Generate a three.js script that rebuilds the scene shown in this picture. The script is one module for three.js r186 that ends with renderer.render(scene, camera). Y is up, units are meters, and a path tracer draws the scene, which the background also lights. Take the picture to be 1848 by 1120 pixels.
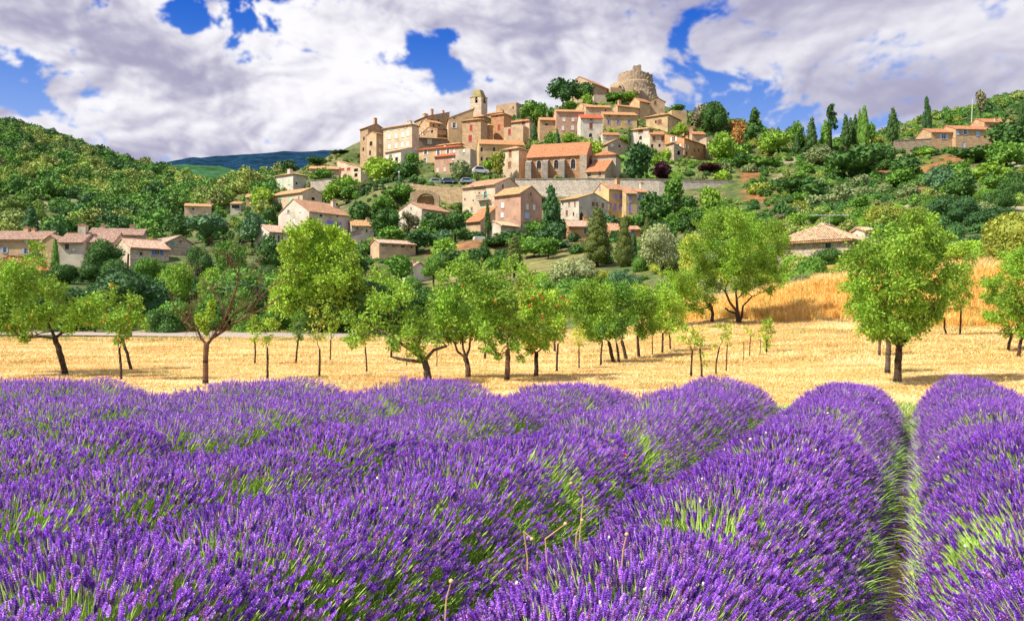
import * as THREE from 'three';
import { mergeGeometries } from 'three/addons/utils/BufferGeometryUtils.js';

// ---------------------------------------------------------------- camera, sky, sun, exposure
// lens of 1500 px focal length on an 1848 x 1120 frame, held level 1.7 m above the lavender soil, shifted up a little
const F = 1500, CX = 924, HOR = 570, EYE = 1.7;
const scene = new THREE.Scene();
const camera = new THREE.PerspectiveCamera(2 * Math.atan(560 / F) * 180 / Math.PI, 1848 / 1120, 0.1, 14000);
camera.position.set(0, EYE, 0);
camera.setViewOffset(1848, 1120, 0, -10, 1848, 1120);
const renderer = new THREE.WebGLRenderer();
renderer.toneMapping = THREE.LinearToneMapping;
renderer.toneMappingExposure = 1.5;
renderer.shadowMap.enabled = true;

// sun: high, from the left and a little behind the camera
const SUN = new THREE.Vector3(-0.80, 0.98, 0.36).normalize();
const sun = new THREE.DirectionalLight(new THREE.Color(1.0, 0.93, 0.80), 4.9);
sun.position.copy(SUN).multiplyScalar(900);
sun.castShadow = true;
sun.shadow.mapSize.set(4096, 4096);
Object.assign(sun.shadow.camera, { left: -450, right: 450, top: 350, bottom: -350, near: 10, far: 2200 });
sun.name = 'sun';
scene.add(sun);

// ---------------------------------------------------------------- small tools
function rng(seed) { let a = seed >>> 0; return () => { a = (a + 0x6d2b79f5) | 0; let t = Math.imul(a ^ (a >>> 15), 1 | a); t = (t + Math.imul(t ^ (t >>> 7), 61 | t)) ^ t; return ((t ^ (t >>> 14)) >>> 0) / 4294967296; }; }
const PERM = new Uint8Array(512);
{ const r = rng(77), p = [...Array(256).keys()]; for (let i = 255; i > 0; i--) { const j = Math.floor(r() * (i + 1)); [p[i], p[j]] = [p[j], p[i]]; } for (let i = 0; i < 512; i++) PERM[i] = p[i & 255]; }
const fade = (t) => t * t * t * (t * (t * 6 - 15) + 10), lerp = (a, b, t) => a + (b - a) * t, clamp = (x, a = 0, b = 1) => Math.min(b, Math.max(a, x));
const sstep = (a, b, x) => { const t = clamp((x - a) / (b - a)); return t * t * (3 - 2 * t); };
function grad(h, x, y, z) { h &= 15; const u = h < 8 ? x : y, v = h < 4 ? y : h === 12 || h === 14 ? x : z; return ((h & 1) ? -u : u) + ((h & 2) ? -v : v); }
function noise3(x, y, z) {
  const fx = Math.floor(x), fy = Math.floor(y), fz = Math.floor(z), X = fx & 255, Y = fy & 255, Z = fz & 255; x -= fx; y -= fy; z -= fz;
  const u = fade(x), v = fade(y), w = fade(z), A = PERM[X] + Y, AA = PERM[A] + Z, AB = PERM[A + 1] + Z, B = PERM[X + 1] + Y, BA = PERM[B] + Z, BB = PERM[B + 1] + Z;
  return lerp(lerp(lerp(grad(PERM[AA], x, y, z), grad(PERM[BA], x - 1, y, z), u), lerp(grad(PERM[AB], x, y - 1, z), grad(PERM[BB], x - 1, y - 1, z), u), v),
    lerp(lerp(grad(PERM[AA + 1], x, y, z - 1), grad(PERM[BA + 1], x - 1, y, z - 1), u), lerp(grad(PERM[AB + 1], x, y - 1, z - 1), grad(PERM[BB + 1], x - 1, y - 1, z - 1), u), v), w);
}
function fbm(x, y, z, n = 5, g = 0.5) { let s = 0, a = 1, t = 0; for (let i = 0; i < n; i++) { s += a * noise3(x, y, z); t += a; a *= g; x = x * 2.03 + 7.1; y = y * 2.03 + 3.7; z = z * 2.03 + 1.3; } return s / t; }
function billow(x, y, z, n = 5) { let s = 0, a = 1, t = 0; for (let i = 0; i < n; i++) { s += a * Math.abs(noise3(x, y, z)); t += a; a *= 0.5; x = x * 2.1 + 5.1; y = y * 2.1 + 2.7; z = z * 2.1 + 9.3; } return s / t; }

// ---------------------------------------------------------------- the sky: blue air, cumulus and a grey-lilac sheet of cloud (degrees right of the view, degrees up)
const GAPS = [[-28.6, 18.6, 1.2, 0.6, 0.9], [-22.4, 18.9, 1.8, 0.9, 1.1], [-16.8, 19.2, 3.5, 1.7, 1.1], [-31.5, 13.0, 4.2, 1.6, 1.1], [-4.9, 17.0, 1.2, 1.1, 0.95], [-3.2, 17.6, 0.9, 0.7, 0.6], [-3.8, 16, 0.9, 0.6, 0.5],
  [13.2, 18.6, 1.1, 1.4, 0.5], [12.6, 16.2, 1.8, 1.3, 0.75], [14.6, 14.6, 3.2, 1.4, 0.8], [18.0, 12.8, 4.4, 1.4, 0.85], [8.9, 15.2, 1.3, 0.8, 0.75], [9.8, 13.0, 2.2, 1.0, 0.6], [22, 12.2, 1.6, 0.8, 0.5], [25, 11.6, 1.4, 0.8, 0.35],
  [-48, 22, 7, 3, 0.8], [46, 20, 8, 3, 0.8]];
const BRIGHT = [[-13, 15.6, 6.5, 3.2, 0.75], [-8.5, 15.5, 3.5, 3.2, 0.5], [-25.5, 13.2, 3, 2.2, 0.35], [-18, 11.6, 5, 2.0, 0.15], [3.5, 14.6, 3.8, 2.2, 0.55], [-21.5, 17.6, 2.2, 1.3, 0.55], [-13, 18.6, 3, 1.4, 0.5], [10, 12.7, 1.8, 0.7, 0.6], [22.2, 12.0, 1.0, 1.0, 0.65], [18.5, 15.7, 3.5, 1.2, 0.35], [9.2, 16.2, 2.2, 1.0, 0.35], [26, 16.0, 5, 1.6, 0.35], [31, 18, 3, 1, 0.3]];
const DULL = [[-27, 16.4, 6, 1.5, 0.6], [-21, 15.0, 3.6, 1.3, 0.65], [-17.5, 15.4, 2, 0.9, 0.35], [4, 18.8, 9, 1.7, 0.5], [20, 18.8, 9, 2.0, 0.5], [13, 20, 6, 1, 0.3], [22.5, 14.2, 5, 1.8, 0.42], [27, 12.8, 6, 1.6, 0.45], [-20, 9.4, 14, 1.4, 0.40], [-14, 12.6, 3.2, 1.0, 0.15], [-2, 11, 8, 1.5, 0.12], [-30, 10.2, 4, 1.1, 0.3]];
const blobs = (list, az, el) => { let s = 0; for (const b of list) { const dx = (az - b[0]) / b[2], dy = (el - b[1]) / b[3], q = dx * dx + dy * dy; if (q < 9) s += b[4] * Math.exp(-q); } return s; };
function skyColor(dx, dy, dz, out) {
  const el = Math.asin(clamp(dy, -1, 1)) * 180 / Math.PI, az = Math.atan2(dx, -dz) * 180 / Math.PI, up = Math.max(0, dy);
  // blue air
  const q = sstep(23, 6, el), r0 = lerp(0.010, 0.27, q ** 1.6), g0 = lerp(0.080, 0.37, q ** 1.25), b0 = lerp(0.42, 0.64, q);
  let R = r0, Gc = g0, B = b0;
  if (el > -3) {
    const y = dy * 1.75, wx = fbm(dx * 5, y * 5, dz * 5, 3), wy = fbm(dx * 5 + 31, y * 5, dz * 5 + 9, 3), ax = az + wx * 5, ae = el + wy * 2.4;
    const near = clamp(1 - Math.max(0, Math.abs(az) - 30) / 25) * clamp(1 - Math.max(0, el - 22) / 14);
    const form = fbm(dx * 13, y * 13, dz * 13, 7, 0.58), puff = billow(dx * 19, y * 19, dz * 19, 6), shred = fbm(dx * 30 + wx * 3, y * 22, dz * 30, 5, 0.6);
    const soft = sstep(4, 12, az) * near;
    const gap = blobs(GAPS, az + (ax - az) * 1.3, el + (ae - el) * 1.3), cover = lerp(0.62, 1.02, near) + form * lerp(1.25, 1.1, soft) + (0.2 - puff) * lerp(0.8, 0.3, soft) - gap * 1.0 + sstep(9, 2, el) * 0.2 + shred * (lerp(0.75, 0.95, soft) + 1.1 * Math.min(1, gap));
    const a = sstep(0.24, lerp(0.66, 0.88, soft), cover);
    const thick = clamp((cover - 0.40) / 0.5);
    // relief: heaps of cloud, brighter where they rise towards the sun, duller in their folds
    const ux = dx + wx * 0.05, uy = y + wy * 0.05, uz = dz, e = 0.014, heap = billow(ux * 8, uy * 8, uz * 8, 6), toSun = heap - billow((ux + SUN.x * e) * 8, (uy + SUN.y * e) * 8, (uz + SUN.z * e) * 8, 5), broad = fbm(dx * 4 + 3, y * 6, dz * 4, 3);
    let lit = 0.56 + blobs(BRIGHT, ax, ae) * 0.50 - blobs(DULL, ax, ae) * 0.85 + (heap - 0.2) * lerp(0.9, 0.5, soft) + toSun * lerp(2.2, 1.1, soft) + broad * 0.25 + (1 - thick) * 0.16;
    lit = lerp(lit, 0.60 + (heap - 0.2) * 0.9 + toSun * 1.8 + broad * 0.4, 1 - near);
    lit = sstep(-0.15, 1.2, lit);
    const cr = lerp(0.27, 0.665, lit), cg = lerp(0.26, 0.655, lit), cb = lerp(0.37, 0.68, lit);
    R = lerp(R, cr, a); Gc = lerp(Gc, cg, a); B = lerp(B, cb, a);
  }
  if (el < 0) { const t = clamp(-el / 8); R = lerp(R, 0.15, t); Gc = lerp(Gc, 0.15, t); B = lerp(B, 0.12, t); }
  out[0] = R; out[1] = Gc; out[2] = B;
}
{
  const W = 4096, H = 2048, lw = 768, lh = 384, low = new Float32Array(lw * lh * 3), data = new Float32Array(W * H * 4), c = [0, 0, 0];
  const dirAt = (u, v) => { const a = (u - 0.5) * 2 * Math.PI, e = (v - 0.5) * Math.PI; return [Math.cos(a) * Math.cos(e), Math.sin(e), Math.sin(a) * Math.cos(e)]; };
  for (let j = 0; j < lh; j++) for (let i = 0; i < lw; i++) { const d = dirAt((i + 0.5) / lw, (j + 0.5) / lh); skyColor(d[0], d[1], d[2], c); low.set(c, (j * lw + i) * 3); }
  for (let j = 0; j < H; j++) {
    const y = clamp((j + 0.5) / H * lh - 0.5, 0, lh - 1.001), j0 = Math.floor(y), fy = y - j0, el = ((j + 0.5) / H - 0.5) * 180;
    for (let i = 0; i < W; i++) {
      const o = (j * W + i) * 4, az = ((i + 0.5) / W) * 360 - 90;
      if (el > -1 && el < 27 && Math.abs(az) < 44) { const d = dirAt((i + 0.5) / W, (j + 0.5) / H); skyColor(d[0], d[1], d[2], c); data[o] = c[0]; data[o + 1] = c[1]; data[o + 2] = c[2]; data[o + 3] = 1; continue; }
      let x = (i + 0.5) / W * lw - 0.5; if (x < 0) x += lw; const i0 = Math.floor(x) % lw, i1 = (i0 + 1) % lw, fx = x - Math.floor(x);
      for (let k = 0; k < 3; k++) data[o + k] = lerp(lerp(low[(j0 * lw + i0) * 3 + k], low[(j0 * lw + i1) * 3 + k], fx), lerp(low[((j0 + 1) * lw + i0) * 3 + k], low[((j0 + 1) * lw + i1) * 3 + k], fx), fy);
      data[o + 3] = 1;
    }
  }
  const sky = new THREE.DataTexture(data, W, H, THREE.RGBAFormat, THREE.FloatType);
  sky.mapping = THREE.EquirectangularReflectionMapping; sky.magFilter = THREE.LinearFilter; sky.needsUpdate = true;
  scene.background = sky; scene.environment = sky;
}

// ---------------------------------------------------------------- things, parts, names
const used = new Map();
function numbered(n) { const k = used.get(n) || 0; used.set(n, k + 1); return k ? n + '_' + String(k).padStart(3, '0') : n; }
function thing(name, label, category, p = [0, 0, 0], turn = 0, group) {
  const o = new THREE.Group(); o.name = numbered(name); o.position.set(...p); o.rotation.y = turn; o.userData = { label, category };
  if (group) o.userData.group = group;
  scene.add(o); return o;
}
function part(parent, name, geo, mat, kind) { const m = new THREE.Mesh(geo, mat); m.name = name; m.castShadow = m.receiveShadow = true; if (kind) m.userData.kind = kind; parent.add(m); return m; }
function struct(name, geo, mat) { const m = new THREE.Mesh(geo, mat); m.name = name; m.castShadow = m.receiveShadow = true; m.userData.kind = 'structure'; scene.add(m); return m; }
function stuff(name, mesh, label, category) { mesh.name = name; mesh.castShadow = mesh.receiveShadow = true; mesh.userData = { kind: 'stuff', label, category }; scene.add(mesh); return mesh; }
function instanced(geo, mat, mats, cols) {   // mats: Matrix4 list as a flat array of 16, cols: flat rgb
  const n = mats.length / 16, m = new THREE.InstancedMesh(geo, mat, n); m.instanceMatrix.array.set(mats);
  if (cols) { m.instanceColor = new THREE.InstancedBufferAttribute(new Float32Array(cols), 3); }
  m.castShadow = m.receiveShadow = true; return m;
}
// the place as measured: a point seen at (px, py) in the 1848 x 1120 frame, D metres ahead
const atp = (px, py, D) => [(px - CX) / F * D, EYE + (HOR - py) / F * D, -D];
const atv = (px, py, D) => new THREE.Vector3(...atp(px, py, D));

class GB { // collects triangles
  constructor() { this.p = []; this.c = []; }
  tri(a, b, c, k) { this.p.push(a[0], a[1], a[2], b[0], b[1], b[2], c[0], c[1], c[2]); if (k) this.c.push(...k, ...k, ...k); return this; }
  quad(a, b, c, d, k) { this.tri(a, b, c, k); return this.tri(a, c, d, k); }
  box(x0, y0, z0, x1, y1, z1, k) {
    const P = (x, y, z) => [x ? x1 : x0, y ? y1 : y0, z ? z1 : z0];
    for (const [a, b, c, d] of [[[0, 0, 1], [1, 0, 1], [1, 1, 1], [0, 1, 1]], [[1, 0, 0], [0, 0, 0], [0, 1, 0], [1, 1, 0]], [[1, 0, 1], [1, 0, 0], [1, 1, 0], [1, 1, 1]], [[0, 0, 0], [0, 0, 1], [0, 1, 1], [0, 1, 0]], [[0, 1, 1], [1, 1, 1], [1, 1, 0], [0, 1, 0]], [[0, 0, 0], [1, 0, 0], [1, 0, 1], [0, 0, 1]]]) this.quad(P(...a), P(...b), P(...c), P(...d), k);
    return this;
  }
  // tapered tube along points [[x,y,z,r],...]
  tube(pts, n = 7, k, cap = true) {
    const rings = []; let side = null;
    for (let i = 0; i < pts.length; i++) {
      const a = new THREE.Vector3(...pts[Math.max(0, i - 1)].slice(0, 3)), b = new THREE.Vector3(...pts[Math.min(pts.length - 1, i + 1)].slice(0, 3)), d = b.sub(a).normalize();
      if (!side) side = Math.abs(d.y) > 0.8 ? new THREE.Vector3(1, 0, 0) : new THREE.Vector3(0, 1, 0);
      const u = new THREE.Vector3().crossVectors(d, side).normalize(), v = new THREE.Vector3().crossVectors(u, d).normalize(); side = v.clone();
      const [x, y, z, r] = pts[i], ring = [];
      for (let j = 0; j < n; j++) { const t = j / n * 2 * Math.PI, cu = Math.cos(t) * r, cv = Math.sin(t) * r; ring.push([x + u.x * cu + v.x * cv, y + u.y * cu + v.y * cv, z + u.z * cu + v.z * cv]); }
      rings.push(ring);
    }
    for (let i = 0; i + 1 < rings.length; i++) for (let j = 0; j < n; j++) { const q = (j + 1) % n; this.quad(rings[i][j], rings[i + 1][j], rings[i + 1][q], rings[i][q], k); }
    if (cap) { const R = rings[rings.length - 1]; for (let j = 1; j + 1 < n; j++) this.tri(R[0], R[j + 1], R[j], k); }
    return this;
  }
  build(uv = true) {
    const g = new THREE.BufferGeometry(); g.setAttribute('position', new THREE.BufferAttribute(new Float32Array(this.p), 3));
    if (this.c.length) g.setAttribute('color', new THREE.BufferAttribute(new Float32Array(this.c), 3));
    g.computeVertexNormals(); return uv ? metric(g) : g;
  }
}
// uv in metres on every face: u runs level along the face, v up the slope
function metric(g0) {
  const g = g0.index ? g0.toNonIndexed() : g0, p = g.attributes.position, uv = new Float32Array(p.count * 2);
  g.computeVertexNormals();
  const a = new THREE.Vector3(), b = new THREE.Vector3(), c = new THREE.Vector3(), n = new THREE.Vector3(), u = new THREE.Vector3(), v = new THREE.Vector3(), UPV = new THREE.Vector3(0, 1, 0), q = new THREE.Vector3();
  for (let i = 0; i < p.count; i += 3) {
    a.fromBufferAttribute(p, i); b.fromBufferAttribute(p, i + 1); c.fromBufferAttribute(p, i + 2);
    n.crossVectors(b.clone().sub(a), c.clone().sub(a)).normalize();
    if (Math.abs(n.y) > 0.995) { u.set(1, 0, 0); v.set(0, 0, -1); } else { u.crossVectors(UPV, n).normalize(); v.crossVectors(n, u); }
    for (let k = 0; k < 3; k++) { q.fromBufferAttribute(p, i + k); uv[(i + k) * 2] = q.dot(u); uv[(i + k) * 2 + 1] = q.dot(v); }
  }
  g.setAttribute('uv', new THREE.BufferAttribute(uv, 2)); return g;
}
const prep = (g) => { for (const k of Object.keys(g.attributes)) if (!['position', 'normal', 'uv'].includes(k)) g.deleteAttribute(k); return metric(g); };
const merge = (list) => mergeGeometries(list.map((g) => (g.index ? g.toNonIndexed() : g)));

// ---------------------------------------------------------------- textures (colour factors; sizes in metres)
function pn(x, y, per, s) { // tiling value noise
  const fx = Math.floor(x), fy = Math.floor(y), h = (i, j) => PERM[(PERM[(((i % per) + per) % per + s) & 255] + ((j % per) + per) % per) & 255] / 255, u = fade(x - fx), v = fade(y - fy);
  return lerp(lerp(h(fx, fy), h(fx + 1, fy), u), lerp(h(fx, fy + 1), h(fx + 1, fy + 1), u), v);
}
const pf = (u, v, per, n, s) => { let a = 1, t = 0, r = 0; for (let i = 0; i < n; i++) { r += a * pn(u * per, v * per, per, s + i * 17); t += a; a *= 0.55; per *= 2; } return r / t; };
function tex(n, metres, fn, color = true) {
  const d = new Uint8Array(n * n * 4);
  for (let j = 0; j < n; j++) for (let i = 0; i < n; i++) { const c = fn((i + 0.5) / n, (j + 0.5) / n), o = (j * n + i) * 4; d[o] = clamp(c[0]) * 255; d[o + 1] = clamp(c[1] ?? c[0]) * 255; d[o + 2] = clamp(c[2] ?? c[0]) * 255; d[o + 3] = 255; }
  const t = new THREE.DataTexture(d, n, n, THREE.RGBAFormat); t.wrapS = t.wrapT = THREE.RepeatWrapping; t.magFilter = THREE.LinearFilter; t.minFilter = THREE.LinearMipmapLinearFilter; t.generateMipmaps = true;
  if (color) t.colorSpace = THREE.SRGBColorSpace; t.repeat.set(1 / metres, 1 / metres); t.needsUpdate = true; return t;
}
function cells(u, v, nx, ny, s, shift = 0.5) { // nearest of jittered blocks laid in courses: [distance to the joint, random of the block]
  const y = v * ny, row = Math.floor(y), off = (PERM[(row % ny + s) & 255] / 255) * shift * 2, x = u * nx + off;
  let best = 9, second = 9, id = 0;
  for (let j = -1; j <= 1; j++) { const rj = ((row + j) % ny + ny) % ny, o2 = (PERM[(rj + s) & 255] / 255) * shift * 2, col = Math.floor(u * nx + o2);
    for (let i = -1; i <= 1; i++) { const ci = ((col + i) % nx + nx) % nx, h = PERM[(PERM[(ci * 7 + s) & 255] + rj * 3) & 255], px = col + i + 0.5 + ((h & 15) / 15 - 0.5) * 0.5 - o2, py = row + j + 0.5 + ((h >> 4) / 15 - 0.5) * 0.4, d = Math.max(Math.abs(u * nx - px), Math.abs(y - py) * 1.0); if (d < best) { second = best; best = d; id = h; } else if (d < second) second = d; } }
  return [second - best, id / 255];
}
const T = {
  plaster: tex(512, 9, (u, v) => { const k = 0.80 + 0.25 * pf(u, v, 5, 5, 3) - 0.10 * sstep(0.60, 0.72, pf(u, v, 9, 4, 61)); return [k, k * (0.985 + 0.02 * pf(u, v, 4, 2, 9)), k * (0.95 + 0.06 * pf(u, v, 3, 2, 44))]; }),
  stone: tex(512, 4.5, (u, v) => { const [d, h] = cells(u, v, 11, 15, 5), n = pf(u, v, 16, 3, 21), j = sstep(0.0, 0.16, d), k = lerp(0.78, 0.80 + h * 0.18, j) + (n - 0.5) * 0.16; return [k * 1.02, k * (0.96 + 0.05 * h), k * (0.88 + 0.1 * pn(u * 9, v * 9, 9, 4))]; }),
  stoneB: tex(256, 4.5, (u, v) => { const [d] = cells(u, v, 11, 15, 5); return [0.3 + 0.6 * sstep(0, 0.2, d) * (0.7 + 0.3 * pf(u, v, 16, 3, 21))]; }, false),
  tile: tex(512, 5.28, (u, v) => { const cx = u * 24, ry = v * 14, c = Math.floor(cx), r = Math.floor(ry), h = PERM[(PERM[c & 255] + r * 5) & 255] / 255, h2 = PERM[(PERM[(c + 90) & 255] + r * 3) & 255] / 255, f = cx - c, g = ry - r;
    const hump = 1, k = 0.70 + 0.34 * h, li = sstep(0.70, 0.76, h2), b = pf(u, v, 6, 4, 33); return [lerp(k * 1.05, 1.0 * hump * 0.86, li * 0.7), lerp(k * 0.96, 0.93 * hump * 0.86, li) * (0.92 + 0.13 * b), lerp(k * 0.88, 0.86 * hump * 0.8, li) * (0.86 + 0.2 * b)]; }),
  tileB: tex(256, 5.28, (u, v) => { const f = u * 24 % 1, g = v * 14 % 1; return [Math.sin(f * Math.PI) * 0.85 * (0.85 + 0.15 * g)]; }, false),
  bark: tex(256, 0.5, (u, v) => { const k = 0.45 + 0.6 * pf(u * 1, v, 8, 4, 7) - 0.25 * sstep(0.55, 0.7, pn(u * 24, v * 6, 24, 2)); return [k, k * 0.97, k * 0.93]; }),
  barkB: tex(256, 0.5, (u, v) => [pf(u, v, 10, 4, 7)], false),
  soil: tex(512, 3, (u, v) => { const k = 0.55 + 0.55 * pf(u, v, 12, 5, 11); return [k, k * 0.98, k * 0.94]; }),
  straw: tex(1024, 8, (u, v) => { const a = pf(u, v, 6, 5, 14), b = pn(u * 320, v * 150, 320, 5), b2 = pn(u * 140, v * 300, 300, 25), gr = sstep(0.56, 0.70, pf(u, v, 10, 4, 70)); const k = 0.60 + 0.30 * a + 0.28 * Math.max(b, b2) - 0.08; return [k * (1 - 0.18 * gr), k * (0.955 - 0.03 * gr), k * (0.80 - 0.15 * gr + 0.2 * b)]; }),
  road: tex(256, 4, (u, v) => { const k = 0.8 + 0.25 * pf(u, v, 20, 4, 51); return [k, k * 0.99, k * 0.97]; }),
  wild: tex(512, 14, (u, v) => { const a = pf(u, v, 8, 5, 81), b = pf(u, v, 40, 3, 82), k = 0.5 + 0.5 * a + 0.3 * (b - 0.5); return [k, k, k * 0.92]; }),
};
const lin = (r, g, b) => new THREE.Color().setRGB(r, g, b);
function std(c, o = {}) { const m = new THREE.MeshStandardMaterial({ color: lin(...c), roughness: o.r ?? 0.9, metalness: o.m ?? 0 }); if (o.map) m.map = o.map; if (o.bump) { m.bumpMap = o.bump; m.bumpScale = o.bs ?? 0.03; } if (o.vc) m.vertexColors = true; if (o.flat) m.flatShading = true; return m; }
const cache = new Map();
const once = (key, make) => { if (!cache.has(key)) cache.set(key, make()); return cache.get(key); };

// ---------------------------------------------------------------- how a house is built
const WALLS = { cream: [0.72, 0.58, 0.42], tan: [0.63, 0.45, 0.29], ochre: [0.64, 0.46, 0.26], yellow: [0.64, 0.47, 0.24], pink: [0.60, 0.37, 0.27], white: [0.76, 0.70, 0.62], grey: [0.48, 0.40, 0.37], brown: [0.53, 0.38, 0.26], brick: [0.58, 0.33, 0.18], orange: [0.62, 0.33, 0.16], pale: [0.68, 0.60, 0.51], stone: [0.54, 0.46, 0.37], darkstone: [0.36, 0.29, 0.23] };
const ROOFS = { tan: [0.62, 0.38, 0.21], terra: [0.58, 0.30, 0.17], red: [0.60, 0.15, 0.075], pink: [0.58, 0.385, 0.28], grey: [0.52, 0.40, 0.30], straw: [0.66, 0.46, 0.27] };
const PAINT = { white: [0.74, 0.72, 0.70], red: [0.36, 0.025, 0.03], brown: [0.22, 0.075, 0.035], lilac: [0.26, 0.22, 0.66], blue: [0.07, 0.17, 0.62], green: [0.42, 0.64, 0.44], sky: [0.36, 0.52, 0.80], rust: [0.30, 0.10, 0.05], dark: [0.03, 0.03, 0.04], navy: [0.03, 0.05, 0.16], wood: [0.13, 0.07, 0.04], teal: [0.10, 0.32, 0.34], cream: [0.66, 0.58, 0.46] };
const wallMat = (c, t) => once('w' + c + t, () => std(WALLS[c], t === 'stone' ? { map: T.stone, bump: T.stoneB, bs: 0.05, r: 0.95 } : { map: T.plaster, r: 0.93 }));
const roofMat = (c) => once('r' + c, () => std(ROOFS[c], { map: T.tile, bump: T.tileB, bs: 0.09, r: 0.88 }));
const paint = (c) => once('p' + c, () => std(PAINT[c], { r: 0.6 }));
const GLASS = new THREE.MeshPhysicalMaterial({ color: lin(0.015, 0.02, 0.03), roughness: 0.08, metalness: 0, specularIntensity: 0.8 });
const STONE_TRIM = std([0.58, 0.51, 0.42], { map: T.plaster });

// a joinery frame of unit size with a mullion and a transom, and a slatted shutter of unit size, scaled to each opening
const frameUnit = (() => { const g = new GB(), t = 0.09; g.box(-0.5, -0.5, 0, -0.5 + t, 0.5, 0.07).box(0.5 - t, -0.5, 0, 0.5, 0.5, 0.07).box(-0.5 + t, -0.5, 0, 0.5 - t, -0.5 + t, 0.07).box(-0.5 + t, 0.5 - t, 0, 0.5 - t, 0.5, 0.07).box(-0.035, -0.5 + t, 0.005, 0.035, 0.5 - t, 0.06).box(-0.5 + t, 0.08, 0.01, -0.035, 0.12, 0.055).box(0.035, 0.08, 0.01, 0.5 - t, 0.12, 0.055); return g.build(); })();
const shutterUnit = (() => { const g = new GB(); g.box(-0.5, -0.5, 0, -0.42, 0.5, 0.05).box(0.42, -0.5, 0, 0.5, 0.5, 0.05).box(-0.42, -0.5, 0, 0.42, 0.5, 0.03); for (let i = 0; i < 3; i++) g.box(-0.42, -0.46 + i * 0.43, 0.03, 0.42, -0.40 + i * 0.43, 0.048); return g.build(); })();
const paneUnit = new GB().box(-0.5, -0.5, -0.01, 0.5, 0.5, 0.0).build();
const sillUnit = new GB().box(-0.5, -0.5, 0, 0.5, 0.5, 1).build();
const WALL_T = 0.3;
function archPath(P, x, y, w, h) { P.moveTo(x - w / 2, y - h / 2); P.lineTo(x + w / 2, y - h / 2); const s = h / 2 - Math.min(w * 0.75, h * 0.6); P.lineTo(x + w / 2, y + s); P.quadraticCurveTo(x + w / 2, y + h / 2 - w * 0.12, x, y + h / 2); P.quadraticCurveTo(x - w / 2, y + h / 2 - w * 0.12, x - w / 2, y + s); P.closePath(); }
function panel(outline, holes, t = WALL_T) {
  const s = new THREE.Shape(outline.map((p) => new THREE.Vector2(...p)));
  for (const h of holes) { const P = new THREE.Path(); if (h.arch) archPath(P, h.x, h.y, h.w, h.h); else { P.moveTo(h.x - h.w / 2, h.y - h.h / 2); P.lineTo(h.x - h.w / 2, h.y + h.h / 2); P.lineTo(h.x + h.w / 2, h.y + h.h / 2); P.lineTo(h.x + h.w / 2, h.y - h.h / 2); P.closePath(); } s.holes.push(P); }
  const g = new THREE.ExtrudeGeometry(s, { depth: t, bevelEnabled: false, curveSegments: 5 }); g.translate(0, 0, -t); return g;
}
// one opening with its joinery; holder stands at the opening's middle, facing +z
function opening(root, o, face, mid) {
  const [style, colour] = o.style, g = new THREE.Group(); if (style === 'v') return;
  g.position.set(...mid); if (face === 'L') g.rotation.y = -Math.PI / 2; if (face === 'R') g.rotation.y = Math.PI / 2;
  const { w, h } = o, name = style === 'D' ? 'door' : 'window';
  g.name = name; root.add(g);
  const sub = (n, geo, mat, x, y, z, sx, sy, sz = 1) => { const m = part(g, n, geo, mat); m.position.set(x, y, z); m.scale.set(sx, sy, sz); return m; };
  if (style === 'p') { sub('pane', paneUnit, GLASS, 0, 0, -0.24, w, h); return; }
  if (style === 's' || style === 'D') { // closed leaves
    const z = style === 'D' ? -0.15 : -0.07;
    if (w < 0.7) sub('shutter', shutterUnit, paint(colour), 0, 0, z, w * 0.98, h * 0.98); else for (const k of [-1, 1]) sub(style === 'D' ? 'leaf' : 'shutter', shutterUnit, paint(colour), k * w / 4, 0, z, w * 0.485, h * 0.98);
    if (style === 's') sub('sill', sillUnit, STONE_TRIM, 0, -h / 2 - 0.06, 0.003, w + 0.2, 0.1, 0.1);
    return;
  }
  sub('pane', paneUnit, GLASS, 0, 0, -0.2, w, h); // o: open shutters, d: none, a: arched, t: with a pale stone surround
  sub('frame', frameUnit, paint(style === 'o' || style === 'd' ? 'white' : style === 'f' ? colour : 'wood'), 0, 0, -0.19, w, h);
  if (style !== 'a') sub('sill', sillUnit, STONE_TRIM, 0, -h / 2 - 0.06, 0.003, w + 0.2, 0.1, 0.1);
  if (style === 'o') for (const k of [-1, 1]) sub('shutter', shutterUnit, paint(colour), k * (w * 0.76 + 0.03), 0, 0.012, w * 0.5, h);
}
function slabs(polys, t) { // roof planes of thickness t, each an outline of 3-D points seen from above anticlockwise
  const g = new GB();
  for (const P of polys) { const n = P.length, up = (p) => [p[0], p[1] + t, p[2]];
    for (let i = 1; i + 1 < n; i++) { g.tri(up(P[0]), up(P[i]), up(P[i + 1])); g.tri(P[0], P[i + 1], P[i]); }
    for (let i = 0; i < n; i++) { const a = P[i], b = P[(i + 1) % n]; g.quad(a, b, up(b), up(a)); } }
  return g.build();
}
const tileGeo = (() => { const g = new GB(), n = 5; for (let i = 0; i < n; i++) { const a = i / n * Math.PI, b = (i + 1) / n * Math.PI, r0 = 0.105, r1 = 0.085; g.quad([Math.cos(a) * r0, Math.sin(a) * r0, 0], [Math.cos(b) * r0, Math.sin(b) * r0, 0], [Math.cos(b) * r1, Math.sin(b) * r1, 0.44], [Math.cos(a) * r1, Math.sin(a) * r1, 0.44]); } return g.build(false); })();
const tileMat = new THREE.MeshStandardMaterial({ color: 0xffffff, roughness: 0.85, side: THREE.DoubleSide });
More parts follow.
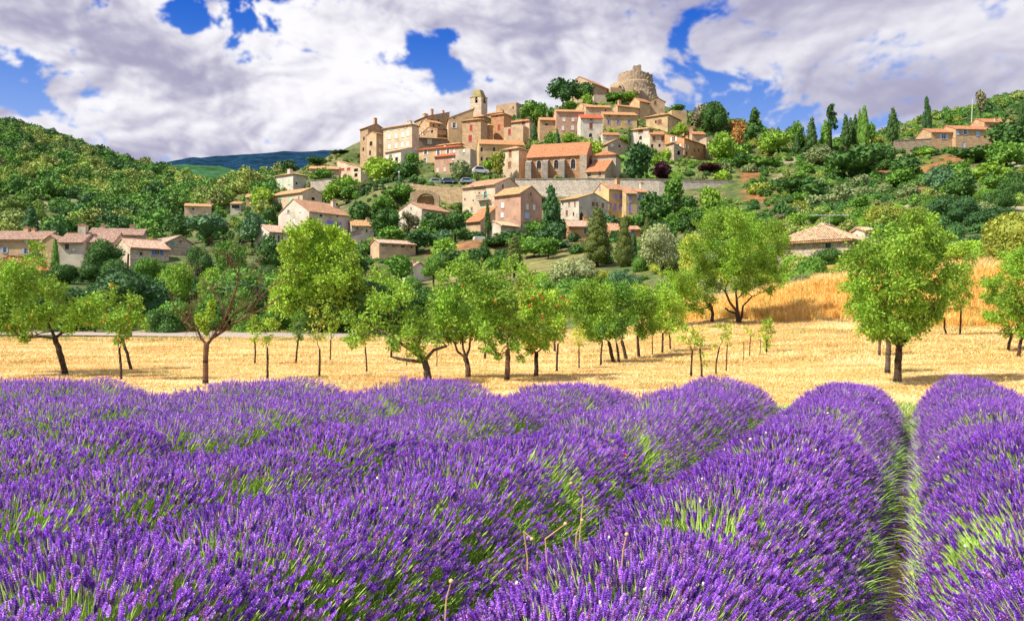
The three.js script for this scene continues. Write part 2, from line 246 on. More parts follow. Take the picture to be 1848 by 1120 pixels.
function tileCourses(root, polys, t, tint, seed) { // half-round tiles laid one by one down the slopes
  const r = rng(seed), mats = [], cols = [], m = new THREE.Matrix4();
  for (const P of polys) {
    const a = new THREE.Vector3(...P[0]), n = new THREE.Vector3().crossVectors(new THREE.Vector3(...P[1]).sub(a), new THREE.Vector3(...P[2]).sub(a)).normalize(); if (n.y < 0) n.negate();
    const u = new THREE.Vector3().crossVectors(new THREE.Vector3(0, 1, 0), n).normalize(), v = new THREE.Vector3().crossVectors(n, u).normalize(); // v up the slope
    const uv = P.map((p) => { const q = new THREE.Vector3(...p).sub(a); return [q.dot(u), q.dot(v)]; }), U = uv.map((q) => q[0]), V = uv.map((q) => q[1]);
    const inside = (x, y) => { let c = false; for (let i = 0, j = uv.length - 1; i < uv.length; j = i++) { const [xi, yi] = uv[i], [xj, yj] = uv[j]; if ((yi > y) !== (yj > y) && x < (xj - xi) * (y - yi) / (yj - yi) + xi) c = !c; } return c; };
    for (let x = Math.min(...U) + 0.11; x < Math.max(...U); x += 0.215) for (let y = Math.min(...V) - 0.02; y < Math.max(...V) - 0.1; y += 0.36) {
      if (!inside(x, y + 0.12)) continue;
      const p = a.clone().addScaledVector(u, x + (r() - 0.5) * 0.025).addScaledVector(v, y + (r() - 0.5) * 0.03).addScaledVector(n, 0.015 + r() * 0.012); p.y += t;
      const X = u.clone().addScaledVector(v, (r() - 0.5) * 0.05).normalize(), Y = n.clone(), Z = new THREE.Vector3().crossVectors(X, Y);
      if (Z.dot(v) < 0) { Z.negate(); X.negate(); }
      m.makeBasis(X, Y, Z).setPosition(p); mats.push(...m.elements);
      const k = 0.62 + 0.5 * r(), l = r() < 0.2 ? 0.35 : 0; cols.push(lerp(tint[0] * k, 0.62, l), lerp(tint[1] * k * (0.85 + 0.3 * r()), 0.52, l), lerp(tint[2] * k, 0.40, l));
    }
  }
  const i = instanced(tileGeo, tileMat, mats, cols); i.name = 'roof_tiles'; i.userData.kind = 'stuff'; root.add(i);
}
function roofPlanes(kind, La, Lb, ye, tan, ov, gv) {
  const a = La / 2, b = Lb / 2;
  if (kind === 'x') { const A = a + gv, B = b + ov, y0 = ye - ov * tan, y1 = ye + b * tan; return [[[-A, y0, B], [A, y0, B], [A, y1, 0], [-A, y1, 0]], [[A, y0, -B], [-A, y0, -B], [-A, y1, 0], [A, y1, 0]]]; }
  if (kind === 'z') { const A = a + ov, B = b + gv, y0 = ye - ov * tan, y1 = ye + a * tan; return [[[-A, y0, B], [0, y1, B], [0, y1, -B], [-A, y0, -B]], [[0, y1, B], [A, y0, B], [A, y0, -B], [0, y1, -B]]]; }
  if (kind === 'h') { const A = a + ov, B = b + ov, y0 = ye - ov * tan, d = Math.min(A, B), y1 = y0 + d * tan, rx = A - d, rz = B - d;
    const p = [[-A, y0, B], [A, y0, B], [A, y0, -B], [-A, y0, -B]], r0 = rx > rz ? [-rx, y1, 0] : [0, y1, rz], r1 = rx > rz ? [rx, y1, 0] : [0, y1, -rz];
    return rx > rz ? [[p[0], p[1], r1, r0], [p[1], p[2], r1], [p[2], p[3], r0, r1], [p[3], p[0], r0]] : [[p[0], p[1], r0], [p[1], p[2], r1, r0], [p[2], p[3], r1], [p[3], p[0], r0, r1]]; }
  const h = topAt(kind, La, Lb, ye, tan), A = a + (kind[1] === 'x' ? ov : gv), B = b + (kind[1] === 'z' ? ov : gv), P = (x, z) => [x, h(x, z), z];
  return [[P(-A, B), P(A, B), P(A, -B), P(-A, -B)]];
}
function topAt(kind, La, Lb, ye, tan) {
  const a = La / 2, b = Lb / 2;
  return kind === 'x' ? (x, z) => ye + (b - Math.abs(z)) * tan : kind === 'z' ? (x, z) => ye + (a - Math.abs(x)) * tan : kind === '+x' ? (x) => ye + (x + a) * tan : kind === '-x' ? (x) => ye + (a - x) * tan : kind === '-z' ? (x, z) => ye + (b - z) * tan : kind === '+z' ? (x, z) => ye + (z + b) * tan : () => ye;
}
const RECTS = []; // what each house shows of itself
const PADS = []; // where houses meet the ground
let SH = [0, 0, 1];
const sheet = (ox, oy, s) => { SH = [ox, oy, s]; };
const X = (v) => SH[0] + v / SH[2], Y = (v) => SH[1] + v / SH[2];
// [left silhouette, near corner, right silhouette, foot, eaves at the corner] as surveyed; D metres ahead; turned by th degrees
function H(name, label, [xl, xc, xr, yb, ye], D, th, o = {}) {
  const t = th * Math.PI / 180, cs = Math.cos(t), sn = Math.sin(t), C = atp(X(xc), Y(yb), D), kx = (p) => (X(p) - CX) / F;
  const alongA = (p) => (kx(p) * D - C[0]) / (cs - kx(p) * sn), alongB = (p) => (C[0] - kx(p) * D) / (sn + kx(p) * cs);
  const La = o.La ?? alongA(xr), Lb = o.Lb ?? alongB(xl), eave = (Y(yb) - Y(ye)) / F * D, kind = o.r || 'x', tan = Math.tan(((o.p ?? 17) + (o.r === '-x' && o.p < 0 ? 0 : 7)) * Math.PI / 180), deep = o.deep ?? 7;
  const root = thing(name, label, o.cat || 'house', [C[0] + La / 2 * cs - Lb / 2 * sn, C[1], C[2] - La / 2 * sn - Lb / 2 * cs], t, o.group);
  // openings
  const front = [], left = [];
  for (const [px, py, w, h, style, colour] of o.w || []) {
    const rt = o.face ? o.face === 'F' : X(px) > X(xc), s = rt ? alongA(px) : alongB(px), d = rt ? D + s * sn : D + s * cs, m = d / F;
    const e = { w: w / SH[2] * m / (rt ? Math.max(0.35, cs) : Math.max(0.35, sn)), h: h / SH[2] * m, y: EYE + (HOR - Y(py)) * m - C[1], style: [style, colour], arch: style === 'a' || style === 'v', x: rt ? s - La / 2 : Lb / 2 - s };
    (rt ? front : left).push(e);
  }
  const top = topAt(kind, La, Lb, eave, tan), a = La / 2, b = Lb / 2, list = [];
  const keep = (L, half) => L.filter((e) => { e.w = Math.min(e.w, 2.6); return Math.abs(e.x) + e.w / 2 < half - 0.1; });
  const F1 = keep(front, a), L1 = keep(left, b - WALL_T);
  const outline = (half, f) => { const p = [[-half, -deep], [half, -deep], [half, f(half)]]; const mid = f(0); if (Math.abs(mid - (f(half) + f(-half)) / 2) > 0.01) p.push([0, mid]); p.push([-half, f(-half)]); return p; };
  list.push(panel(outline(a, (x) => top(x, b)), F1));
  list.push(panel(outline(a, (x) => top(-x, -b)), []).rotateY(Math.PI).translate(0, 0, -b * 2));
  list[1].translate(0, 0, 0);
  const inner = b - WALL_T;
  list[0].translate(0, 0, b); list[1].translate(0, 0, b);
  list.push(panel(outline(inner, (z) => top(-a, z)), L1).rotateY(-Math.PI / 2).translate(-a, 0, 0));
  list.push(panel(outline(inner, (z) => top(a, -z)), []).rotateY(Math.PI / 2).translate(a, 0, 0));
  part(root, 'wall', merge(list.map(prep)), wallMat(o.c || 'tan', o.t || 'plaster'));
  for (const e of F1) opening(root, e, 'F', [e.x, e.y, b]);
  for (const e of L1) opening(root, e, 'L', [-a, e.y, e.x]);
  // roof, eaves course, chimneys
  if (kind !== 'f') {
    const ov = o.ov ?? 0.5, polys = roofPlanes(kind, La, Lb, eave + 0.02, tan, ov, 0.14);
    const rf = part(root, 'roof', slabs(polys, 0.14), roofMat(o.rc || 'tan'));
    if (D < 175 && !o.plain) tileCourses(root, polys, 0.14, ROOFS[o.rc || 'tan'], Math.round(D * 31 + xc));
    const g = new GB(), c = 0.2, y0 = eave - 0.26, y1 = eave - 0.03; // moulded eaves
    if (kind === 'x' || kind === 'h') g.box(-a, y0, b + 0.003, a, y1, b + c);
    if (kind === 'z' || kind === 'h') g.box(-a - c, y0, -b, -a - 0.003, y1, b);
    if (g.p.length) part(root, 'cornice', g.build(), STONE_TRIM);
    for (const [fx, fz, h, w] of o.ch || []) { const x = fx * a, z = fz * b, y = top(clamp(x, -a, a), clamp(z, -b, b)); const q = new GB().box(x - w / 2, y - 0.5, z - w / 2, x + w / 2, y + h, z + w / 2), k = part(root, 'chimney', q.build(), wallMat(o.chc || o.c || 'tan', 'plaster')); part(k, 'chimney_cap', new GB().box(x - w / 2 - 0.08, y + h, z - w / 2 - 0.08, x + w / 2 + 0.08, y + h + 0.12, z + w / 2 + 0.08).box(x - w / 4, y + h + 0.12, z - w / 4, x + w / 4, y + h + 0.3, z + w / 4).build(), roofMat('tan')); }
  } else { const g = new GB(); g.box(-a + WALL_T, eave - 0.9, -b + WALL_T, a - WALL_T, eave - 0.7, b - WALL_T); part(root, 'roof', g.build(), wallMat('stone', 'plaster')); }
  RECTS.push([Math.min(X(xl), X(xc)), Math.max(X(xr), X(xc)), Y(ye) - 12, lerp(Y(ye), Y(yb), o.clear ?? 0.62), D]);
  if (!o.np) PADS.push([C[0], C[2], C[1]], [C[0] + La * cs, C[2] - La * sn, C[1]]);
  root.userData.size = undefined; delete root.userData.size;
  return { root, La, Lb, eave, a, b, D };
}

// ---------------------------------------------------------------- the village, house by house
// --- its left shoulder and the heart under the bell tower
sheet(620, 100, 4.667);
H('stone_house', 'tall narrow brown stone house at the far left edge of the hilltop', [138, 205, 345, 930, 600], 286, 40, { r: 'z', p: 18, c: 'brown', t: 'stone', w: [[232, 652, 20, 34, 'p'], [170, 700, 16, 30, 'p'], [165, 790, 16, 30, 'p']], ch: [[0.1, 0.5, 2.2, 1.0]] });
H('stone_house', 'tan house wedged between the brown edge house and the long cream facade', [195, 275, 350, 920, 655], 280, 50, { r: 'x', p: 12, c: 'tan', w: [[308, 725, 18, 46, 's', 'cream'], [305, 800, 18, 40, 's', 'cream'], [230, 742, 26, 36, 'p'], [222, 820, 18, 40, 'p']] });
H('town_house', 'long cream facade with two rows of closed white shutters', [335, 575, 634, 860, 578], 271, 58, { r: 'h', p: 13, c: 'cream', rc: 'tan', w: [[383, 683, 24, 44, 's', 'white'], [441, 675, 24, 46, 's', 'white'], [497, 665, 24, 46, 's', 'white'], [540, 652, 24, 50, 's', 'white'], [383, 765, 24, 44, 's', 'white'], [441, 757, 24, 46, 's', 'white'], [493, 750, 24, 48, 's', 'white'], [538, 745, 24, 46, 's', 'white'], [402, 625, 14, 14, 's', 'white'], [462, 615, 14, 14, 's', 'white'], [520, 605, 14, 14, 's', 'white']], ch: [[0.3, 0.5, 1.6, 1.1], [-0.2, 0.7, 1.4, 0.8]] });
H('annexe', 'low whitewashed annexe below the long cream facade', [350, 482, 615, 915, 795], 265, 52, { r: '+x', p: 10, c: 'white', rc: 'straw', w: [[445, 882, 26, 50, 'p'], [395, 850, 24, 30, 'o', 'cream']] });
H('stone_house', 'brown stone house with a tall chimney on the skyline left of the bell tower', [595, 700, 892, 680, 512], 307, 34, { r: '+x', p: 9, c: 'brown', t: 'stone', w: [[745, 545, 12, 16, 'p'], [800, 545, 12, 18, 'p'], [655, 560, 12, 18, 'p']], ch: [[-0.1, 0.2, 2.6, 0.9], [-0.85, 0.5, 1.1, 1.6], [0.9, 0.2, 1.4, 0.7]] });
H('stone_house', 'small brown house with a tiled roof under the tall chimney house', [635, 722, 835, 700, 560], 297, 36, { r: 'x', p: 16, c: 'tan', t: 'stone', w: [[757, 590, 12, 24, 'p'], [720, 592, 12, 30, 'p'], [805, 590, 10, 16, 'p']] });
H('stone_house', 'stone house with two big dark blue glazed panels under its roof', [642, 788, 880, 710, 628], 289, 40, { r: 'x', p: 12, c: 'brown', t: 'stone', w: [[657, 660, 12, 30, 'o', 'white'], [745, 640, 20, 24, 'p'], [680, 660, 10, 22, 'p'], [812, 640, 40, 46, 's', 'navy'], [855, 642, 34, 46, 's', 'navy']] });
H('outbuilding', 'shaded flat-topped outbuilding with one pale door under the blue glazed panels', [622, 628, 878, 800, 692], 281, 12, { r: '-z', p: 6, c: 'darkstone', t: 'stone', Lb: 6, w: [[725, 722, 38, 46, 's', 'cream']] });  // the shadow over this block is put into its wall colour
H('town_house', 'tall tan house with one white-shuttered window under a roof rising to the right', [870, 882, 1092, 790, 528], 287, 8, { r: '+x', p: 15, c: 'ochre', Lb: 9, w: [[932, 588, 24, 44, 'o', 'white'], [932, 528, 12, 14, 'p']] });
H('tower_house', 'tall square tan house with two closed red shutters one above the other', [1000, 1156, 1212, 900, 535], 276, 66, { r: 'h', p: 13, c: 'tan', t: 'stone', w: [[1074, 610, 24, 50, 's', 'red'], [1067, 698, 30, 54, 's', 'red'], [1020, 556, 8, 10, 'p'], [1120, 556, 8, 10, 'p']] });
const belfry = H('bell_tower', 'square stone bell tower with arched openings and a blunt mossy stone spire', [1066, 1160, 1211, 520, 342], 312, 58, { r: 'f', c: 'pale', t: 'stone', cat: 'bell tower', w: [[1118, 373, 22, 52, 'v'], [1188, 378, 20, 48, 'v']] });
H('stone_house', 'brick-coloured house with a narrow red window beside the round stair turret', [1243, 1350, 1412, 740, 490], 284, 60, { r: 'h', p: 14, c: 'brick', t: 'stone', w: [[1308, 606, 22, 46, 's', 'red'], [1290, 512, 12, 14, 'p']] });
H('town_house', 'cream house with a red shutter right under its broad tiled roof', [1392, 1566, 1602, 720, 545], 291, 62, { r: 'h', p: 20, c: 'cream', rc: 'terra', w: [[1515, 562, 30, 38, 's', 'red']] });
H('town_house', 'flat-topped tan house whose red shutter has a wide white surround', [1350, 1512, 1562, 760, 588], 279, 62, { r: 'f', c: 'tan', w: [[1397, 643, 24, 52, 's', 'red']] });
H('stone_house', 'plain flat-topped brown block on the skyline right of the bell tower', [1285, 1455, 1552, 500, 392], 312, 60, { r: 'f', c: 'brown', w: [[1428, 440, 10, 22, 'p']] });
H('stone_house', 'small roof and brown wall between the bell tower and the flat brown block', [1212, 1330, 1402, 540, 476], 300, 60, { r: 'h', p: 18, c: 'brown', ch: [[0, 0.5, 1.4, 1.0]] });
H('stone_house', 'tiled low house behind the red-shuttered tower house', [1030, 1180, 1262, 560, 508], 298, 60, { r: 'h', p: 18, c: 'brown', t: 'stone' });
H('long_house', 'long yellow house with dark arched windows under a wide rippling tiled roof', [1130, 1142, 1522, 980, 742], 259, 8, { r: 'x', p: 20, c: 'yellow', Lb: 8, w: [[1163, 790, 20, 38, 'a'], [1163, 870, 20, 36, 'a'], [1268, 790, 20, 36, 'a'], [1230, 900, 60, 80, 'p']] });
const ivyHouse = H('town_house', 'orange-tan house with a bright red roof, white shutters and ivy at its left', [633, 985, 1012, 990, 762], 263, 66, { r: 'h', p: 16, c: 'ochre', rc: 'red', w: [[690, 815, 22, 40, 'o', 'white'], [798, 815, 20, 50, 'o', 'white'], [880, 808, 18, 38, 'o', 'white'], [684, 890, 22, 48, 'o', 'cream'], [930, 800, 20, 36, 's', 'white']], ch: [[0, 0.2, 1.0, 0.8]] });
H('annexe', 'pinkish annexe with a blue-white window band under a low red roof', [765, 985, 1006, 1075, 835], 256, 66, { r: '+x', p: 16, c: 'pink', rc: 'red', w: [[805, 882, 64, 32, 'f', 'white'], [910, 930, 36, 50, 'p'], [920, 868, 20, 26, 's', 'white'], [850, 957, 22, 38, 's', 'cream'], [790, 962, 22, 40, 's', 'cream'], [862, 1042, 22, 26, 'p']] });
H('stone_house', 'grey flat-topped block with a shaded right side beside the red-roofed annexe', [942, 1066, 1122, 1000, 782], 253, 62, { r: 'f', c: 'stone', w: [[1012, 800, 18, 28, 's', 'white']] });
H('stone_house', 'narrow tan house roof showing just above the bright red roof', [788, 985, 1006, 790, 738], 269, 64, { r: 'h', p: 16, c: 'tan' });
// --- under the castle
sheet(900, 100, 3.734);
H('town_house', 'cream corner house with two closed rust shutters left of the church', [18, 135, 232, 860, 622], 249, 56, { r: 'h', p: 15, c: 'cream', rc: 'straw', w: [[77, 660, 20, 46, 's', 'rust'], [73, 736, 22, 42, 's', 'rust']] });
H('long_house', 'long brown building with a steep terracotta roof just left of the castle', [470, 628, 752, 290, 184], 326, 50, { r: 'x', p: 24, c: 'brown', rc: 'terra', Lb: 12 });
H('outbuilding', 'low pale wall block below the long brown building', [636, 642, 728, 330, 264], 322, 6, { r: 'f', c: 'pale', Lb: 3, t: 'stone' });
H('outbuilding', 'broken brown wall block joining the long building to the castle', [750, 756, 832, 270, 214], 331, 10, { r: 'f', c: 'brown', Lb: 4, t: 'stone' });
H('stone_house', 'little ochre house with a straw roof highest on the left of the upper row', [520, 580, 662, 410, 334], 303, 28, { r: 'x', p: 16, c: 'ochre', rc: 'straw' });
H('stone_house', 'long low tan house beneath the dark round trees of the upper row', [580, 588, 757, 420, 346], 298, 6, { r: 'x', p: 16, c: 'tan', Lb: 7, w: [[720, 368, 8, 14, 'p']] });
H('stone_house', 'tan house with a chimney and a lit gable in the upper row', [768, 802, 946, 420, 338], 300, 24, { r: 'x', p: 19, c: 'ochre', w: [[785, 340, 8, 12, 'p']], ch: [[-0.6, 0, 1.6, 1.0]] });
H('stone_house', 'house with a bright orange-red roof right below the castle', [885, 950, 1022, 430, 306], 304, 34, { r: 'x', p: 26, c: 'ochre', rc: 'terra', w: [[1010, 322, 12, 16, 'd']] });
H('stone_house', 'tan gabled house with one brown window at the foot of the castle', [1000, 1006, 1120, 400, 308], 309, 6, { r: 'z', p: 20, c: 'tan', Lb: 8, w: [[1057, 318, 16, 26, 's', 'brown']] });
H('town_house', 'big ochre house with a broad tiled roof and a brown window', [995, 1140, 1234, 500, 394], 285, 56, { r: 'h', p: 14, c: 'ochre', w: [[1085, 447, 26, 32, 's', 'brown'], [1085, 400, 10, 12, 'p'], [1210, 455, 20, 14, 'p'], [1060, 447, 10, 20, 'p']], ch: [[0.2, -0.4, 1.2, 0.9]] });
H('stone_house', 'bare flat-topped ochre wing behind the big ochre house', [1160, 1166, 1268, 500, 368], 293, 10, { r: 'f', c: 'ochre', Lb: 6 });
H('town_house', 'yellow house with three pairs of lilac shutters', [698, 706, 933, 500, 397], 284, 6, { r: 'x', p: 17, c: 'yellow', Lb: 8, w: [[743, 447, 11, 32, 'o', 'lilac'], [806, 447, 11, 32, 'o', 'lilac'], [880, 447, 11, 32, 'o', 'lilac'], [747, 407, 9, 12, 'p'], [812, 407, 9, 12, 'p'], [880, 407, 9, 12, 'p']] });
H('town_house', 'pink house with four closed white shutters', [382, 388, 577, 560, 377], 277, 4, { r: 'x', p: 14, c: 'pink', Lb: 8, w: [[438, 431, 20, 26, 's', 'white'], [499, 431, 20, 26, 's', 'white'], [432, 488, 18, 32, 's', 'white'], [497, 485, 20, 34, 's', 'white']] });
H('stone_house', 'small low tan house left of the pink house', [270, 277, 389, 530, 433], 279, 5, { r: 'x', p: 18, c: 'tan', t: 'stone', Lb: 6, w: [[323, 465, 20, 14, 'p']] });
H('town_house', 'white house with a scarlet roof and one brown shutter', [545, 552, 702, 580, 420], 268, 4, { r: 'x', p: 20, c: 'white', rc: 'red', Lb: 7, w: [[623, 475, 22, 40, 's', 'brown'], [620, 537, 24, 28, 'a'], [625, 434, 16, 10, 'p']] });
H('outbuilding', 'little pale outbuilding with a terracotta roof below the yellow house', [696, 702, 816, 580, 533], 265, 5, { r: 'x', p: 18, c: 'pale', rc: 'terra', Lb: 5, w: [[720, 548, 16, 20, 's', 'white']] });
H('stone_house', 'low stone house half hidden behind the church roof', [684, 735, 872, 660, 594], 257, 26, { r: 'z', p: 20, c: 'stone', t: 'stone', w: [[765, 604, 20, 22, 's', 'white'], [815, 610, 14, 18, 'p']] });
H('town_house', 'whitewashed house with a brown-shuttered upper window beside the dark chestnut', [888, 1012, 1030, 650, 490], 266, 64, { r: 'h', p: 15, c: 'white', rc: 'straw', w: [[957, 510, 30, 22, 's', 'brown'], [957, 554, 18, 28, 'a']] });
H('town_house', 'cream house with two rust shutters under a terracotta roof', [1015, 1021, 1122, 640, 531], 264, 4, { r: 'x', p: 18, c: 'cream', rc: 'terra', Lb: 7, w: [[1047, 559, 20, 32, 's', 'rust'], [1106, 559, 20, 32, 's', 'rust'], [1035, 610, 16, 24, 'p'], [1085, 606, 16, 22, 'p']] });
H('town_house', 'orange house with a slanting roofline and white window frames', [1120, 1252, 1394, 710, 558], 259, 50, { r: '-z', p: 12, c: 'orange', w: [[1180, 564, 18, 30, 'o', 'white'], [1207, 611, 20, 26, 'o', 'white'], [1166, 612, 16, 26, 'o', 'white'], [1268, 613, 16, 28, 'o', 'white'], [1268, 660, 14, 26, 'p'], [1322, 640, 12, 22, 'p'], [1350, 640, 12, 22, 'p']], ch: [[0.1, 0.1, 1.2, 0.9]] });
H('outbuilding', 'ruined stone shed in front of the orange house', [1162, 1182, 1246, 715, 622], 253, 25, { r: '-x', p: 14, c: 'stone', t: 'stone', Lb: 4, w: [[1215, 655, 22, 30, 'v']] });
H('ruin', 'tall grey roofless ruin right of the orange house', [1394, 1402, 1470, 735, 550], 268, 14, { r: 'f', c: 'stone', t: 'stone', Lb: 5, w: [[1425, 585, 12, 26, 'v'], [1440, 640, 12, 24, 'v']] });
H('stone_house', 'low terracotta-roofed house behind the orange house', [1296, 1304, 1396, 620, 528], 275, 8, { r: 'x', p: 18, c: 'tan', rc: 'terra', Lb: 6 });
H('stone_house', 'small gabled house right of the green round bush on the upper slope', [1260, 1266, 1312, 545, 490], 279, 5, { r: 'z', p: 34, c: 'tan', Lb: 6 });
// --- the church
const nave = H('church_nave', 'church nave of orange brick with buttresses and three arched windows', [188, 592, 643, 850, 667], 238, 76, { r: 'z', p: 27, c: 'brick', t: 'stone', rc: 'terra', cat: 'church', w: [[272, 729, 30, 70, 'a'], [388, 729, 30, 70, 'a'], [502, 728, 30, 70, 'a']] });
H('church_choir', 'pale church choir with slit windows and a low terracotta roof', [630, 790, 824, 850, 664], 241, 72, { r: 'h', p: 20, c: 'pale', t: 'stone', rc: 'terra', cat: 'church', w: [[652, 721, 13, 36, 'a'], [735, 723, 13, 36, 'a']], ch: [[-0.7, 0.1, 0.4, 1.4]] });
H('sacristy', 'little lean-to sacristy with two framed windows against the church choir', [588, 716, 764, 850, 778], 233, 70, { r: '+x', p: 20, c: 'cream', t: 'stone', rc: 'terra', cat: 'church', w: [[610, 802, 22, 34, 'f', 'cream'], [681, 798, 18, 26, 'f', 'cream']] });
// --- houses below the terrace wall
sheet(700, 280, 5.09);
const balconyHouse = H('town_house', 'tall cream house with a balcony and pale green shutters', [685, 985, 1234, 590, 266], 191, 54, { r: 'z', p: 15, c: 'cream', rc: 'pink', w: [[775, 292, 36, 30, 'f', 'white'], [888, 277, 18, 16, 'p'], [895, 365, 24, 64, 'o', 'green'], [875, 475, 30, 58, 's', 'green'], [770, 495, 18, 34, 'd'], [707, 405, 12, 22, 'p'], [783, 415, 12, 16, 'p'], [838, 345, 14, 14, 'p'], [1058, 287, 16, 36, 'p']] });
H('town_house', 'pinkish house with a straw roof, white shutters and a shaded grey gable', [978, 1220, 1414, 660, 347], 182, 52, { r: 'z', p: 20, c: 'pink', rc: 'straw', w: [[1053, 456, 28, 52, 's', 'white'], [1048, 547, 28, 48, 's', 'white'], [1283, 472, 24, 52, 's', 'white'], [1345, 477, 24, 50, 's', 'white'], [1280, 552, 40, 56, 's', 'sky'], [1315, 356, 14, 26, 'p'], [1225, 515, 12, 24, 'p']] });
H('outbuilding', 'small tan outbuilding with a red tile roof below the balcony house', [718, 850, 988, 720, 600], 177, 54, { r: '+x', p: 24, c: 'tan', rc: 'terra', plain: 0 });
H('cottage', 'small pale cottage with one dark window in front of the pinkish house', [905, 1036, 1194, 740, 642], 172, 46, { r: 'x', p: 16, c: 'pale', rc: 'straw', w: [[938, 676, 30, 30, 'p']] });
H('cottage', 'pale gabled cottage among dark bushes below the ruined arch', [98, 310, 560, 620, 490], 184, 50, { r: 'x', p: 17, c: 'pale', rc: 'pink', w: [[212, 492, 10, 26, 'p']] });
H('shed', 'low pale concrete shed sunk in the bushes', [792, 800, 892, 800, 742], 168, 14, { r: 'f', c: 'white', Lb: 3 });
sheet(960, 280, 5.09);
H('town_house', 'pale stone house with an arched doorway behind the cypresses', [265, 432, 706, 640, 392], 186, 46, { r: 'z', p: 9, c: 'pale', rc: 'straw', w: [[284, 447, 10, 28, 'p'], [342, 449, 14, 34, 'd'], [395, 447, 12, 40, 's', 'brown'], [320, 530, 20, 50, 's', 'brown'], [382, 540, 12, 36, 'p'], [578, 451, 28, 42, 'o', 'brown'], [652, 459, 24, 42, 's', 'rust'], [457, 562, 36, 80, 'a']] });
H('town_house', 'yellow house with violet-blue shutters against the terrace wall', [568, 708, 867, 650, 308], 196, 24, { r: 'x', p: 20, c: 'yellow', rc: 'pink', w: [[773, 378, 28, 54, 's', 'lilac'], [815, 381, 28, 54, 's', 'lilac'], [767, 476, 26, 64, 's', 'lilac'], [810, 476, 26, 58, 's', 'lilac'], [726, 458, 20, 24, 's', 'lilac'], [625, 302, 12, 32, 's', 'lilac'], [735, 592, 40, 66, 'D', 'lilac']], ch: [[0.9, 0, 1.3, 0.9]] });
H('town_house', 'narrow yellow house with two tall violet-blue shutters', [860, 866, 964, 610, 350], 194, 10, { r: '-z', p: 14, c: 'yellow', rc: 'pink', Lb: 6, w: [[905, 395, 22, 62, 's', 'lilac'], [903, 485, 24, 76, 's', 'lilac']] });
H('town_house', 'white house end with one violet-blue shutter behind the dark bushes', [955, 962, 1056, 600, 336], 196, 10, { r: 'x', p: 14, c: 'white', rc: 'pink', Lb: 6, w: [[998, 383, 32, 44, 's', 'lilac']], ch: [[0.8, 0, 1.4, 0.8]] });
H('cottage', 'orange cottage with a pink roof and a wide pale-blue window', [326, 336, 552, 750, 655], 168, 8, { r: 'x', p: 18, c: 'orange', rc: 'pink', Lb: 6, w: [[505, 696, 60, 52, 'f', 'sky']], ch: [[0.7, 0, 0.9, 0.8]] });
H('garage', 'small orange garage with a terracotta roof between the cypresses', [715, 724, 820, 760, 690], 168, 8, { r: 'x', p: 24, c: 'orange', rc: 'terra', Lb: 5 });
H('garage', 'orange garage front with a blue arched door behind the cypresses', [900, 908, 998, 760, 684], 170, 8, { r: 'x', p: 12, c: 'orange', rc: 'terra', Lb: 5, w: [[930, 716, 36, 40, 's', 'blue']] });
sheet(460, 260, 4.667);
H('town_house', 'white house with pale shutters and two chimneys at the top of the left spur', [178, 320, 432, 390, 248], 247, 56, { r: 'h', p: 11, c: 'white', rc: 'straw', w: [[235, 322, 18, 46, 's', 'green'], [285, 316, 18, 46, 's', 'green'], [205, 330, 14, 36, 's', 'green'], [350, 330, 12, 20, 'p']], ch: [[-0.7, 0.4, 1.6, 1.1], [0.7, -0.5, 1.8, 1.1]] });
H('long_house', 'long low tan building behind the white house on the left spur', [448, 456, 706, 330, 205], 255, 6, { r: 'x', p: 14, c: 'tan', rc: 'straw', Lb: 6, w: [[500, 235, 12, 20, 'p'], [640, 235, 12, 20, 'p']] });
H('town_house', 'cream house with red awnings over its terrace at the village foot', [694, 890, 958, 330, 196], 258, 54, { r: '-z', p: 10, c: 'cream', rc: 'straw', w: [[738, 212, 36, 20, 's', 'red'], [788, 208, 36, 20, 's', 'red'], [850, 218, 40, 26, 'p'], [850, 260, 30, 30, 'p'], [760, 265, 20, 30, 'p']] });
H('town_house', 'cream house with green shutters and a dark stone gable', [142, 400, 564, 590, 401], 216, 54, { r: 'z', p: 17, c: 'cream', rc: 'straw', w: [[210, 447, 40, 34, 's', 'green'], [295, 464, 26, 58, 's', 'green'], [207, 522, 38, 36, 's', 'green'], [368, 454, 14, 26, 'd'], [490, 460, 22, 24, 'p']] });
H('farmhouse', 'large gabled house with a red-brown roof and two lilac-shuttered windows', [195, 455, 788, 830, 563], 190, 50, { r: 'x', p: 21, c: 'pale', rc: 'pink', w: [[280, 567, 26, 26, 'd'], [380, 553, 22, 34, 's', 'white'], [325, 652, 22, 52, 's', 'white'], [480, 626, 22, 22, 'p'], [556, 602, 18, 20, 'p'], [628, 666, 36, 50, 's', 'lilac'], [690, 676, 28, 46, 'o', 'lilac'], [694, 607, 14, 14, 'p']], ch: [[0.78, 0.3, 1.5, 0.9]] });
H('cottage', 'pale cottage with one brown shutter right of the large gabled house', [778, 812, 1002, 810, 682], 196, 20, { r: 'x', p: 19, c: 'pale', rc: 'straw', w: [[862, 722, 20, 44, 's', 'brown'], [940, 730, 14, 24, 'p']], ch: [[0.6, 0.2, 0.8, 0.8]] });
H('shed', 'grey lean-to shed sloping down beside the large gabled house', [768, 776, 894, 850, 708], 184, 14, { r: '-x', p: -22, c: 'grey', rc: 'grey', Lb: 4, w: [[795, 762, 30, 40, 's', 'sky']] });
H('farmhouse', 'white gabled farmhouse left of the big lime tree', [2, 118, 284, 930, 738], 166, 42, { r: 'x', p: 19, c: 'white', rc: 'pink', w: [[200, 800, 14, 60, 'p']] });
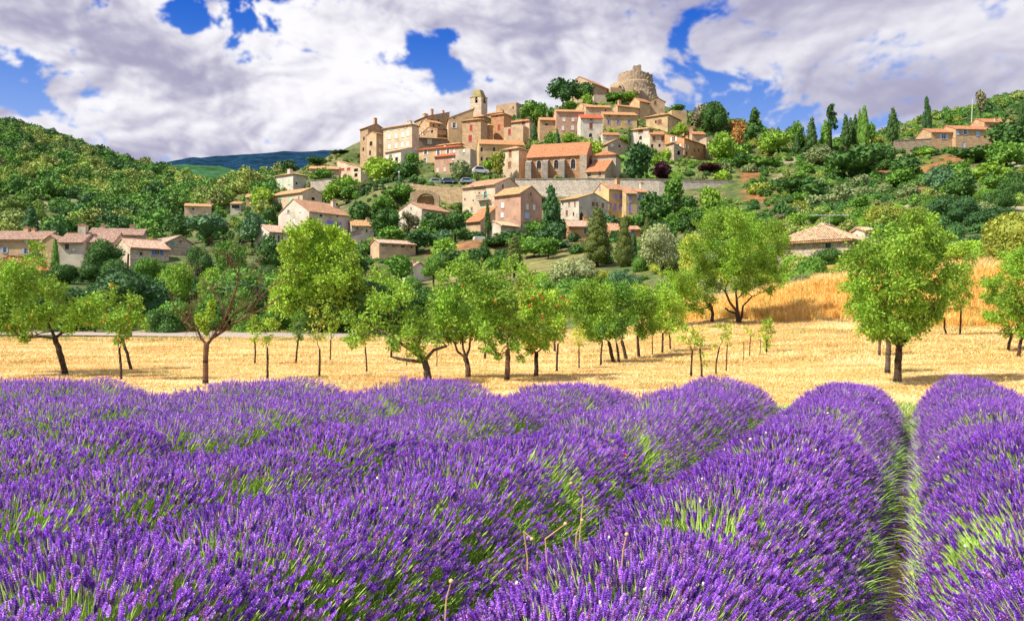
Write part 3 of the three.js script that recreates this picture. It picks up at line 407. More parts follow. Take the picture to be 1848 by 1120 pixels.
H('long_house', 'long low house with a pink tile roof and four windows above the big lime tree', [972, 1046, 1352, 960, 833], 158, 34, { r: 'x', p: 13, c: 'tan', rc: 'pink', w: [[1090, 847, 44, 32, 'f', 'white'], [1170, 854, 28, 32, 'f', 'white'], [1245, 858, 30, 22, 'p'], [1318, 864, 14, 24, 'p']] });
H('cottage', 'white cottage with a pink gabled roof behind the apple trees', [1160, 1292, 1480, 1130, 1066], 139, 50, { r: 'z', p: 22, c: 'white', rc: 'pink', ch: [[-0.2, 0.4, 0.7, 0.6]] });
// --- the terrace house on the right-hand slope and the farmhouse roof
sheet(1280, 140, 3.253);
H('farmhouse', 'lower stone half of the terrace house with one pale blue pair of shutters', [1298, 1306, 1446, 440, 319], 240, 5, { r: 'x', p: 17, c: 'tan', t: 'stone', rc: 'terra', Lb: 8, w: [[1380, 344, 26, 32, 'o', 'sky']], ch: [[0.95, 0, 1.0, 0.9]] });
H('farmhouse', 'taller stone half of the terrace house with three pale blue windows and a blue door', [1440, 1449, 1662, 440, 301], 239, 5, { r: 'x', p: 16, c: 'tan', t: 'stone', rc: 'terra', Lb: 9, w: [[1463, 321, 18, 28, 's', 'sky'], [1506, 319, 18, 30, 'o', 'sky'], [1580, 328, 24, 30, 's', 'sky'], [1497, 393, 16, 34, 'D', 'sky']] });
H('farmhouse', 'rear wing with a bright terracotta roof behind the terrace house', [1610, 1618, 1816, 330, 260], 250, 5, { r: 'x', p: 18, c: 'tan', t: 'stone', rc: 'terra', Lb: 8, ch: [[-0.25, 0.8, 1.0, 0.7]] });
H('farmhouse', 'stone farmhouse behind the orchard whose broad hipped tile roof shows its courses', [395, 815, 985, 1040, 945], 80, 52, { r: 'h', p: 19, c: 'stone', t: 'stone', rc: 'straw', ch: [[0.25, 0.1, 0.5, 0.7]], deep: 3, w: [[700, 985, 26, 30, 'p']] });
H('outbuilding', 'small tile-roofed outbuilding right of the hipped farmhouse roof', [908, 914, 972, 960, 902], 92, 8, { r: 'x', p: 8, c: 'pale', rc: 'straw', Lb: 3 });
// --- the hamlet on the left
sheet(0, 200, 3.733);
H('farmhouse', 'long tan house with pale blue shutters at the left of the hamlet', [-215, -205, 292, 1060, 866], 150, 3, { r: 'x', p: 17, c: 'tan', rc: 'pink', Lb: 8, w: [[28, 936, 20, 40, 'o', 'sky'], [170, 944, 22, 40, 'o', 'sky'], [30, 868, 16, 20, 'o', 'sky'], [175, 880, 16, 20, 'o', 'sky'], [28, 1000, 20, 30, 'p']], ch: [[0.25, 0.1, 0.9, 0.8], [0.45, 0.1, 0.7, 0.6]] });
H('stone_house', 'tan gable end between the long tan house and the white hamlet houses', [268, 276, 394, 1040, 880], 147, 6, { r: 'z', p: 30, c: 'ochre', rc: 'pink', Lb: 9 });
H('stone_house', 'whitish hamlet house with one dark framed window and ivy at its corner', [386, 394, 560, 1050, 886], 145, 6, { r: 'x', p: 20, c: 'pale', rc: 'pink', Lb: 7, w: [[448, 912, 26, 40, 'f', 'wood'], [492, 934, 14, 18, 's', 'white']], ch: [[0.3, 0, 1.6, 1.3]] });
H('stone_house', 'whitish blank-walled hamlet house behind the dark bushy tree', [552, 560, 762, 1040, 884], 147, 8, { r: 'x', p: 20, c: 'pale', t: 'stone', rc: 'pink', Lb: 8 });
H('long_house', 'long stone house at the back of the hamlet with a blue shutter', [532, 592, 957, 920, 832], 168, 14, { r: 'x', Lb: 7, p: 16, c: 'stone', rc: 'pink', w: [[808, 854, 18, 24, 'd'], [898, 860, 22, 26, 's', 'blue'], [857, 856, 10, 18, 's', 'sky'], [660, 850, 12, 16, 'p']], ch: [[0.5, 0, 0.8, 0.9], [-0.6, 0, 0.9, 0.7]] });
H('stone_house', 'stone hamlet house with bright blue open shutters', [768, 874, 1136, 1020, 918], 141, 48, { r: 'x', p: 20, c: 'pale', t: 'stone', rc: 'pink', w: [[1058, 952, 24, 32, 'o', 'blue'], [948, 962, 12, 22, 'p']] });
H('barn', 'gabled stone barn with a small teal shutter at the right of the hamlet', [952, 1130, 1292, 1000, 884], 151, 44, { r: 'z', p: 21, c: 'stone', t: 'stone', rc: 'grey', w: [[1160, 894, 18, 24, 's', 'teal'], [1215, 880, 10, 12, 'p']] });
H('cottage', 'cottage with an orange-red roof behind the leftmost fruit tree', [-20, 128, 345, 1150, 1062], 108, 62, { r: 'x', p: 24, c: 'cream', rc: 'red' });
H('cottage', 'small cream house standing alone on the wooded hill', [1203, 1240, 1418, 720, 638], 262, 14, { r: 'x', Lb: 5, p: 14, c: 'cream', rc: 'straw', w: [[1222, 660, 8, 20, 'p'], [1300, 660, 12, 16, 'p']], ch: [[0.8, 0, 1.2, 1.0]] });
H('cottage', 'small flat pale building with a dark loggia on the wooded hill', [1540, 1550, 1622, 710, 625], 255, 8, { r: '-z', p: 6, c: 'pale', Lb: 5, rc: 'straw', w: [[1585, 645, 50, 22, 'p']] });
H('cottage', 'cream cottage half hidden by trees where the wooded hill meets the village', [1646, 1654, 1726, 680, 580], 268, 8, { r: 'x', p: 16, c: 'ochre', rc: 'straw', Lb: 6 });

// ---------------------------------------------------------------- the lie of the land
// rows: metres ahead; columns: bearings (as frame columns); values: where the ground stands in the frame at that bearing and distance
const LU = [-400, 0, 300, 500, 700, 900, 1100, 1300, 1500, 1700, 1850, 2250];
const LAND = [
  [14, null], [24, null],
  [30, [, , , , , , , 655, 652, 648, 645, 640]],
  [38, [, , , , , , 636, 622, 612, 607, 610, 600]],
  [46, [, , , , , 624, 618, 578, 573, 584, 588, 575]],
  [54, [, , , , , 617, 604, 556, 517, 502, 494, 480]],
  [66, [, , , , , 605, 588, 530, 498, 476, 462, 450]],
  [80, [596, 596, 596, 597, 597, 588, 560, 505, 475, 450, 437, 425]],
  [100, [588, 588, 590, 588, 572, 545, 512, 475, 442, 425, 407, 395]],
  [130, [525, 528, 540, 540, 520, 495, 466, 437, 406, 380, 360, 345]],
  [150, [478, 480, 472, 480, 470, 466, 442, 416, 390, 355, 338, 322]],
  [180, [455, 458, 445, 430, 440, 438, 415, 382, 355, 325, 300, 285]],
  [210, [424, 426, 425, 400, 392, 388, 376, 347, 325, 297, 272, 258]],
  [226, [409, 412, 415, 386, 357, 366, 371, 366, 310, 281, 254, 246]],
  [240, [396, 400, 405, 374, 334, 323, 319, 318, 297, 268, 250, 236]],
  [270, [362, 370, 388, 346, 279, 263, 262, 275, 272, 248, 231, 216]],
  [300, [328, 340, 370, 324, 243, 217, 212, 240, 260, 236, 213, 198]],
  [330, [298, 312, 354, 330, 236, 208, 172, 216, 264, 226, 200, 184]],
  [380, [254, 272, 336, 376, 300, 275, 252, 264, 284, 216, 180, 160]],
  [450, [216, 236, 318, 392, 400, 400, 390, 360, 300, 213, 172, 145]],
  [520, [202, 230, 322, 400, 430, 430, 430, 420, 340, 230, 182, 150]],
  [700, [250, 290, 360, 430, 470, 470, 470, 460, 410, 340, 310, 280]],
  [1200, [490, 500, 515, 520, 520, 520, 520, 520, 510, 490, 480, 470]],
  [2500, [555, 555, 555, 555, 555, 555, 555, 555, 555, 555, 555, 555]],
  [9000, [568, 568, 568, 568, 568, 568, 568, 568, 568, 568, 568, 568]],
].map(([D, r]) => ({ D, y: LU.map((_, i) => (r && r[i] !== undefined ? EYE + (HOR - r[i]) / F * D : 0)) }));
function baseLand(u, D) {
  if (D <= 24) return 0;
  let k = 0; while (k + 2 < LAND.length && LAND[k + 1].D < D) k++;
  let c = 0; while (c + 2 < LU.length && LU[c + 1] < u) c++;
  const t = clamp((D - LAND[k].D) / (LAND[k + 1].D - LAND[k].D)), f0 = clamp((u - LU[c]) / (LU[c + 1] - LU[c])), f = lerp(f0, f0 * f0 * (3 - 2 * f0), 0.5);
  return lerp(lerp(LAND[k].y[c], LAND[k].y[c + 1], f), lerp(LAND[k + 1].y[c], LAND[k + 1].y[c + 1], f), t);
}
const uOf = (x, z) => (z < -1 ? CX + F * x / -z : CX);
for (const q of [[867, 313, 245], [788, 332, 228], [810, 331, 226], [844, 331, 224], [765, 375, 196], [881, 252, 282], [720, 332, 224], [1660, 268, 236], [1640, 266, 238]]) { const c = atp(...q); PADS.push([c[0], c[2], c[1]]); }   // car park, arch, turret, lamp, terrace
for (const p of PADS) p[3] = p[2] - baseLand(uOf(p[0], p[1]), -p[1]);
function ground(x, z) {
  const D = -z; let h = baseLand(uOf(x, z), D);
  if (D > 60 && D < 600) {
    let sw = 0.12, sr = 0; for (const p of PADS) { const dx = x - p[0], dz = z - p[1], d = dx * dx + dz * dz; if (d < 500) { const w = Math.exp(-d / 60); sw += w; sr += w * p[3]; } } h += sr / sw;
    const rough = sstep(80, 200, D); h += rough * (fbm(x / 18, 1.5, z / 18, 4) * 2.4 + fbm(x / 46, 5.5, z / 46, 2) * 3.5 * sstep(230, 300, D) * sstep(-20, -75, x));
  } else if (D > 13) h += fbm(x / 6, 4.2, z / 6, 3) * 0.10 * sstep(14, 22, D);
  return h;
}
// sheets of ground, split along lines of distance so that they meet edge to edge
function land(name, Ds, us, mat, colour) {
  const p = [], idx = [], col = [], n = us.length;
  for (const D of Ds) for (const u of us) { const x = (u - CX) / F * D, y = ground(x, -D); p.push(x, y, -D); if (colour) col.push(...colour(x, y, -D, u)); }
  for (let j = 0; j + 1 < Ds.length; j++) for (let i = 0; i + 1 < n; i++) { const a = j * n + i, b = a + 1, c = a + n, d = c + 1; idx.push(a, b, d, a, d, c); }
  const g = new THREE.BufferGeometry(); g.setAttribute('position', new THREE.BufferAttribute(new Float32Array(p), 3)); if (colour) g.setAttribute('color', new THREE.BufferAttribute(new Float32Array(col), 3)); g.setIndex(idx); g.computeVertexNormals();
  const uv = new Float32Array(p.length / 3 * 2); for (let i = 0; i < p.length / 3; i++) { uv[i * 2] = p[i * 3]; uv[i * 2 + 1] = -p[i * 3 + 2] + p[i * 3 + 1] * 0.6; } g.setAttribute('uv', new THREE.BufferAttribute(uv, 2));
  return struct(name, g, mat);
}
const span = (a, b, n) => [...Array(n + 1).keys()].map((i) => a + (b - a) * i / n), geo = (a, b, n) => [...Array(n + 1).keys()].map((i) => a * Math.pow(b / a, i / n));
const US = [-2600, -1200, ...span(-500, 2350, 190), 3000, 4400];
const mix3 = (a, b, t) => [lerp(a[0], b[0], t), lerp(a[1], b[1], t), lerp(a[2], b[2], t)];
const soilMat = std([0.66, 0.47, 0.27], { map: T.soil, bump: T.soil, bs: 0.04, r: 0.95 });
{ const g = new GB(); for (let i = -16; i < 16; i++) for (let j = -10; j < 5; j++) { const P = (a, b) => [a * 2.5 + 4, 0, -b * 2.78]; g.quad(P(i, j), P(i + 1, j), P(i + 1, j + 1), P(i, j + 1)); } struct('lavender_soil', g.build(), soilMat); }
const streak = (x, D) => fbm(x / 5, 3, D / 1.6, 4) * 2.3; // mower swathes; the darker streaks also put shade into the straw colour
const strawMat = std([1, 1, 1], { vc: true, map: T.straw, bump: T.straw, bs: 0.05, r: 0.95 });
land('orchard_field', [13.9, ...geo(15, 62, 70)], US, strawMat, (x, y, z) => { const st = streak(x, -z), c = [0.84, 0.57, 0.22]; return st > 0 ? mix3(c, [0.95, 0.77, 0.44], clamp(st) * 0.8) : mix3(c, [0.58, 0.35, 0.10], clamp(-st) * 0.75); });
const wildMat = std([1, 1, 1], { map: T.wild, bump: T.wild, bs: 0.2, r: 0.97, vc: true });
const EARTH = [0.42, 0.20, 0.09], SCREE = [0.55, 0.47, 0.38], GRASS = [0.13, 0.20, 0.045], DRY = [0.30, 0.26, 0.10], RED = [0.50, 0.20, 0.07], LAWN = [0.16, 0.32, 0.04], HAY = [0.80, 0.50, 0.15];
land('hillside', [...geo(62, 160, 60), ...geo(163, 560, 120), 620, 700, 900, 1200, 1800, 2500, 4000, 9000], US, wildMat, (x, y, z, u) => {
  const D = -z, a = fbm(x / 9, 2, z / 9, 4) * 1.6, b = fbm(x / 25, 8, z / 25, 3) * 1.8; let c = mix3(GRASS, DRY, sstep(-0.1, 0.6, a));
  if (D < 74) c = mix3(c, u > 1150 ? HAY : GRASS, u > 1150 ? 0.75 : 0.3);
  if (D > 120 && D < 165 && u > 760 && u < 1080) c = D > 158 ? EARTH : [0.33, 0.31, 0.11];           // mown field and bare bank under the lower houses
  if (D > 235 && D < 262 && u > 1090 && u < 1330) c = LAWN;                                             // lawn above the terrace wall
  if (u > 1330 && D > 110 && D < 270) c = mix3(c, b > 0 ? RED : SCREE, sstep(0.12, 0.4, Math.abs(b)) * 0.9);   // bare rock and red earth on the right-hand slope
  if (u < 470 && D > 200) c = mix3(c, SCREE, sstep(0.35, 0.6, b) * 0.7);
  if (u > 480 && u < 1300 && D > 180 && D < 340) c = mix3(c, [0.45, 0.35, 0.22], sstep(-0.2, 0.4, a) * 0.6);
  return c;
});
struct('ground', new THREE.CircleGeometry(11000, 48).rotateX(-Math.PI / 2).translate(0, -2.5, 0), std([0.20, 0.18, 0.08], { map: T.wild, r: 1 }));

// the lane along the foot of the orchard
{ const g = new GB(), n = 50, e = []; for (let i = 0; i <= n; i++) { const u = lerp(-420, 640, i / n), D = 66 + Math.sin(i * 0.09) * 3, w = 4.8, x = (u - CX) / F * D; e.push([[x, 0, -D], [x, 0, -D - 2 * w]]); }
  for (const q of e) for (const p of q) p[1] = Math.max(ground(p[0], p[2]), ground(p[0] + 1, p[2]), ground(p[0], p[2] - 1.5)) + 0.05;
  for (let i = 0; i < n; i++) g.quad(e[i][0], e[i + 1][0], e[i + 1][1], e[i][1]); struct('road', g.build(), std([0.46, 0.385, 0.34], { map: T.road, r: 0.9 })); }

// far wooded ridges; haze and cloud shade are mixed into the farther one's blue
function ridge(name, D, line, base, thick, colour, seed) {
  const p = [], idx = [], n = 160, m = 14;
  const at = (u) => { let k = 0; while (k + 2 < line.length && line[k + 1][0] < u) k++; const t = clamp((u - line[k][0]) / (line[k + 1][0] - line[k][0])), f = t * t * (3 - 2 * t); return lerp(line[k][1], line[k + 1][1], f); };
  for (let j = 0; j <= m; j++) for (let i = 0; i <= n; i++) { const u = lerp(line[0][0], line[line.length - 1][0], i / n), t = j / m, Dk = D + (t - 0.6) * thick, s = t < 0.6 ? Math.sin(t / 0.6 * Math.PI / 2) : Math.cos((t - 0.6) / 0.4 * Math.PI / 2), x = (u - CX) / F * D, top = EYE + (HOR - at(u)) / F * D;
    p.push(x, lerp(base, top, s) + fbm(x / 160, seed, Dk / 160, 4) * 45 * s * Math.min(1, (1.15 - s) * 3), -Dk); }
  for (let j = 0; j < m; j++) for (let i = 0; i < n; i++) { const a = j * (n + 1) + i; idx.push(a, a + 1, a + n + 2, a, a + n + 2, a + n + 1); }
  const g = new THREE.BufferGeometry(); g.setAttribute('position', new THREE.BufferAttribute(new Float32Array(p), 3)); g.setIndex(idx);
  g.computeVertexNormals(); const uv = new Float32Array(p.length / 3 * 2); for (let i = 0; i < p.length / 3; i++) { uv[i * 2] = p[i * 3] / 12; uv[i * 2 + 1] = -p[i * 3 + 2] / 12 + p[i * 3 + 1] / 12; } g.setAttribute('uv', new THREE.BufferAttribute(uv, 2));
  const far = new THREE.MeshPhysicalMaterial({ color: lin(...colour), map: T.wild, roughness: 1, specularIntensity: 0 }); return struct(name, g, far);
}
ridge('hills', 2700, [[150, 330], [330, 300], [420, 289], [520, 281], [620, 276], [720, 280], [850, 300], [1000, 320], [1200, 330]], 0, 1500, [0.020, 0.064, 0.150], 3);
ridge('hills', 1500, [[200, 340], [330, 312], [400, 308], [470, 318], [540, 322], [640, 326], [760, 340], [900, 360]], 0, 800, [0.075, 0.20, 0.10], 9);

// ---------------------------------------------------------------- castle, spire, turret, buttresses, walls, fittings
const stoneMat = (c, bs = 0.08) => std(c, { map: T.stone, bump: T.stoneB, bs, r: 0.95 });
{ // ruined round keep: a drum with a lower broken outer wall on the left, a torn hollow on the right and a square stub on top
  sheet(900, 100, 3.734);
  const D = 334, m = D / F / SH[2], c = atp(X(940), Y(280), D), root = thing('castle_keep', 'ruined round stone castle keep crowning the village with a square stub on top', 'castle', [c[0], c[1], c[2] - 8]);
  const N = 96, M = 40, g = new GB();
  const hTop = (a) => { const s = Math.cos(a); return lerp(11.2, 10.4, sstep(-0.2, 0.9, s)) + noise3(a * 4, 3, 1) * 0.5; };
  const pt = (i, j) => { const a = i / N * 2 * Math.PI, t = j / M, y = lerp(-5, hTop(a), t), k = clamp(y / 11); let r = lerp(8.9, 7.9, clamp(y / 7)) - sstep(7.0, 7.5, y) * 0.75 - clamp((y - 7.5) / 4) * 0.25 + lerp(0, 0.7, sstep(4, 0, y));
    const hol = Math.exp(-(((a - 5.55 + Math.PI * 2) % (Math.PI * 2) < Math.PI ? (a - 5.55) : (a - 5.55 + Math.PI * 2)) ** 2) / 0.05) * Math.exp(-((y - 5.0) ** 2) / 5.5); r -= hol * 2.2 + (a > 5.2 || a < 0.4 ? noise3(a * 9, y * 0.9, 5) * 0.75 : noise3(a * 8, y * 0.7, 2) * 0.22);
    return [Math.cos(a) * r, y, -Math.sin(a) * r]; };
  for (let j = 0; j < M; j++) for (let i = 0; i < N; i++) g.quad(pt(i, j), pt(i + 1, j), pt(i + 1, j + 1), pt(i, j + 1));
  for (let i = 0; i < N; i++) g.tri(pt(i, M), pt(i + 1, M), [0, 10.2, 0]);
  part(root, 'wall', g.build(), stoneMat([0.46, 0.37, 0.28]));
  // broader broken outer wall on the left
  const o = new GB(), R0 = 10.0, q = (a, y, r) => [Math.cos(a) * r - 0.6, y, -Math.sin(a) * r];
  for (let i = 0; i < 40; i++) { const a0 = 2.2 + i * 0.065, a1 = a0 + 0.065, h = (a) => 6.6 - sstep(4.2, 4.75, a) * 5 + noise3(a * 6, 1, 9) * 0.6, y0 = h(a0), y1 = h(a1); o.quad(q(a0, -6, R0 + 0.9), q(a1, -6, R0 + 0.9), q(a1, y1, R0 - 0.2), q(a0, y0, R0 - 0.2)); o.quad(q(a0, y0, R0 - 0.2), q(a1, y1, R0 - 0.2), q(a1, y1, R0 - 1.6), q(a0, y0, R0 - 1.6)); o.quad(q(a1, -6, R0 - 1.6), q(a0, -6, R0 - 1.6), q(a0, y0, R0 - 1.6), q(a1, y1, R0 - 1.6)); }
  part(root, 'outer_wall', o.build(), stoneMat([0.52, 0.42, 0.31]));
  const st = (X(952) - X(940)) * D / F, s = new GB().box(st - 1.6, 9.5, -1.8, st + 1.6, 14.6, 1.6).box(st + 0.4, 14.6, -1.6, st + 1.5, 15.1, 1.2); part(root, 'turret_stub', s.build(), stoneMat([0.44, 0.37, 0.29]));
  // blind arches near the foot
  const ar = new THREE.Shape(); ar.moveTo(-1.5, -2); ar.lineTo(1.5, -2); ar.lineTo(1.5, 1); ar.quadraticCurveTo(1.2, 2.6, 0, 3.2); ar.quadraticCurveTo(-1.2, 2.6, -1.5, 1); const hole = new THREE.Path(); hole.moveTo(-1.05, -2); hole.lineTo(-1.05, 0.9); hole.quadraticCurveTo(-0.9, 2, 0, 2.5); hole.quadraticCurveTo(0.9, 2, 1.05, 0.9); hole.lineTo(1.05, -2); ar.holes.push(hole);
  for (const [a, yy] of [[4.65, 2.6], [4.05, 2.0]]) { const A = part(root, 'arch', metric(new THREE.ExtrudeGeometry(ar, { depth: 1.2, bevelEnabled: false, curveSegments: 6 })), stoneMat([0.50, 0.41, 0.31])); A.position.set(Math.cos(a) * (R0 - 0.1) - 0.6, yy, -Math.sin(a) * (R0 - 0.1)); A.rotation.y = a + Math.PI / 2; }
}
{ // blunt spire and bell
  const { root, eave, a, b } = belfry, g = new GB(), P = (k, y) => [[-a * k, y, b * k], [a * k, y, b * k], [a * k, y, -b * k], [-a * k, y, -b * k]], e = P(1.06, eave), e2 = P(1.06, eave + 0.25), lo = P(0.86, eave + 0.25), hi = P(0.5, eave + 2.9);
  for (let i = 0; i < 4; i++) { const j = (i + 1) % 4; g.quad(e[i], e[j], e2[j], e2[i]); g.quad(e2[i], e2[j], lo[j], lo[i]); g.quad(lo[i], lo[j], hi[j], hi[i]); } g.quad(hi[0], hi[1], hi[2], hi[3]); g.quad(e[3], e[2], e[1], e[0]);
  part(root, 'spire', g.build(), stoneMat([0.40, 0.36, 0.16]));
  const bell = new THREE.LatheGeometry([[0.02, 0.9], [0.25, 0.85], [0.33, 0.5], [0.42, 0.15], [0.55, 0]].map((p) => new THREE.Vector2(...p)), 14); const bm = part(root, 'bell', bell, std([0.10, 0.09, 0.05], { m: 0.6, r: 0.5 })); bm.position.set(0, eave - 2.4, 0);
}
{ // round stair turret
  sheet(620, 100, 4.667); const D = 282, c = atp(X(1222), Y(720), D), r = (X(1258) - X(1186)) / 2 * D / F, h = (Y(720) - Y(588)) / F * D, t = thing('stair_turret', 'round brick stair turret with a flat conical roof and a narrow red window', 'turret', [c[0], c[1], c[2] - r]);
  part(t, 'wall', metric(new THREE.CylinderGeometry(r, r, h + 8, 28).translate(0, (h - 8) / 2, 0)), wallMat('brick', 'stone')); part(t, 'roof', metric(new THREE.ConeGeometry(r + 0.3, 1.0, 28).translate(0, h + 0.5, 0)), roofMat('tan')); const s = part(t, 'shutter', shutterUnit, paint('red')); s.position.set(-r * 0.5, h - 2.2, r * 0.88); s.scale.set(0.7, 1.5, 1); s.rotation.y = -0.5;
}
{ // buttresses of the nave, with weathered sloping tops; the pale corner pier
  sheet(900, 100, 3.734); const { root, a, b, Lb, D } = nave, th = 76 * Math.PI / 180, cs = Math.cos(th), sn = Math.sin(th), C = atp(X(592), Y(850), D), mat = stoneMat([0.42, 0.39, 0.36]);
  for (const [px, w] of [[190, 1.7], [320, 1.7], [432, 1.7], [572, 2.0]]) { const k = (X(px) - CX) / F, s = clamp((C[0] - k * D) / (sn + k * cs), 0.9, Lb - 0.9), z = b - s, out = px > 560 ? 0.5 : 2.1, h = (Y(850) - Y(px > 560 ? 672 : 690)) / F * D, g = new GB();
    const x0 = -a - out, x1 = -a - 0.003, z0 = z - w / 2, z1 = z + w / 2; g.box(x0, -6, z0, x1, h - 0.9 * (px < 560), z1); if (px < 560) { const q = h - 0.897; g.quad([x0, q, z0], [x0, q, z1], [x1, h, z1], [x1, h, z0]).tri([x0, q, z1], [x1, q, z1], [x1, h, z1]).tri([x0, q, z0], [x1, h, z0], [x1, q, z0]); }
    part(root, px > 560 ? 'corner_pier' : 'buttress', g.build(), px > 560 ? stoneMat([0.56, 0.50, 0.43]) : mat); }
  for (const px of [272, 388, 502]) { const k = (X(px) - CX) / F, s = (C[0] - k * D) / (sn + k * cs), ring = new THREE.Shape(), h = 72 / SH[2] * D / F, w = 30 / SH[2] * D / F; archPath(ring, 0, 0, w + 0.7, h + 0.6); const hole = new THREE.Path(); archPath(hole, 0, 0, w, h); ring.holes.push(hole); const A = part(root, 'window_surround', metric(new THREE.ExtrudeGeometry(ring, { depth: 0.06, bevelEnabled: false })), STONE_TRIM); A.position.set(-a - 0.002, (Y(850) - Y(729)) / F * D, b - s); A.rotation.y = -Math.PI / 2; }
}
// walls that run through surveyed points [px, top py, D], foot some metres below
function wall(name, label, pts, drop, thick, mat, cat = 'wall', cope = 0.25) {
  const c = atp(pts[0][0], pts[0][1], pts[0][2]), root = thing(name, label, cat, c), g = new GB(), k = new GB();
  const V = pts.map((p) => { const q = atp(...p); return new THREE.Vector3(q[0] - c[0], q[1] - c[1], q[2] - c[2]); });
  for (let i = 0; i + 1 < V.length; i++) { const p = V[i], q = V[i + 1], n = new THREE.Vector3(p.z - q.z, 0, q.x - p.x).normalize().multiplyScalar(-thick), d = q.clone().sub(p), steps = Math.max(1, Math.round(d.length() / 2.5));
    for (let s = 0; s < steps; s++) { const u = p.clone().addScaledVector(d, s / steps), w = p.clone().addScaledVector(d, (s + 1) / steps); u.y += noise3(u.x, 1, u.z) * 0.12; w.y += noise3(w.x, 1, w.z) * 0.12;
      const U = u.toArray(), W = w.toArray(), U2 = u.clone().add(n).toArray(), W2 = w.clone().add(n).toArray(), dn = (a) => [a[0], a[1] - drop, a[2]];
      g.quad(dn(U), dn(W), W, U).quad(dn(W2), dn(U2), U2, W2).quad(U, W, W2, U2);
      if (cope) { const f = n.clone().multiplyScalar(-0.12 / thick), up = (a, y, e) => [a[0] + e.x, a[1] + y, a[2] + e.z], B = n.clone().multiplyScalar(0.12 / thick); k.quad(up(U, 0.004, f), up(W, 0.004, f), up(W, cope, f), up(U, cope, f)).quad(up(U, cope, f), up(W, cope, f), up(W2, cope, B), up(U2, cope, B)).quad(up(W2, 0.004, B), up(U2, 0.004, B), up(U2, cope, B), up(W2, cope, B)); } } }
  part(root, 'wall', g.build(), mat); if (cope) part(root, 'coping', k.build(), stoneMat([0.42, 0.38, 0.33])); return root;
}
const paleStone = stoneMat([0.84, 0.78, 0.72], 0.05);
RECTS.push([932, 1190, 320, 352, 229], [1190, 1335, 324, 352, 233], [742, 836, 328, 352, 214]);
wall('terrace_wall', 'long pale stone terrace wall below the church and lawn', [[930, 324, 230], [1060, 323, 229], [1190, 324, 230], [1330, 327, 236]], 16, 0.8, paleStone);
wall('retaining_wall', 'rough tan retaining wall of the car park', [[740, 331, 222], [768, 334, 218], [800, 337, 214], [836, 338, 210]], 9, 0.8, stoneMat([0.52, 0.40, 0.26], 0.15), 'wall', 0);
wall('garden_wall', 'low garden wall right of the pinkish house', [[930, 412, 172], [965, 405, 174], [990, 412, 176]], 4, 0.5, stoneMat([0.48, 0.40, 0.32]), 'wall', 0);
wall('garden_wall', 'stone terrace wall running left from the terrace house on the right slope', [[1614, 254, 238], [1650, 252, 238], [1682, 250, 238]], 8, 0.6, stoneMat([0.50, 0.41, 0.32]), 'wall', 0.15);
wall('roadside_wall', 'pale wall of the village street below the round plane trees', [[560, 326, 243], [590, 323, 243], [612, 321, 243]], 4, 0.5, paleStone, 'wall', 0.15);
wall('roadside_wall', 'dark-shadowed kerb wall of the street by the lamp post', [[715, 333, 226], [740, 337, 223], [764, 341, 220]], 1.2, 0.4, stoneMat([0.45, 0.40, 0.36]), 'wall', 0);
{ // ruined arch
  sheet(700, 280, 5.09); const D = 196, c = atp(X(330), Y(480), D), t = thing('ruined_arch', 'ruined stone vault open to the front above the pale gabled cottage', 'ruin', c), s = new THREE.Shape(); s.moveTo(-3.2, -3); s.lineTo(3.6, -3); s.lineTo(3.6, 2.9); s.lineTo(1.4, 4.0); s.lineTo(-1.6, 4.1); s.lineTo(-3.2, 3.4);
  const h = new THREE.Path(); h.moveTo(-1.6, -3); h.lineTo(-1.6, 1.8); h.quadraticCurveTo(-1.2, 3.2, 0.4, 3.3); h.quadraticCurveTo(2.3, 3.2, 2.5, 1.8); h.lineTo(2.5, -3); s.holes.push(h);
  part(t, 'wall', metric(new THREE.ExtrudeGeometry(s, { depth: 2.2, bevelEnabled: false })).translate(0, 0, -2), stoneMat([0.56, 0.46, 0.32], 0.15)); part(t, 'back_wall', new GB().box(-3, -3, -3, 3.4, 3, -2.003).build(), stoneMat([0.60, 0.47, 0.31], 0.15));
}
const railMat = std([0.10, 0.10, 0.11], { r: 0.6 });
function balcony(h, face, x, y, w, d) { // slab with a railing of bars, on a house
  const t = new THREE.Group(); t.name = 'balcony'; t.position.set(...(face === 'L' ? [-h.a, y, x] : [x, y, h.b])); if (face === 'L') t.rotation.y = -Math.PI / 2; h.root.add(t);
  part(t, 'slab', new GB().box(-w / 2, -0.16, 0.004, w / 2, 0, d).build(), STONE_TRIM); const g = new GB(); g.box(-w / 2, 0.95, d - 0.07, w / 2, 1.02, d - 0.02); for (let i = 0; i <= w / 0.16; i++) g.box(-w / 2 + i * 0.16, 0, d - 0.06, -w / 2 + i * 0.16 + 0.03, 0.95, d - 0.03); for (const s of [-1, 1]) g.box(s * w / 2 - 0.03, 0.95, 0.01, s * w / 2 + 0.03, 1.02, d - 0.07); part(t, 'railing', g.build(), railMat); return t;
}
{ sheet(700, 280, 5.09); const th = 54 * Math.PI / 180, k = (X(885) - CX) / F, D = 191, C = atp(X(985), Y(590), D), s = (C[0] - k * D) / (Math.sin(th) + k * Math.cos(th)); balcony(balconyHouse, 'L', balconyHouse.b - s, (Y(590) - Y(402)) / F * (D + s * Math.cos(th)), 3.4, 1.0); }
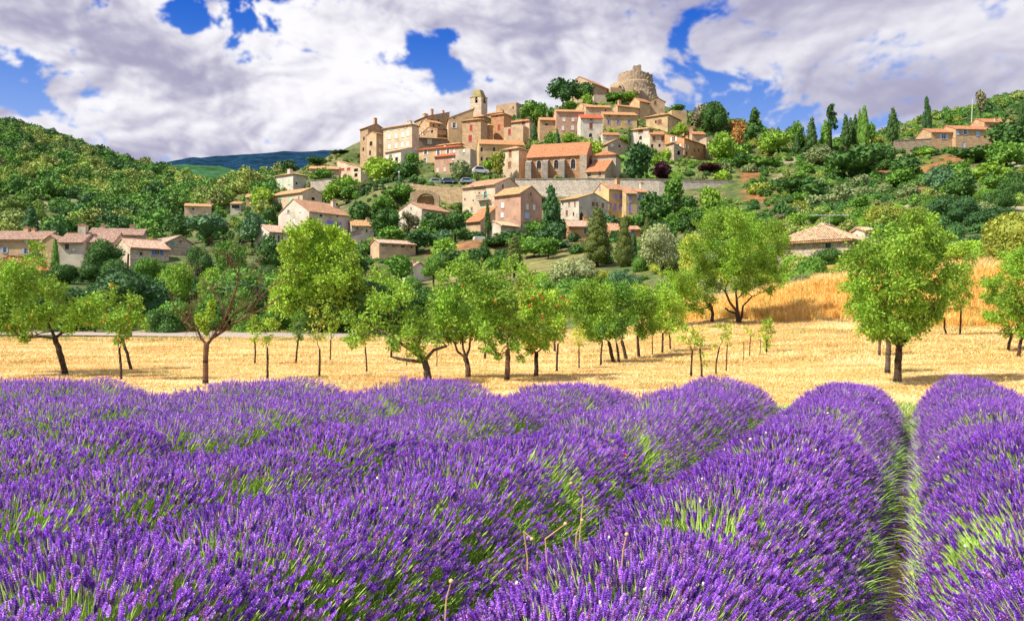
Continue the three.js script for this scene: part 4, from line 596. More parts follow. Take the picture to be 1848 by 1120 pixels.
{ sheet(620, 100, 4.667); const th = 66 * Math.PI / 180, k = (X(702) - CX) / F, D = 263, C = atp(X(985), Y(990), D), s = (C[0] - k * D) / (Math.sin(th) + k * Math.cos(th)), y = (Y(990) - Y(925)) / F * (D + s * Math.cos(th)), t = balcony(ivyHouse, 'L', ivyHouse.b - s, y, 5.4, 1.8); for (const q of [-2.5, 0.2, 2.5]) part(t, 'post', new GB().box(q - 0.12, -3.5, 1.5, q + 0.12, -0.163, 1.72).build(), STONE_TRIM); }
// poles and lamp
{ const p = (name, label, cat, px, py0, py1, D, r, mat) => { const a = atp(px[0], py0, D), b = atp(px[1], py1, D), t = thing(name, label, cat, a); part(t, 'pole', new GB().tube([[0, -1, 0, r], [b[0] - a[0], b[1] - a[1], 0, r * 0.7]], 8).build(), mat); return [t, [b[0] - a[0], b[1] - a[1], 0]]; };
  const wood = std([0.20, 0.09, 0.06], { map: T.bark, r: 0.9 });
  p('wooden_pole', 'leaning brown wooden utility pole in front of the hamlet', 'pole', [226, 231], 540, 458, 92, 0.15, wood);
  p('mast', 'thin pale mast standing behind the terrace house', 'pole', [1754, 1756], 222, 178, 262, 0.16, std([0.55, 0.52, 0.45]));
  const [t, e] = p('street_lamp', 'white globe street lamp beside the two round plane trees', 'street lamp', [720, 720], 332, 312, 224, 0.09, std([0.60, 0.60, 0.60], { m: 0.2, r: 0.5 })); const s = part(t, 'lamp_globe', new THREE.SphereGeometry(0.26, 14, 10), std([0.80, 0.80, 0.80], { r: 0.3 })); s.position.set(e[0], e[1] + 0.2, 0);
  const [a2, e2] = p('television_aerial', 'thin television aerial above the hipped farmhouse roof', 'aerial', [1497, 1497], 405, 388, 84, 0.03, std([0.5, 0.5, 0.5], { m: 0.5, r: 0.5 })); const g = new GB().box(-2, e2[1] - 0.05, -0.02, 2, e2[1], 0.02); for (let i = -4; i <= 4; i++) g.box(i * 0.45 - 0.015, e2[1] - 0.022, -0.4, i * 0.45 + 0.015, e2[1] + 0.03, 0.4); part(a2, 'antenna', g.build(), std([0.55, 0.55, 0.55], { m: 0.5, r: 0.5 }));
}
// parked cars
function car(label, px, py, D, turn, colour, van) {
  const c = atp(px, py, D), t = thing('parked_car', label, 'car', c, turn, 'cars parked in the village car park'), L = van ? 4.9 : 4.1, H1 = van ? 1.15 : 0.85, H2 = van ? 2.0 : 1.45, s = new THREE.Shape(); s.moveTo(-L / 2, 0.3); s.lineTo(L / 2, 0.3); s.lineTo(L / 2, 0.7); s.quadraticCurveTo(L / 2 - 0.1, H1 - 0.02, L * 0.24, H1); s.lineTo(L * 0.12, H2 - 0.06); s.quadraticCurveTo(0, H2, -L * 0.2, H2); s.quadraticCurveTo(-L * 0.36, H2 - 0.02, -L * 0.46, H1); s.lineTo(-L / 2, 0.8);
  part(t, 'body', metric(new THREE.ExtrudeGeometry(s, { depth: 1.5, bevelEnabled: true, bevelSize: 0.08, bevelThickness: 0.1, bevelSegments: 2 })).translate(0, 0, -0.75), new THREE.MeshPhysicalMaterial({ color: lin(...colour), roughness: 0.35, clearcoat: 0.7, clearcoatRoughness: 0.1 }));
  const g = new THREE.Shape(); g.moveTo(-L * 0.38, H1); g.lineTo(L * 0.19, H1); g.lineTo(L * 0.10, H2 - 0.13); g.lineTo(-L * 0.3, H2 - 0.13); part(t, 'side_window', metric(new THREE.ExtrudeGeometry(g, { depth: 1.73, bevelEnabled: false })).translate(0, 0, -0.865), GLASS);
  part(t, 'windscreen', new GB().quad([L * 0.245, H1 - 0.01, 0.68], [L * 0.245, H1 - 0.01, -0.68], [L * 0.13, H2 - 0.10, -0.62], [L * 0.13, H2 - 0.10, 0.62]).build(), GLASS);
  for (const wx of [-1, 1]) for (const wz of [-1, 1]) { const w = part(t, 'wheel', new THREE.CylinderGeometry(0.31, 0.31, 0.2, 16).rotateX(Math.PI / 2), std([0.02, 0.02, 0.02])); w.position.set(wx * L * 0.31, 0.31, wz * 0.78); part(w, 'rim', new THREE.CylinderGeometry(0.19, 0.19, 0.215, 12).rotateX(Math.PI / 2), std([0.5, 0.5, 0.5], { m: 0.8, r: 0.3 })); }
  for (const wz of [-1, 1]) part(t, 'headlight', new GB().box(L / 2 - 0.02, 0.62, wz * 0.62 - 0.15, L / 2 + 0.085, 0.76, wz * 0.62 + 0.15).build(), std([0.7, 0.7, 0.7], { r: 0.2 }));
}
car('white car parked at the corner below the yellow arched-window house', 867, 313, 245, 0.3, [0.72, 0.72, 0.72], true);
car('silver car at the left end of the car park', 788, 332, 228, 0.15, [0.42, 0.44, 0.48]);
car('dark blue car parked left of the round pale tree', 810, 331, 226, -0.1, [0.05, 0.08, 0.14]);
car('pale blue car parked right of the round pale tree', 844, 331, 224, 0.1, [0.30, 0.38, 0.46]);

// ---------------------------------------------------------------- foliage
const LEAF = { dark: [0.088, 0.203, 0.040], deep: [0.068, 0.171, 0.050], mid: [0.164, 0.337, 0.045], fresh: [0.287, 0.474, 0.053], bright: [0.388, 0.562, 0.060], yellow: [0.525, 0.600, 0.090], olive: [0.275, 0.351, 0.138], pale: [0.40, 0.45, 0.20], blue: [0.138, 0.281, 0.126], purple: [0.085, 0.014, 0.035], rust: [0.475, 0.263, 0.072], grey: [0.325, 0.312, 0.180], cypress: [0.074, 0.155, 0.034], gold: [0.350, 0.406, 0.060], cypressgold: [0.135, 0.175, 0.032], almond: [0.338, 0.450, 0.054] };
const leafMat = (c) => once('l' + c, () => { const m = new THREE.MeshPhysicalMaterial({ color: lin(...LEAF[c]), roughness: 0.62, side: THREE.DoubleSide, vertexColors: true, transmission: 0.3, thickness: 0, specularIntensity: 0.35 }); return m; });
const barkMat = (c) => once('b' + c, () => std(c === 'red' ? [0.30, 0.17, 0.11] : c === 'grey' ? [0.22, 0.17, 0.13] : [0.13, 0.085, 0.055], { map: T.bark, bump: T.barkB, bs: 0.02, r: 0.95 }));
function leafQuad(g, p, d, n, L, W, k) { // a folded leaf from p along d, facing n
  const s = [d[1] * n[2] - d[2] * n[1], d[2] * n[0] - d[0] * n[2], d[0] * n[1] - d[1] * n[0]], sl = Math.hypot(...s) || 1, w = W / sl, f = W * 0.25;
  const a = p, t = [p[0] + d[0] * L, p[1] + d[1] * L, p[2] + d[2] * L], m = [p[0] + d[0] * L * 0.45, p[1] + d[1] * L * 0.45, p[2] + d[2] * L * 0.45];
  const l = [m[0] + s[0] * w + n[0] * f, m[1] + s[1] * w + n[1] * f, m[2] + s[2] * w + n[2] * f], r = [m[0] - s[0] * w + n[0] * f, m[1] - s[1] * w + n[1] * f, m[2] - s[2] * w + n[2] * f];
  g.tri(a, l, t, k).tri(a, t, r, k);
}
const unit = (r) => { const z = r() * 2 - 1, a = r() * 2 * Math.PI, s = Math.sqrt(1 - z * z); return [Math.cos(a) * s, z, Math.sin(a) * s]; };
const norm = (v) => { const l = Math.hypot(...v) || 1; return [v[0] / l, v[1] / l, v[2] / l]; };
const tintOf = (r, lo = 0.7, hi = 1.25) => { const k = lo + (hi - lo) * r(), y = (r() - 0.5) * 0.3; return [k * (1 + y), k, k * (1 - y * 0.6)]; };
// crowns of radius one, standing between y = -1 and 1
function crownGeo(kind, n, size, seed) {
  const r = rng(seed), g = new GB(), lobes = [], core = [0.9, 0.9, 0.9];
  if (kind === 'round' || kind === 'airy' || kind === 'bush') {
    const N = kind === 'airy' ? 15 : 12; for (let i = 0; i < N; i++) { const u = unit(r), q = 0.35 + 0.35 * r(); lobes.push([u[0] * q, kind === 'bush' ? Math.abs(u[1]) * q * 1.1 - 0.55 : u[1] * q * 0.9, u[2] * q, (kind === 'airy' ? 0.20 : 0.30) + 0.2 * r()]); }
    if (kind !== 'airy') lobes.push([0, kind === 'bush' ? -0.4 : 0, 0, 0.62]);
  } else if (kind === 'column') { for (let i = 0; i < 22; i++) { const y = -0.95 + 1.85 * i / 21, w = 0.52 * Math.pow(1 - (y + 1) / 2, 0.55) * (0.55 + 0.6 * sstep(-1, -0.6, y)); for (let k = 0; k < 3; k++) { const a = r() * 6.283; lobes.push([Math.cos(a) * w * 0.5, y, Math.sin(a) * w * 0.5, w * 0.55 + 0.05]); } } }
  else if (kind === 'cone') { for (let i = 0; i < 9; i++) { const y = -0.9 + 1.8 * i / 9, w = 0.95 * Math.pow(1 - (y + 1) / 2, 0.8); for (let k = 0; k < 6; k++) { const a = r() * 6.283, q = w * (0.35 + 0.5 * r()); lobes.push([Math.cos(a) * q, y - q * 0.1, Math.sin(a) * q, 0.14 + w * 0.16]); } } lobes.push([0, 0.86, 0, 0.09]); }
  else if (kind === 'cedar') { for (let i = 0; i < 9; i++) { const y = -0.8 + 1.75 * i / 9, w = 0.9 * (1 - (y + 0.9) / 2.0); for (let k = 0; k < 4; k++) { const a = r() * 6.283, q = w * (0.4 + 0.6 * r()); lobes.push([Math.cos(a) * q, y, Math.sin(a) * q, 0.10 + 0.08 * r()]); } } }
  const wsum = lobes.map((l) => l[3] * l[3]); let tot = 0; for (const w of wsum) tot += w;
  for (let li = 0; li < lobes.length; li++) { const [x, y, z, R] = lobes[li], m = Math.round(n * wsum[li] / tot), base = 0.8 + 0.4 * r();
    for (let i = 0; i < m; i++) { const u = unit(r); if (u[1] < -0.35 && r() < 0.55) u[1] *= -1; const q = R * (kind === 'airy' ? 0.5 + 0.6 * r() : 0.82 + 0.3 * r()), p = [x + u[0] * q, y + u[1] * q * (kind === 'cedar' ? 0.45 : 0.95), z + u[2] * q], v = unit(r), d = norm([u[0] * 0.7 + v[0], u[1] * 0.6 + v[1] + 0.1, u[2] * 0.7 + v[2]]), w = unit(r), nn = norm([u[0] + w[0] * 0.7, u[1] + w[1] * 0.7 + 0.35, u[2] + w[2] * 0.7]), k = tintOf(r, 0.72, 1.2).map((c) => c * base), s = size * (0.7 + 0.7 * r()); leafQuad(g, p, d, nn, s * 1.3, s * 0.5, k); }
    if (kind !== 'airy' && kind !== 'cedar') { const ico = new THREE.IcosahedronGeometry(R * 0.8, 1), P = ico.attributes.position; for (let i = 0; i < P.count; i += 3) { const T3 = [0, 1, 2].map((e) => [P.getX(i + e) + x, P.getY(i + e) * 0.95 + y, P.getZ(i + e) + z]); g.tri(...T3, core); } } }
  return g.build(false);
}
const CROWNS = {};
const crown = (kind, lod, v) => once(`c${kind}${lod}${v}`, () => crownGeo(kind, lod === 'far' ? (kind === 'column' ? 700 : 1000) : kind === 'column' ? 4200 : 5200, lod === 'far' ? (kind === 'column' || kind === 'cone' ? 0.10 : 0.14) : kind === 'column' ? 0.045 : 0.06, 100 + v * 17 + kind.length * 5));
const trunkGeo = once('trunk', () => { const g = new GB().tube([[0, -0.3, 0, 0.075], [0.02, 0.35, 0.01, 0.06], [0, 0.75, 0.02, 0.05], [0.03, 1.3, 0, 0.02]], 7); g.tube([[0.01, 0.6, 0.01, 0.04], [0.16, 0.95, 0.05, 0.02]], 5).tube([[0, 0.7, 0.02, 0.04], [-0.15, 1.05, -0.08, 0.02]], 5).tube([[0, 0.65, 0.02, 0.035], [-0.02, 1.0, 0.17, 0.02]], 5); return g.build(); });
function reach(px, py, from = 18, to = 640) { for (let D = from; D < to; D += D < 60 ? 0.25 : 1) { const p = atp(px, py, D); if (ground(p[0], p[2]) >= p[1]) return D; } return to; }
// a tree by the middle, top, foot and width of its crown in the frame, D metres ahead
let treeSeed = 1;
function tree(name, label, kind, colour, px, top, bot, w, D, group, cat) {
  const d = D || reach(px, bot), m = d / F, x = (px - CX) * m, gy = ground(x, -d), yt = EYE + (HOR - top) * m, yb0 = EYE + (HOR - bot) * m, yb = kind === 'cedar' ? yb0 : Math.max(gy - 0.2, Math.min(yb0, gy + 0.22 * (yt - gy))), h = Math.max(yt - yb, 0.6), R = w * m / 2, v = treeSeed++ % 4, lod = d < 135 || h > 12 ? 'mid' : 'far';
  const t = thing(name, label, cat || (kind === 'bush' ? 'bush' : 'tree'), [x, Math.min(gy, yb), -d], treeSeed * 2.4, group), oy = t.position.y, q = part(t, kind === 'bush' ? 'foliage' : 'crown', crown(kind, lod, v), leafMat(colour));
  const hh = kind === 'bush' ? h * 0.62 : h / 2; q.scale.set(R * 1.05, hh * 1.04, R * 1.05); if (kind === 'column') q.scale.set(R * 1.9, hh * 1.05, R * 1.9); q.position.y = kind === 'bush' ? yb - oy + hh * 0.62 : (yt + yb) / 2 - oy;
  if (kind === 'airy') q.scale.multiplyScalar(1.12);
  if (kind !== 'bush') { const th = Math.max(yb - oy, 0.4) + h * 0.35, s = part(t, 'trunk', trunkGeo, barkMat('brown')); s.scale.set(Math.min(th, h * 0.9), th, Math.min(th, h * 0.9)); }
  return t;
}
const V = (kind, colour, x, top, bot, w, D, label, o = {}) => tree(o.name || (kind === 'bush' ? 'bush' : kind === 'column' ? 'cypress_tree' : kind === 'cone' || kind === 'cedar' ? 'conifer_tree' : 'broadleaf_tree'), label, kind, colour, X(x), Y(top), Y(bot), w / SH[2], D, o.group);
const MARKS = [[870, 180, 'the bell tower'], [1150, 150, 'the castle keep'], [1010, 300, 'the church'], [915, 330, 'the cream corner house'], [1130, 340, 'the terrace wall'], [1020, 225, 'the pink house'], [1118, 218, 'the yellow house with lilac shutters'], [1190, 270, 'the orange house'], [720, 245, 'the long cream facade'], [665, 240, 'the tall brown edge house'], [800, 275, 'the red-roofed ivy house'], [835, 330, 'the car park'], [865, 360, 'the balcony house'], [935, 370, 'the pinkish straw-roofed house'], [1060, 375, 'the pale house with the arched door'], [1120, 365, 'the violet-shuttered houses'], [1078, 420, 'the broad cypress'], [1127, 440, 'the middle cypress'], [995, 375, 'the forked cedar'], [570, 390, 'the large gabled house'], [535, 360, 'the house with green shutters'], [525, 325, 'the white house with two chimneys'], [640, 410, 'the pale brown-shuttered cottage'], [745, 380, 'the pale gabled cottage'], [710, 445, 'the long low house'], [742, 484, 'the white pink-roofed cottage'], [505, 430, 'the white farmhouse'], [940, 470, 'the mown field'], [785, 385, 'the ruined arch'],
  [40, 440, 'the long tan hamlet house'], [125, 440, 'the white hamlet house'], [200, 420, 'the long stone hamlet house'], [255, 445, 'the blue-shuttered hamlet house'], [310, 435, 'the hamlet barn'], [20, 480, 'the orange-red cottage roof'], [228, 500, 'the wooden pole'], [575, 490, 'the big lime tree'], [375, 560, 'the dead tree'], [100, 540, 'the leaning orange-fruited tree'], [350, 370, 'the lone cream hill house'], [1480, 415, 'the hipped farmhouse roof'], [1325, 480, 'the almond tree'], [1620, 500, 'the big dense green tree'], [1735, 500, 'the narrow-crowned slim tree'], [1740, 245, 'the terrace house'], [1560, 230, 'the tallest cypress'], [1500, 215, 'the sparse cedar'], [1610, 220, 'the lone cypress'], [1545, 290, 'the large evergreen oak'], [1585, 320, 'the red earth bank'], [1360, 210, 'the twin-topped spruce'], [1310, 295, 'the right purple plum'], [1240, 300, 'the left purple plum'], [1150, 285, 'the dark chestnut'], [1710, 400, 'the dark tree behind the orchard tree'], [1460, 545, 'the golden grass bank'], [820, 560, 'the forked apple tree'], [930, 560, 'the red-fruited tree'], [1100, 560, 'the dark group of orchard trees'], [700, 560, 'the leaning apple tree'], [1190, 530, 'the pale olive-like tree']];
const taken = new Set(), HUE = { dark: 'dark green', deep: 'blackish green', mid: 'green', fresh: 'fresh green', bright: 'bright green', yellow: 'yellow-green', olive: 'olive-grey', pale: 'pale green', blue: 'bluish', gold: 'golden-green', almond: 'green', purple: 'purple', grey: 'greyish', rust: 'rusty' };
function nameBush(px, top, bot, kind, colour) { // says which one by its look and by the nearest thing one can find
  const cy = (top + bot) / 2, h = bot - top, size = h < 11 ? 'tiny' : h < 18 ? 'small' : h < 30 ? 'middle-sized' : h < 50 ? 'large' : 'very large', what = `${HUE[colour]} ${kind === 'bush' ? 'bush' : kind === 'airy' ? 'loose tree' : 'tree'}`;
  const near = MARKS.map((m) => [Math.hypot(m[0] - px, (m[1] - cy) * 1.3), m]).sort((a, b) => a[0] - b[0]);
  for (const step of ['just ', 'some way ', 'farther ']) for (const [, m] of near.slice(0, 4)) { const dx = m[0] - px, dy = m[1] - cy, side = Math.abs(dx) > 2.2 * Math.abs(dy) ? (dx > 0 ? 'left of' : 'right of') : Math.abs(dy) > 2.2 * Math.abs(dx) ? (dy > 0 ? 'above' : 'below') : (dy > 0 ? 'above' : 'below') + (dx > 0 ? ' and left of' : ' and right of'); const l = `${size} ${what} ${step}${side} ${m[2]}`; if (!taken.has(l) && l.split(' ').length <= 16) { taken.add(l); return l; } }
  return null;
}
// --- trees of the village
sheet(620, 100, 4.667);
V('round', 'bright', 305, 850, 1085, 270, 240, 'bright green round plane tree below the long cream facade');
V('round', 'dark', 525, 868, 1090, 250, 237, 'dark green round plane tree beside the globe street lamp');
V('round', 'mid', 565, 795, 900, 130, 256, 'dark tree against the wall left of the ivy-grown red-roofed house');
V('round', 'olive', 985, 884, 1050, 215, 227, 'round grey-green tree among the cars of the car park');
V('round', 'fresh', 1222, 868, 990, 95, 250, 'small green tree before the arched windows of the yellow house');
V('airy', 'gold', 1300, 772, 1035, 125, 247, 'loose light green tree left of the cream corner house');
V('bush', 'bright', 690, 972, 1055, 130, 256, 'bright green bush under the balcony of the ivy house');
V('airy', 'mid', 770, 980, 1060, 90, 254, 'thin climber-like green shrub on the pinkish annexe');
sheet(900, 100, 3.734);
V('round', 'deep', 435, 150, 335, 195, 319, 'large dark oak on the skyline left of the castle');
V('round', 'dark', 572, 164, 305, 150, 318, 'dark oak standing before the long brown building by the castle');
V('round', 'mid', 478, 296, 362, 110, 312, 'green tree at the foot of the large dark oak');
V('round', 'fresh', 600, 250, 315, 90, 314, 'green tree below the dark oak before the long brown building');
V('bush', 'fresh', 692, 292, 330, 80, 308, 'light green bush below the low pale wall block');
V('round', 'mid', 780, 240, 312, 130, 322, 'green tree below the broken wall left of the castle');
V('round', 'fresh', 893, 234, 290, 110, 323, 'bright green tree at the arches of the castle foot');
V('bush', 'mid', 365, 338, 385, 90, 306, 'green bush above the small low tan house');
V('round', 'mid', 235, 303, 455, 170, 302, 'green tree between the flat brown block and the pink house');
V('column', 'cypress', 240, 458, 570, 45, 275, 'small dark cypress beside the flat-topped tan house');
V('round', 'mid', 350, 488, 605, 130, 262, 'dark green tree below the small low tan house');
V('column', 'dark', 395, 500, 606, 60, 258, 'dark upright cypress left of the white parasol');
V('bush', 'fresh', 470, 498, 565, 130, 268, 'light green shrubs below the pink house');
V('round', 'bright', 612, 540, 630, 170, 254, 'bright green round tree directly above the church roof');
V('bush', 'bright', 440, 578, 615, 190, 252, 'bright green hedge behind the church roof');
V('bush', 'bright', 768, 470, 502, 60, 274, 'small bright bush at the wall of the yellow house');
V('bush', 'fresh', 842, 520, 552, 70, 270, 'small light bush right of the scarlet-roofed white house');
V('column', 'dark', 880, 486, 570, 24, 268, 'thin dark cypress left of the whitewashed house');
V('round', 'deep', 936, 548, 835, 235, 234, 'very dark chestnut tree right of the church');
V('round', 'purple', 1115, 716, 838, 145, 240, 'purple-leaved plum tree beside the dark chestnut');
V('round', 'purple', 1428, 724, 842, 155, 243, 'purple-leaved plum tree at the right end of the lawn');
V('bush', 'fresh', 1080, 640, 720, 110, 250, 'green bush behind the left purple plum tree');
V('bush', 'bright', 1135, 615, 685, 95, 256, 'bright bush in front of the cream house with rust shutters');
V('round', 'bright', 1215, 455, 528, 105, 279, 'bright green bushy tree right of the big ochre house');
V('round', 'grey', 1375, 328, 530, 170, 302, 'greyish brown-green tree right of the ochre wing');
V('round', 'deep', 1450, 283, 500, 195, 308, 'tall dark tree on the skyline right of the village');
V('round', 'mid', 1200, 322, 372, 130, 318, 'green trees peeping over the roofs right of the castle');
V('round', 'fresh', 1530, 520, 712, 205, 260, 'big bright green bushy tree right of the grey ruin');
V('bush', 'rust', 1605, 420, 560, 120, 276, 'brownish bush above the big bright bushy tree');
V('bush', 'mid', 1490, 476, 545, 90, 278, 'green bush behind the grey ruin');
for (const [x, t, b, w, c] of [[1235, 678, 722, 70, 'mid'], [1300, 690, 735, 90, 'fresh'], [1370, 695, 748, 80, 'mid'], [1285, 765, 806, 75, 'dark'], [1190, 770, 835, 110, 'fresh'], [1330, 790, 842, 90, 'pale'], [1510, 745, 842, 140, 'bright'], [1450, 690, 740, 110, 'bright'], [900, 812, 840, 80, 'bright'], [1010, 810, 840, 110, 'bright'], [1075, 815, 840, 60, 'bright']]) V('bush', c, x, t, b, w, 0, nameBush(X(x), Y(t), Y(b), 'bush', c) || 'low green shrub on the lawn above the terrace wall', { group: 'shrubs on the lawn above the terrace wall' });
sheet(460, 260, 4.667);
V('round', 'dark', 530, 100, 200, 185, 296, 'dark round tree on the skyline left of the village');
V('round', 'dark', 722, 50, 195, 225, 302, 'larger dark tree on the skyline against the blue hills');
V('round', 'mid', 590, 208, 320, 225, 248, 'dark green spreading tree on the left spur');
V('bush', 'olive', 470, 278, 345, 80, 246, 'olive-grey bush right of the white house with two chimneys');
V('airy', 'fresh', 790, 240, 500, 190, 233, 'loose tall green tree below the red awnings');
V('airy', 'fresh', 640, 328, 490, 150, 225, 'loose light green tree on the spur below the long low tan building');
V('airy', 'grey', 930, 320, 500, 150, 228, 'brownish half-bare tree on the slope below the plane trees');
V('round', 'mid', 1230, 340, 500, 260, 214, 'dark green thicket tree below the street lamp');
V('round', 'mid', 1090, 400, 580, 200, 211, 'mid green tree on the slope above the pale gabled cottage');
V('round', 'dark', 880, 450, 650, 210, 208, 'dark green tree above the large gabled house');
V('round', 'dark', 1120, 540, 790, 270, 178, 'dark green tree left of the pale gabled cottage');
V('round', 'bright', 60, 355, 540, 190, 222, 'bright green tree left of the house with green shutters');
V('round', 'dark', 115, 520, 680, 165, 200, 'dark tree left of the large gabled house');
V('round', 'blue', 30, 600, 745, 150, 186, 'dark bluish tree above the white gabled farmhouse');
V('round', 'dark', 100, 765, 960, 210, 140, 'dark tree in front of the white gabled farmhouse');
V('bush', 'fresh', 560, 440, 530, 110, 206, 'light green bush behind the large gabled house');
V('bush', 'dark', 930, 765, 810, 95, 176, 'round clipped dark bush right of the grey lean-to');
V('column', 'cypress', 228, 768, 880, 22, 160, 'thin dark cypress at the white gabled farmhouse');
sheet(700, 280, 5.09);
V('airy', 'grey', 190, 510, 660, 190, 176, 'grey half-bare tree before the pale gabled cottage');
V('round', 'dark', 430, 520, 700, 260, 172, 'dark green tree right of the grey half-bare tree');
V('round', 'dark', 615, 480, 710, 220, 173, 'dark green tree left of the small red tile roof');
V('round', 'deep', 270, 660, 820, 270, 164, 'dark spreading bush-like tree above the long low house');
V('round', 'blue', 500, 680, 850, 200, 165, 'bluish olive tree among the dark bushes');
V('round', 'dark', 680, 660, 800, 150, 167, 'dark tree below the small red tile roof');
V('bush', 'deep', 810, 660, 745, 190, 172, 'dark hedge above the sunken concrete shed');
V('round', 'dark', 1150, 675, 870, 330, 163, 'broad dark thicket below the pinkish house');
V('round', 'dark', 980, 750, 890, 260, 160, 'dark thicket right of the sunken concrete shed');
V('round', 'dark', 1310, 690, 890, 180, 160, 'dark thicket tree below the garden wall');
V('bush', 'blue', 1530, 735, 935, 360, 158, 'broad blue-green bramble bank above the mown field');
V('bush', 'deep', 1300, 570, 650, 210, 178, 'dark hedge at the foot of the shaded grey gable');
V('column', 'cypress', 915, 442, 640, 58, 174, 'small dark cypress between the red tile roof and the pinkish house');
V('cone', 'deep', 1500, 265, 680, 250, 171, 'dark cedar with a forked top between the pinkish and the pale house');
V('round', 'deep', 1560, 600, 755, 165, 166, 'dark bush-like tree right of the dark cedar');
V('round', 'mid', 120, 880, 1020, 280, 135, 'green bushy tree below the long low house');
V('round', 'mid', 420, 915, 1060, 240, 132, 'green bushy tree left of the mown field');
V('column', 'cypressgold', 1160, 748, 1050, 165, 122, 'yellow-green cypress standing before the mown field');
sheet(960, 280, 5.09);
V('column', 'cypressgold', 600, 482, 960, 250, 118, 'broad dense cypress, leftmost of the cypress group');
V('column', 'cypressgold', 850, 570, 1010, 165, 116, 'middle cypress of the cypress group');
V('column', 'cypress', 938, 715, 1000, 70, 120, 'narrow dark cypress behind the middle cypress');
V('column', 'cypressgold', 1060, 575, 980, 110, 122, 'right-hand slim cypress of the cypress group');
V('round', 'dark', 1130, 300, 640, 330, 172, 'large dark tree before the violet-shuttered houses');
V('airy', 'mid', 1310, 205, 520, 250, 180, 'loose green tree rising against the terrace wall');
V('round', 'mid', 1270, 545, 720, 220, 160, 'green bush-like tree below the bare bank under the terrace wall');
V('bush', 'deep', 760, 640, 800, 130, 160, 'dark bush between the two largest cypresses');
V('bush', 'deep', 380, 672, 770, 130, 164, 'round dark bush in front of the orange cottage');
V('airy', 'fresh', 1640, 300, 600, 260, 168, 'loose grey-green tree at the right end of the terrace wall');
V('round', 'pale', 1200, 630, 980, 430, 88, 'pale flowering olive-like tree with dense round crown');
V('round', 'pale', 400, 925, 1160, 470, 84, 'pale flowering round shrub left of the cypress group');
V('round', 'blue', 830, 1020, 1190, 330, 80, 'blue-green low round tree between the pale shrubs');
V('round', 'yellow', 1480, 640, 1180, 330, 72, 'yellow-green tree left of the big almond tree');
V('bush', 'gold', 640, 960, 1100, 260, 92, 'yellow-green scrub at the foot of the cypress group');
// --- the slope on the right
sheet(1280, 140, 3.253);
V('column', 'cypress', 603, 238, 370, 62, 262, 'dark cypress pair at the left of the row on the right slope');
V('column', 'mid', 682, 250, 335, 62, 264, 'broad cypress left of the sparse cedar');
V('cedar', 'deep', 716, 152, 310, 100, 266, 'sparse thin cedar on the skyline of the right slope');
V('column', 'cypress', 803, 220, 380, 50, 262, 'dark cypress right of the sparse cedar');
V('column', 'cypress', 832, 236, 350, 40, 268, 'dark cypress hidden in the middle of the cypress row');
V('column', 'cypress', 860, 218, 365, 46, 264, 'dark cypress left of the tallest pair');
V('column', 'mid', 886, 194, 370, 36, 262, 'slim cypress touching the tallest cypress');
V('column', 'mid', 913, 167, 400, 56, 259, 'tallest slender cypress of the row on the right slope');
V('airy', 'mid', 955, 262, 350, 55, 264, 'loose green tree right of the tallest cypress');
V('column', 'cypress', 1080, 180, 365, 66, 262, 'lone dark cypress standing left of the terrace house');
V('cone', 'deep', 1280, 104, 365, 80, 258, 'tall dark fir beside the terrace house');
V('round', 'mid', 525, 260, 345, 96, 268, 'round green tree on the skyline left of the cypress row');
V('column', 'cypress', 515, 335, 422, 40, 258, 'short dark cypress below the round green tree');
V('cone', 'dark', 270, 172, 310, 130, 286, 'dark spruce with twin tops on the skyline');
V('column', 'dark', 408, 292, 345, 32, 280, 'small dark cypress on the skyline in the dip');
V('column', 'cypress', 1836, 130, 265, 46, 252, 'dark cypress at the right edge behind the terracotta wing');
V('airy', 'grey', 1590, 72, 190, 70, 330, 'thin bare-topped tree on the right ridge behind the mast');
const slope = (list) => { for (const [kind, c, x, t, b, w, l] of list) V(kind, c, x, t, b, w, 0, l, { group: undefined }); };
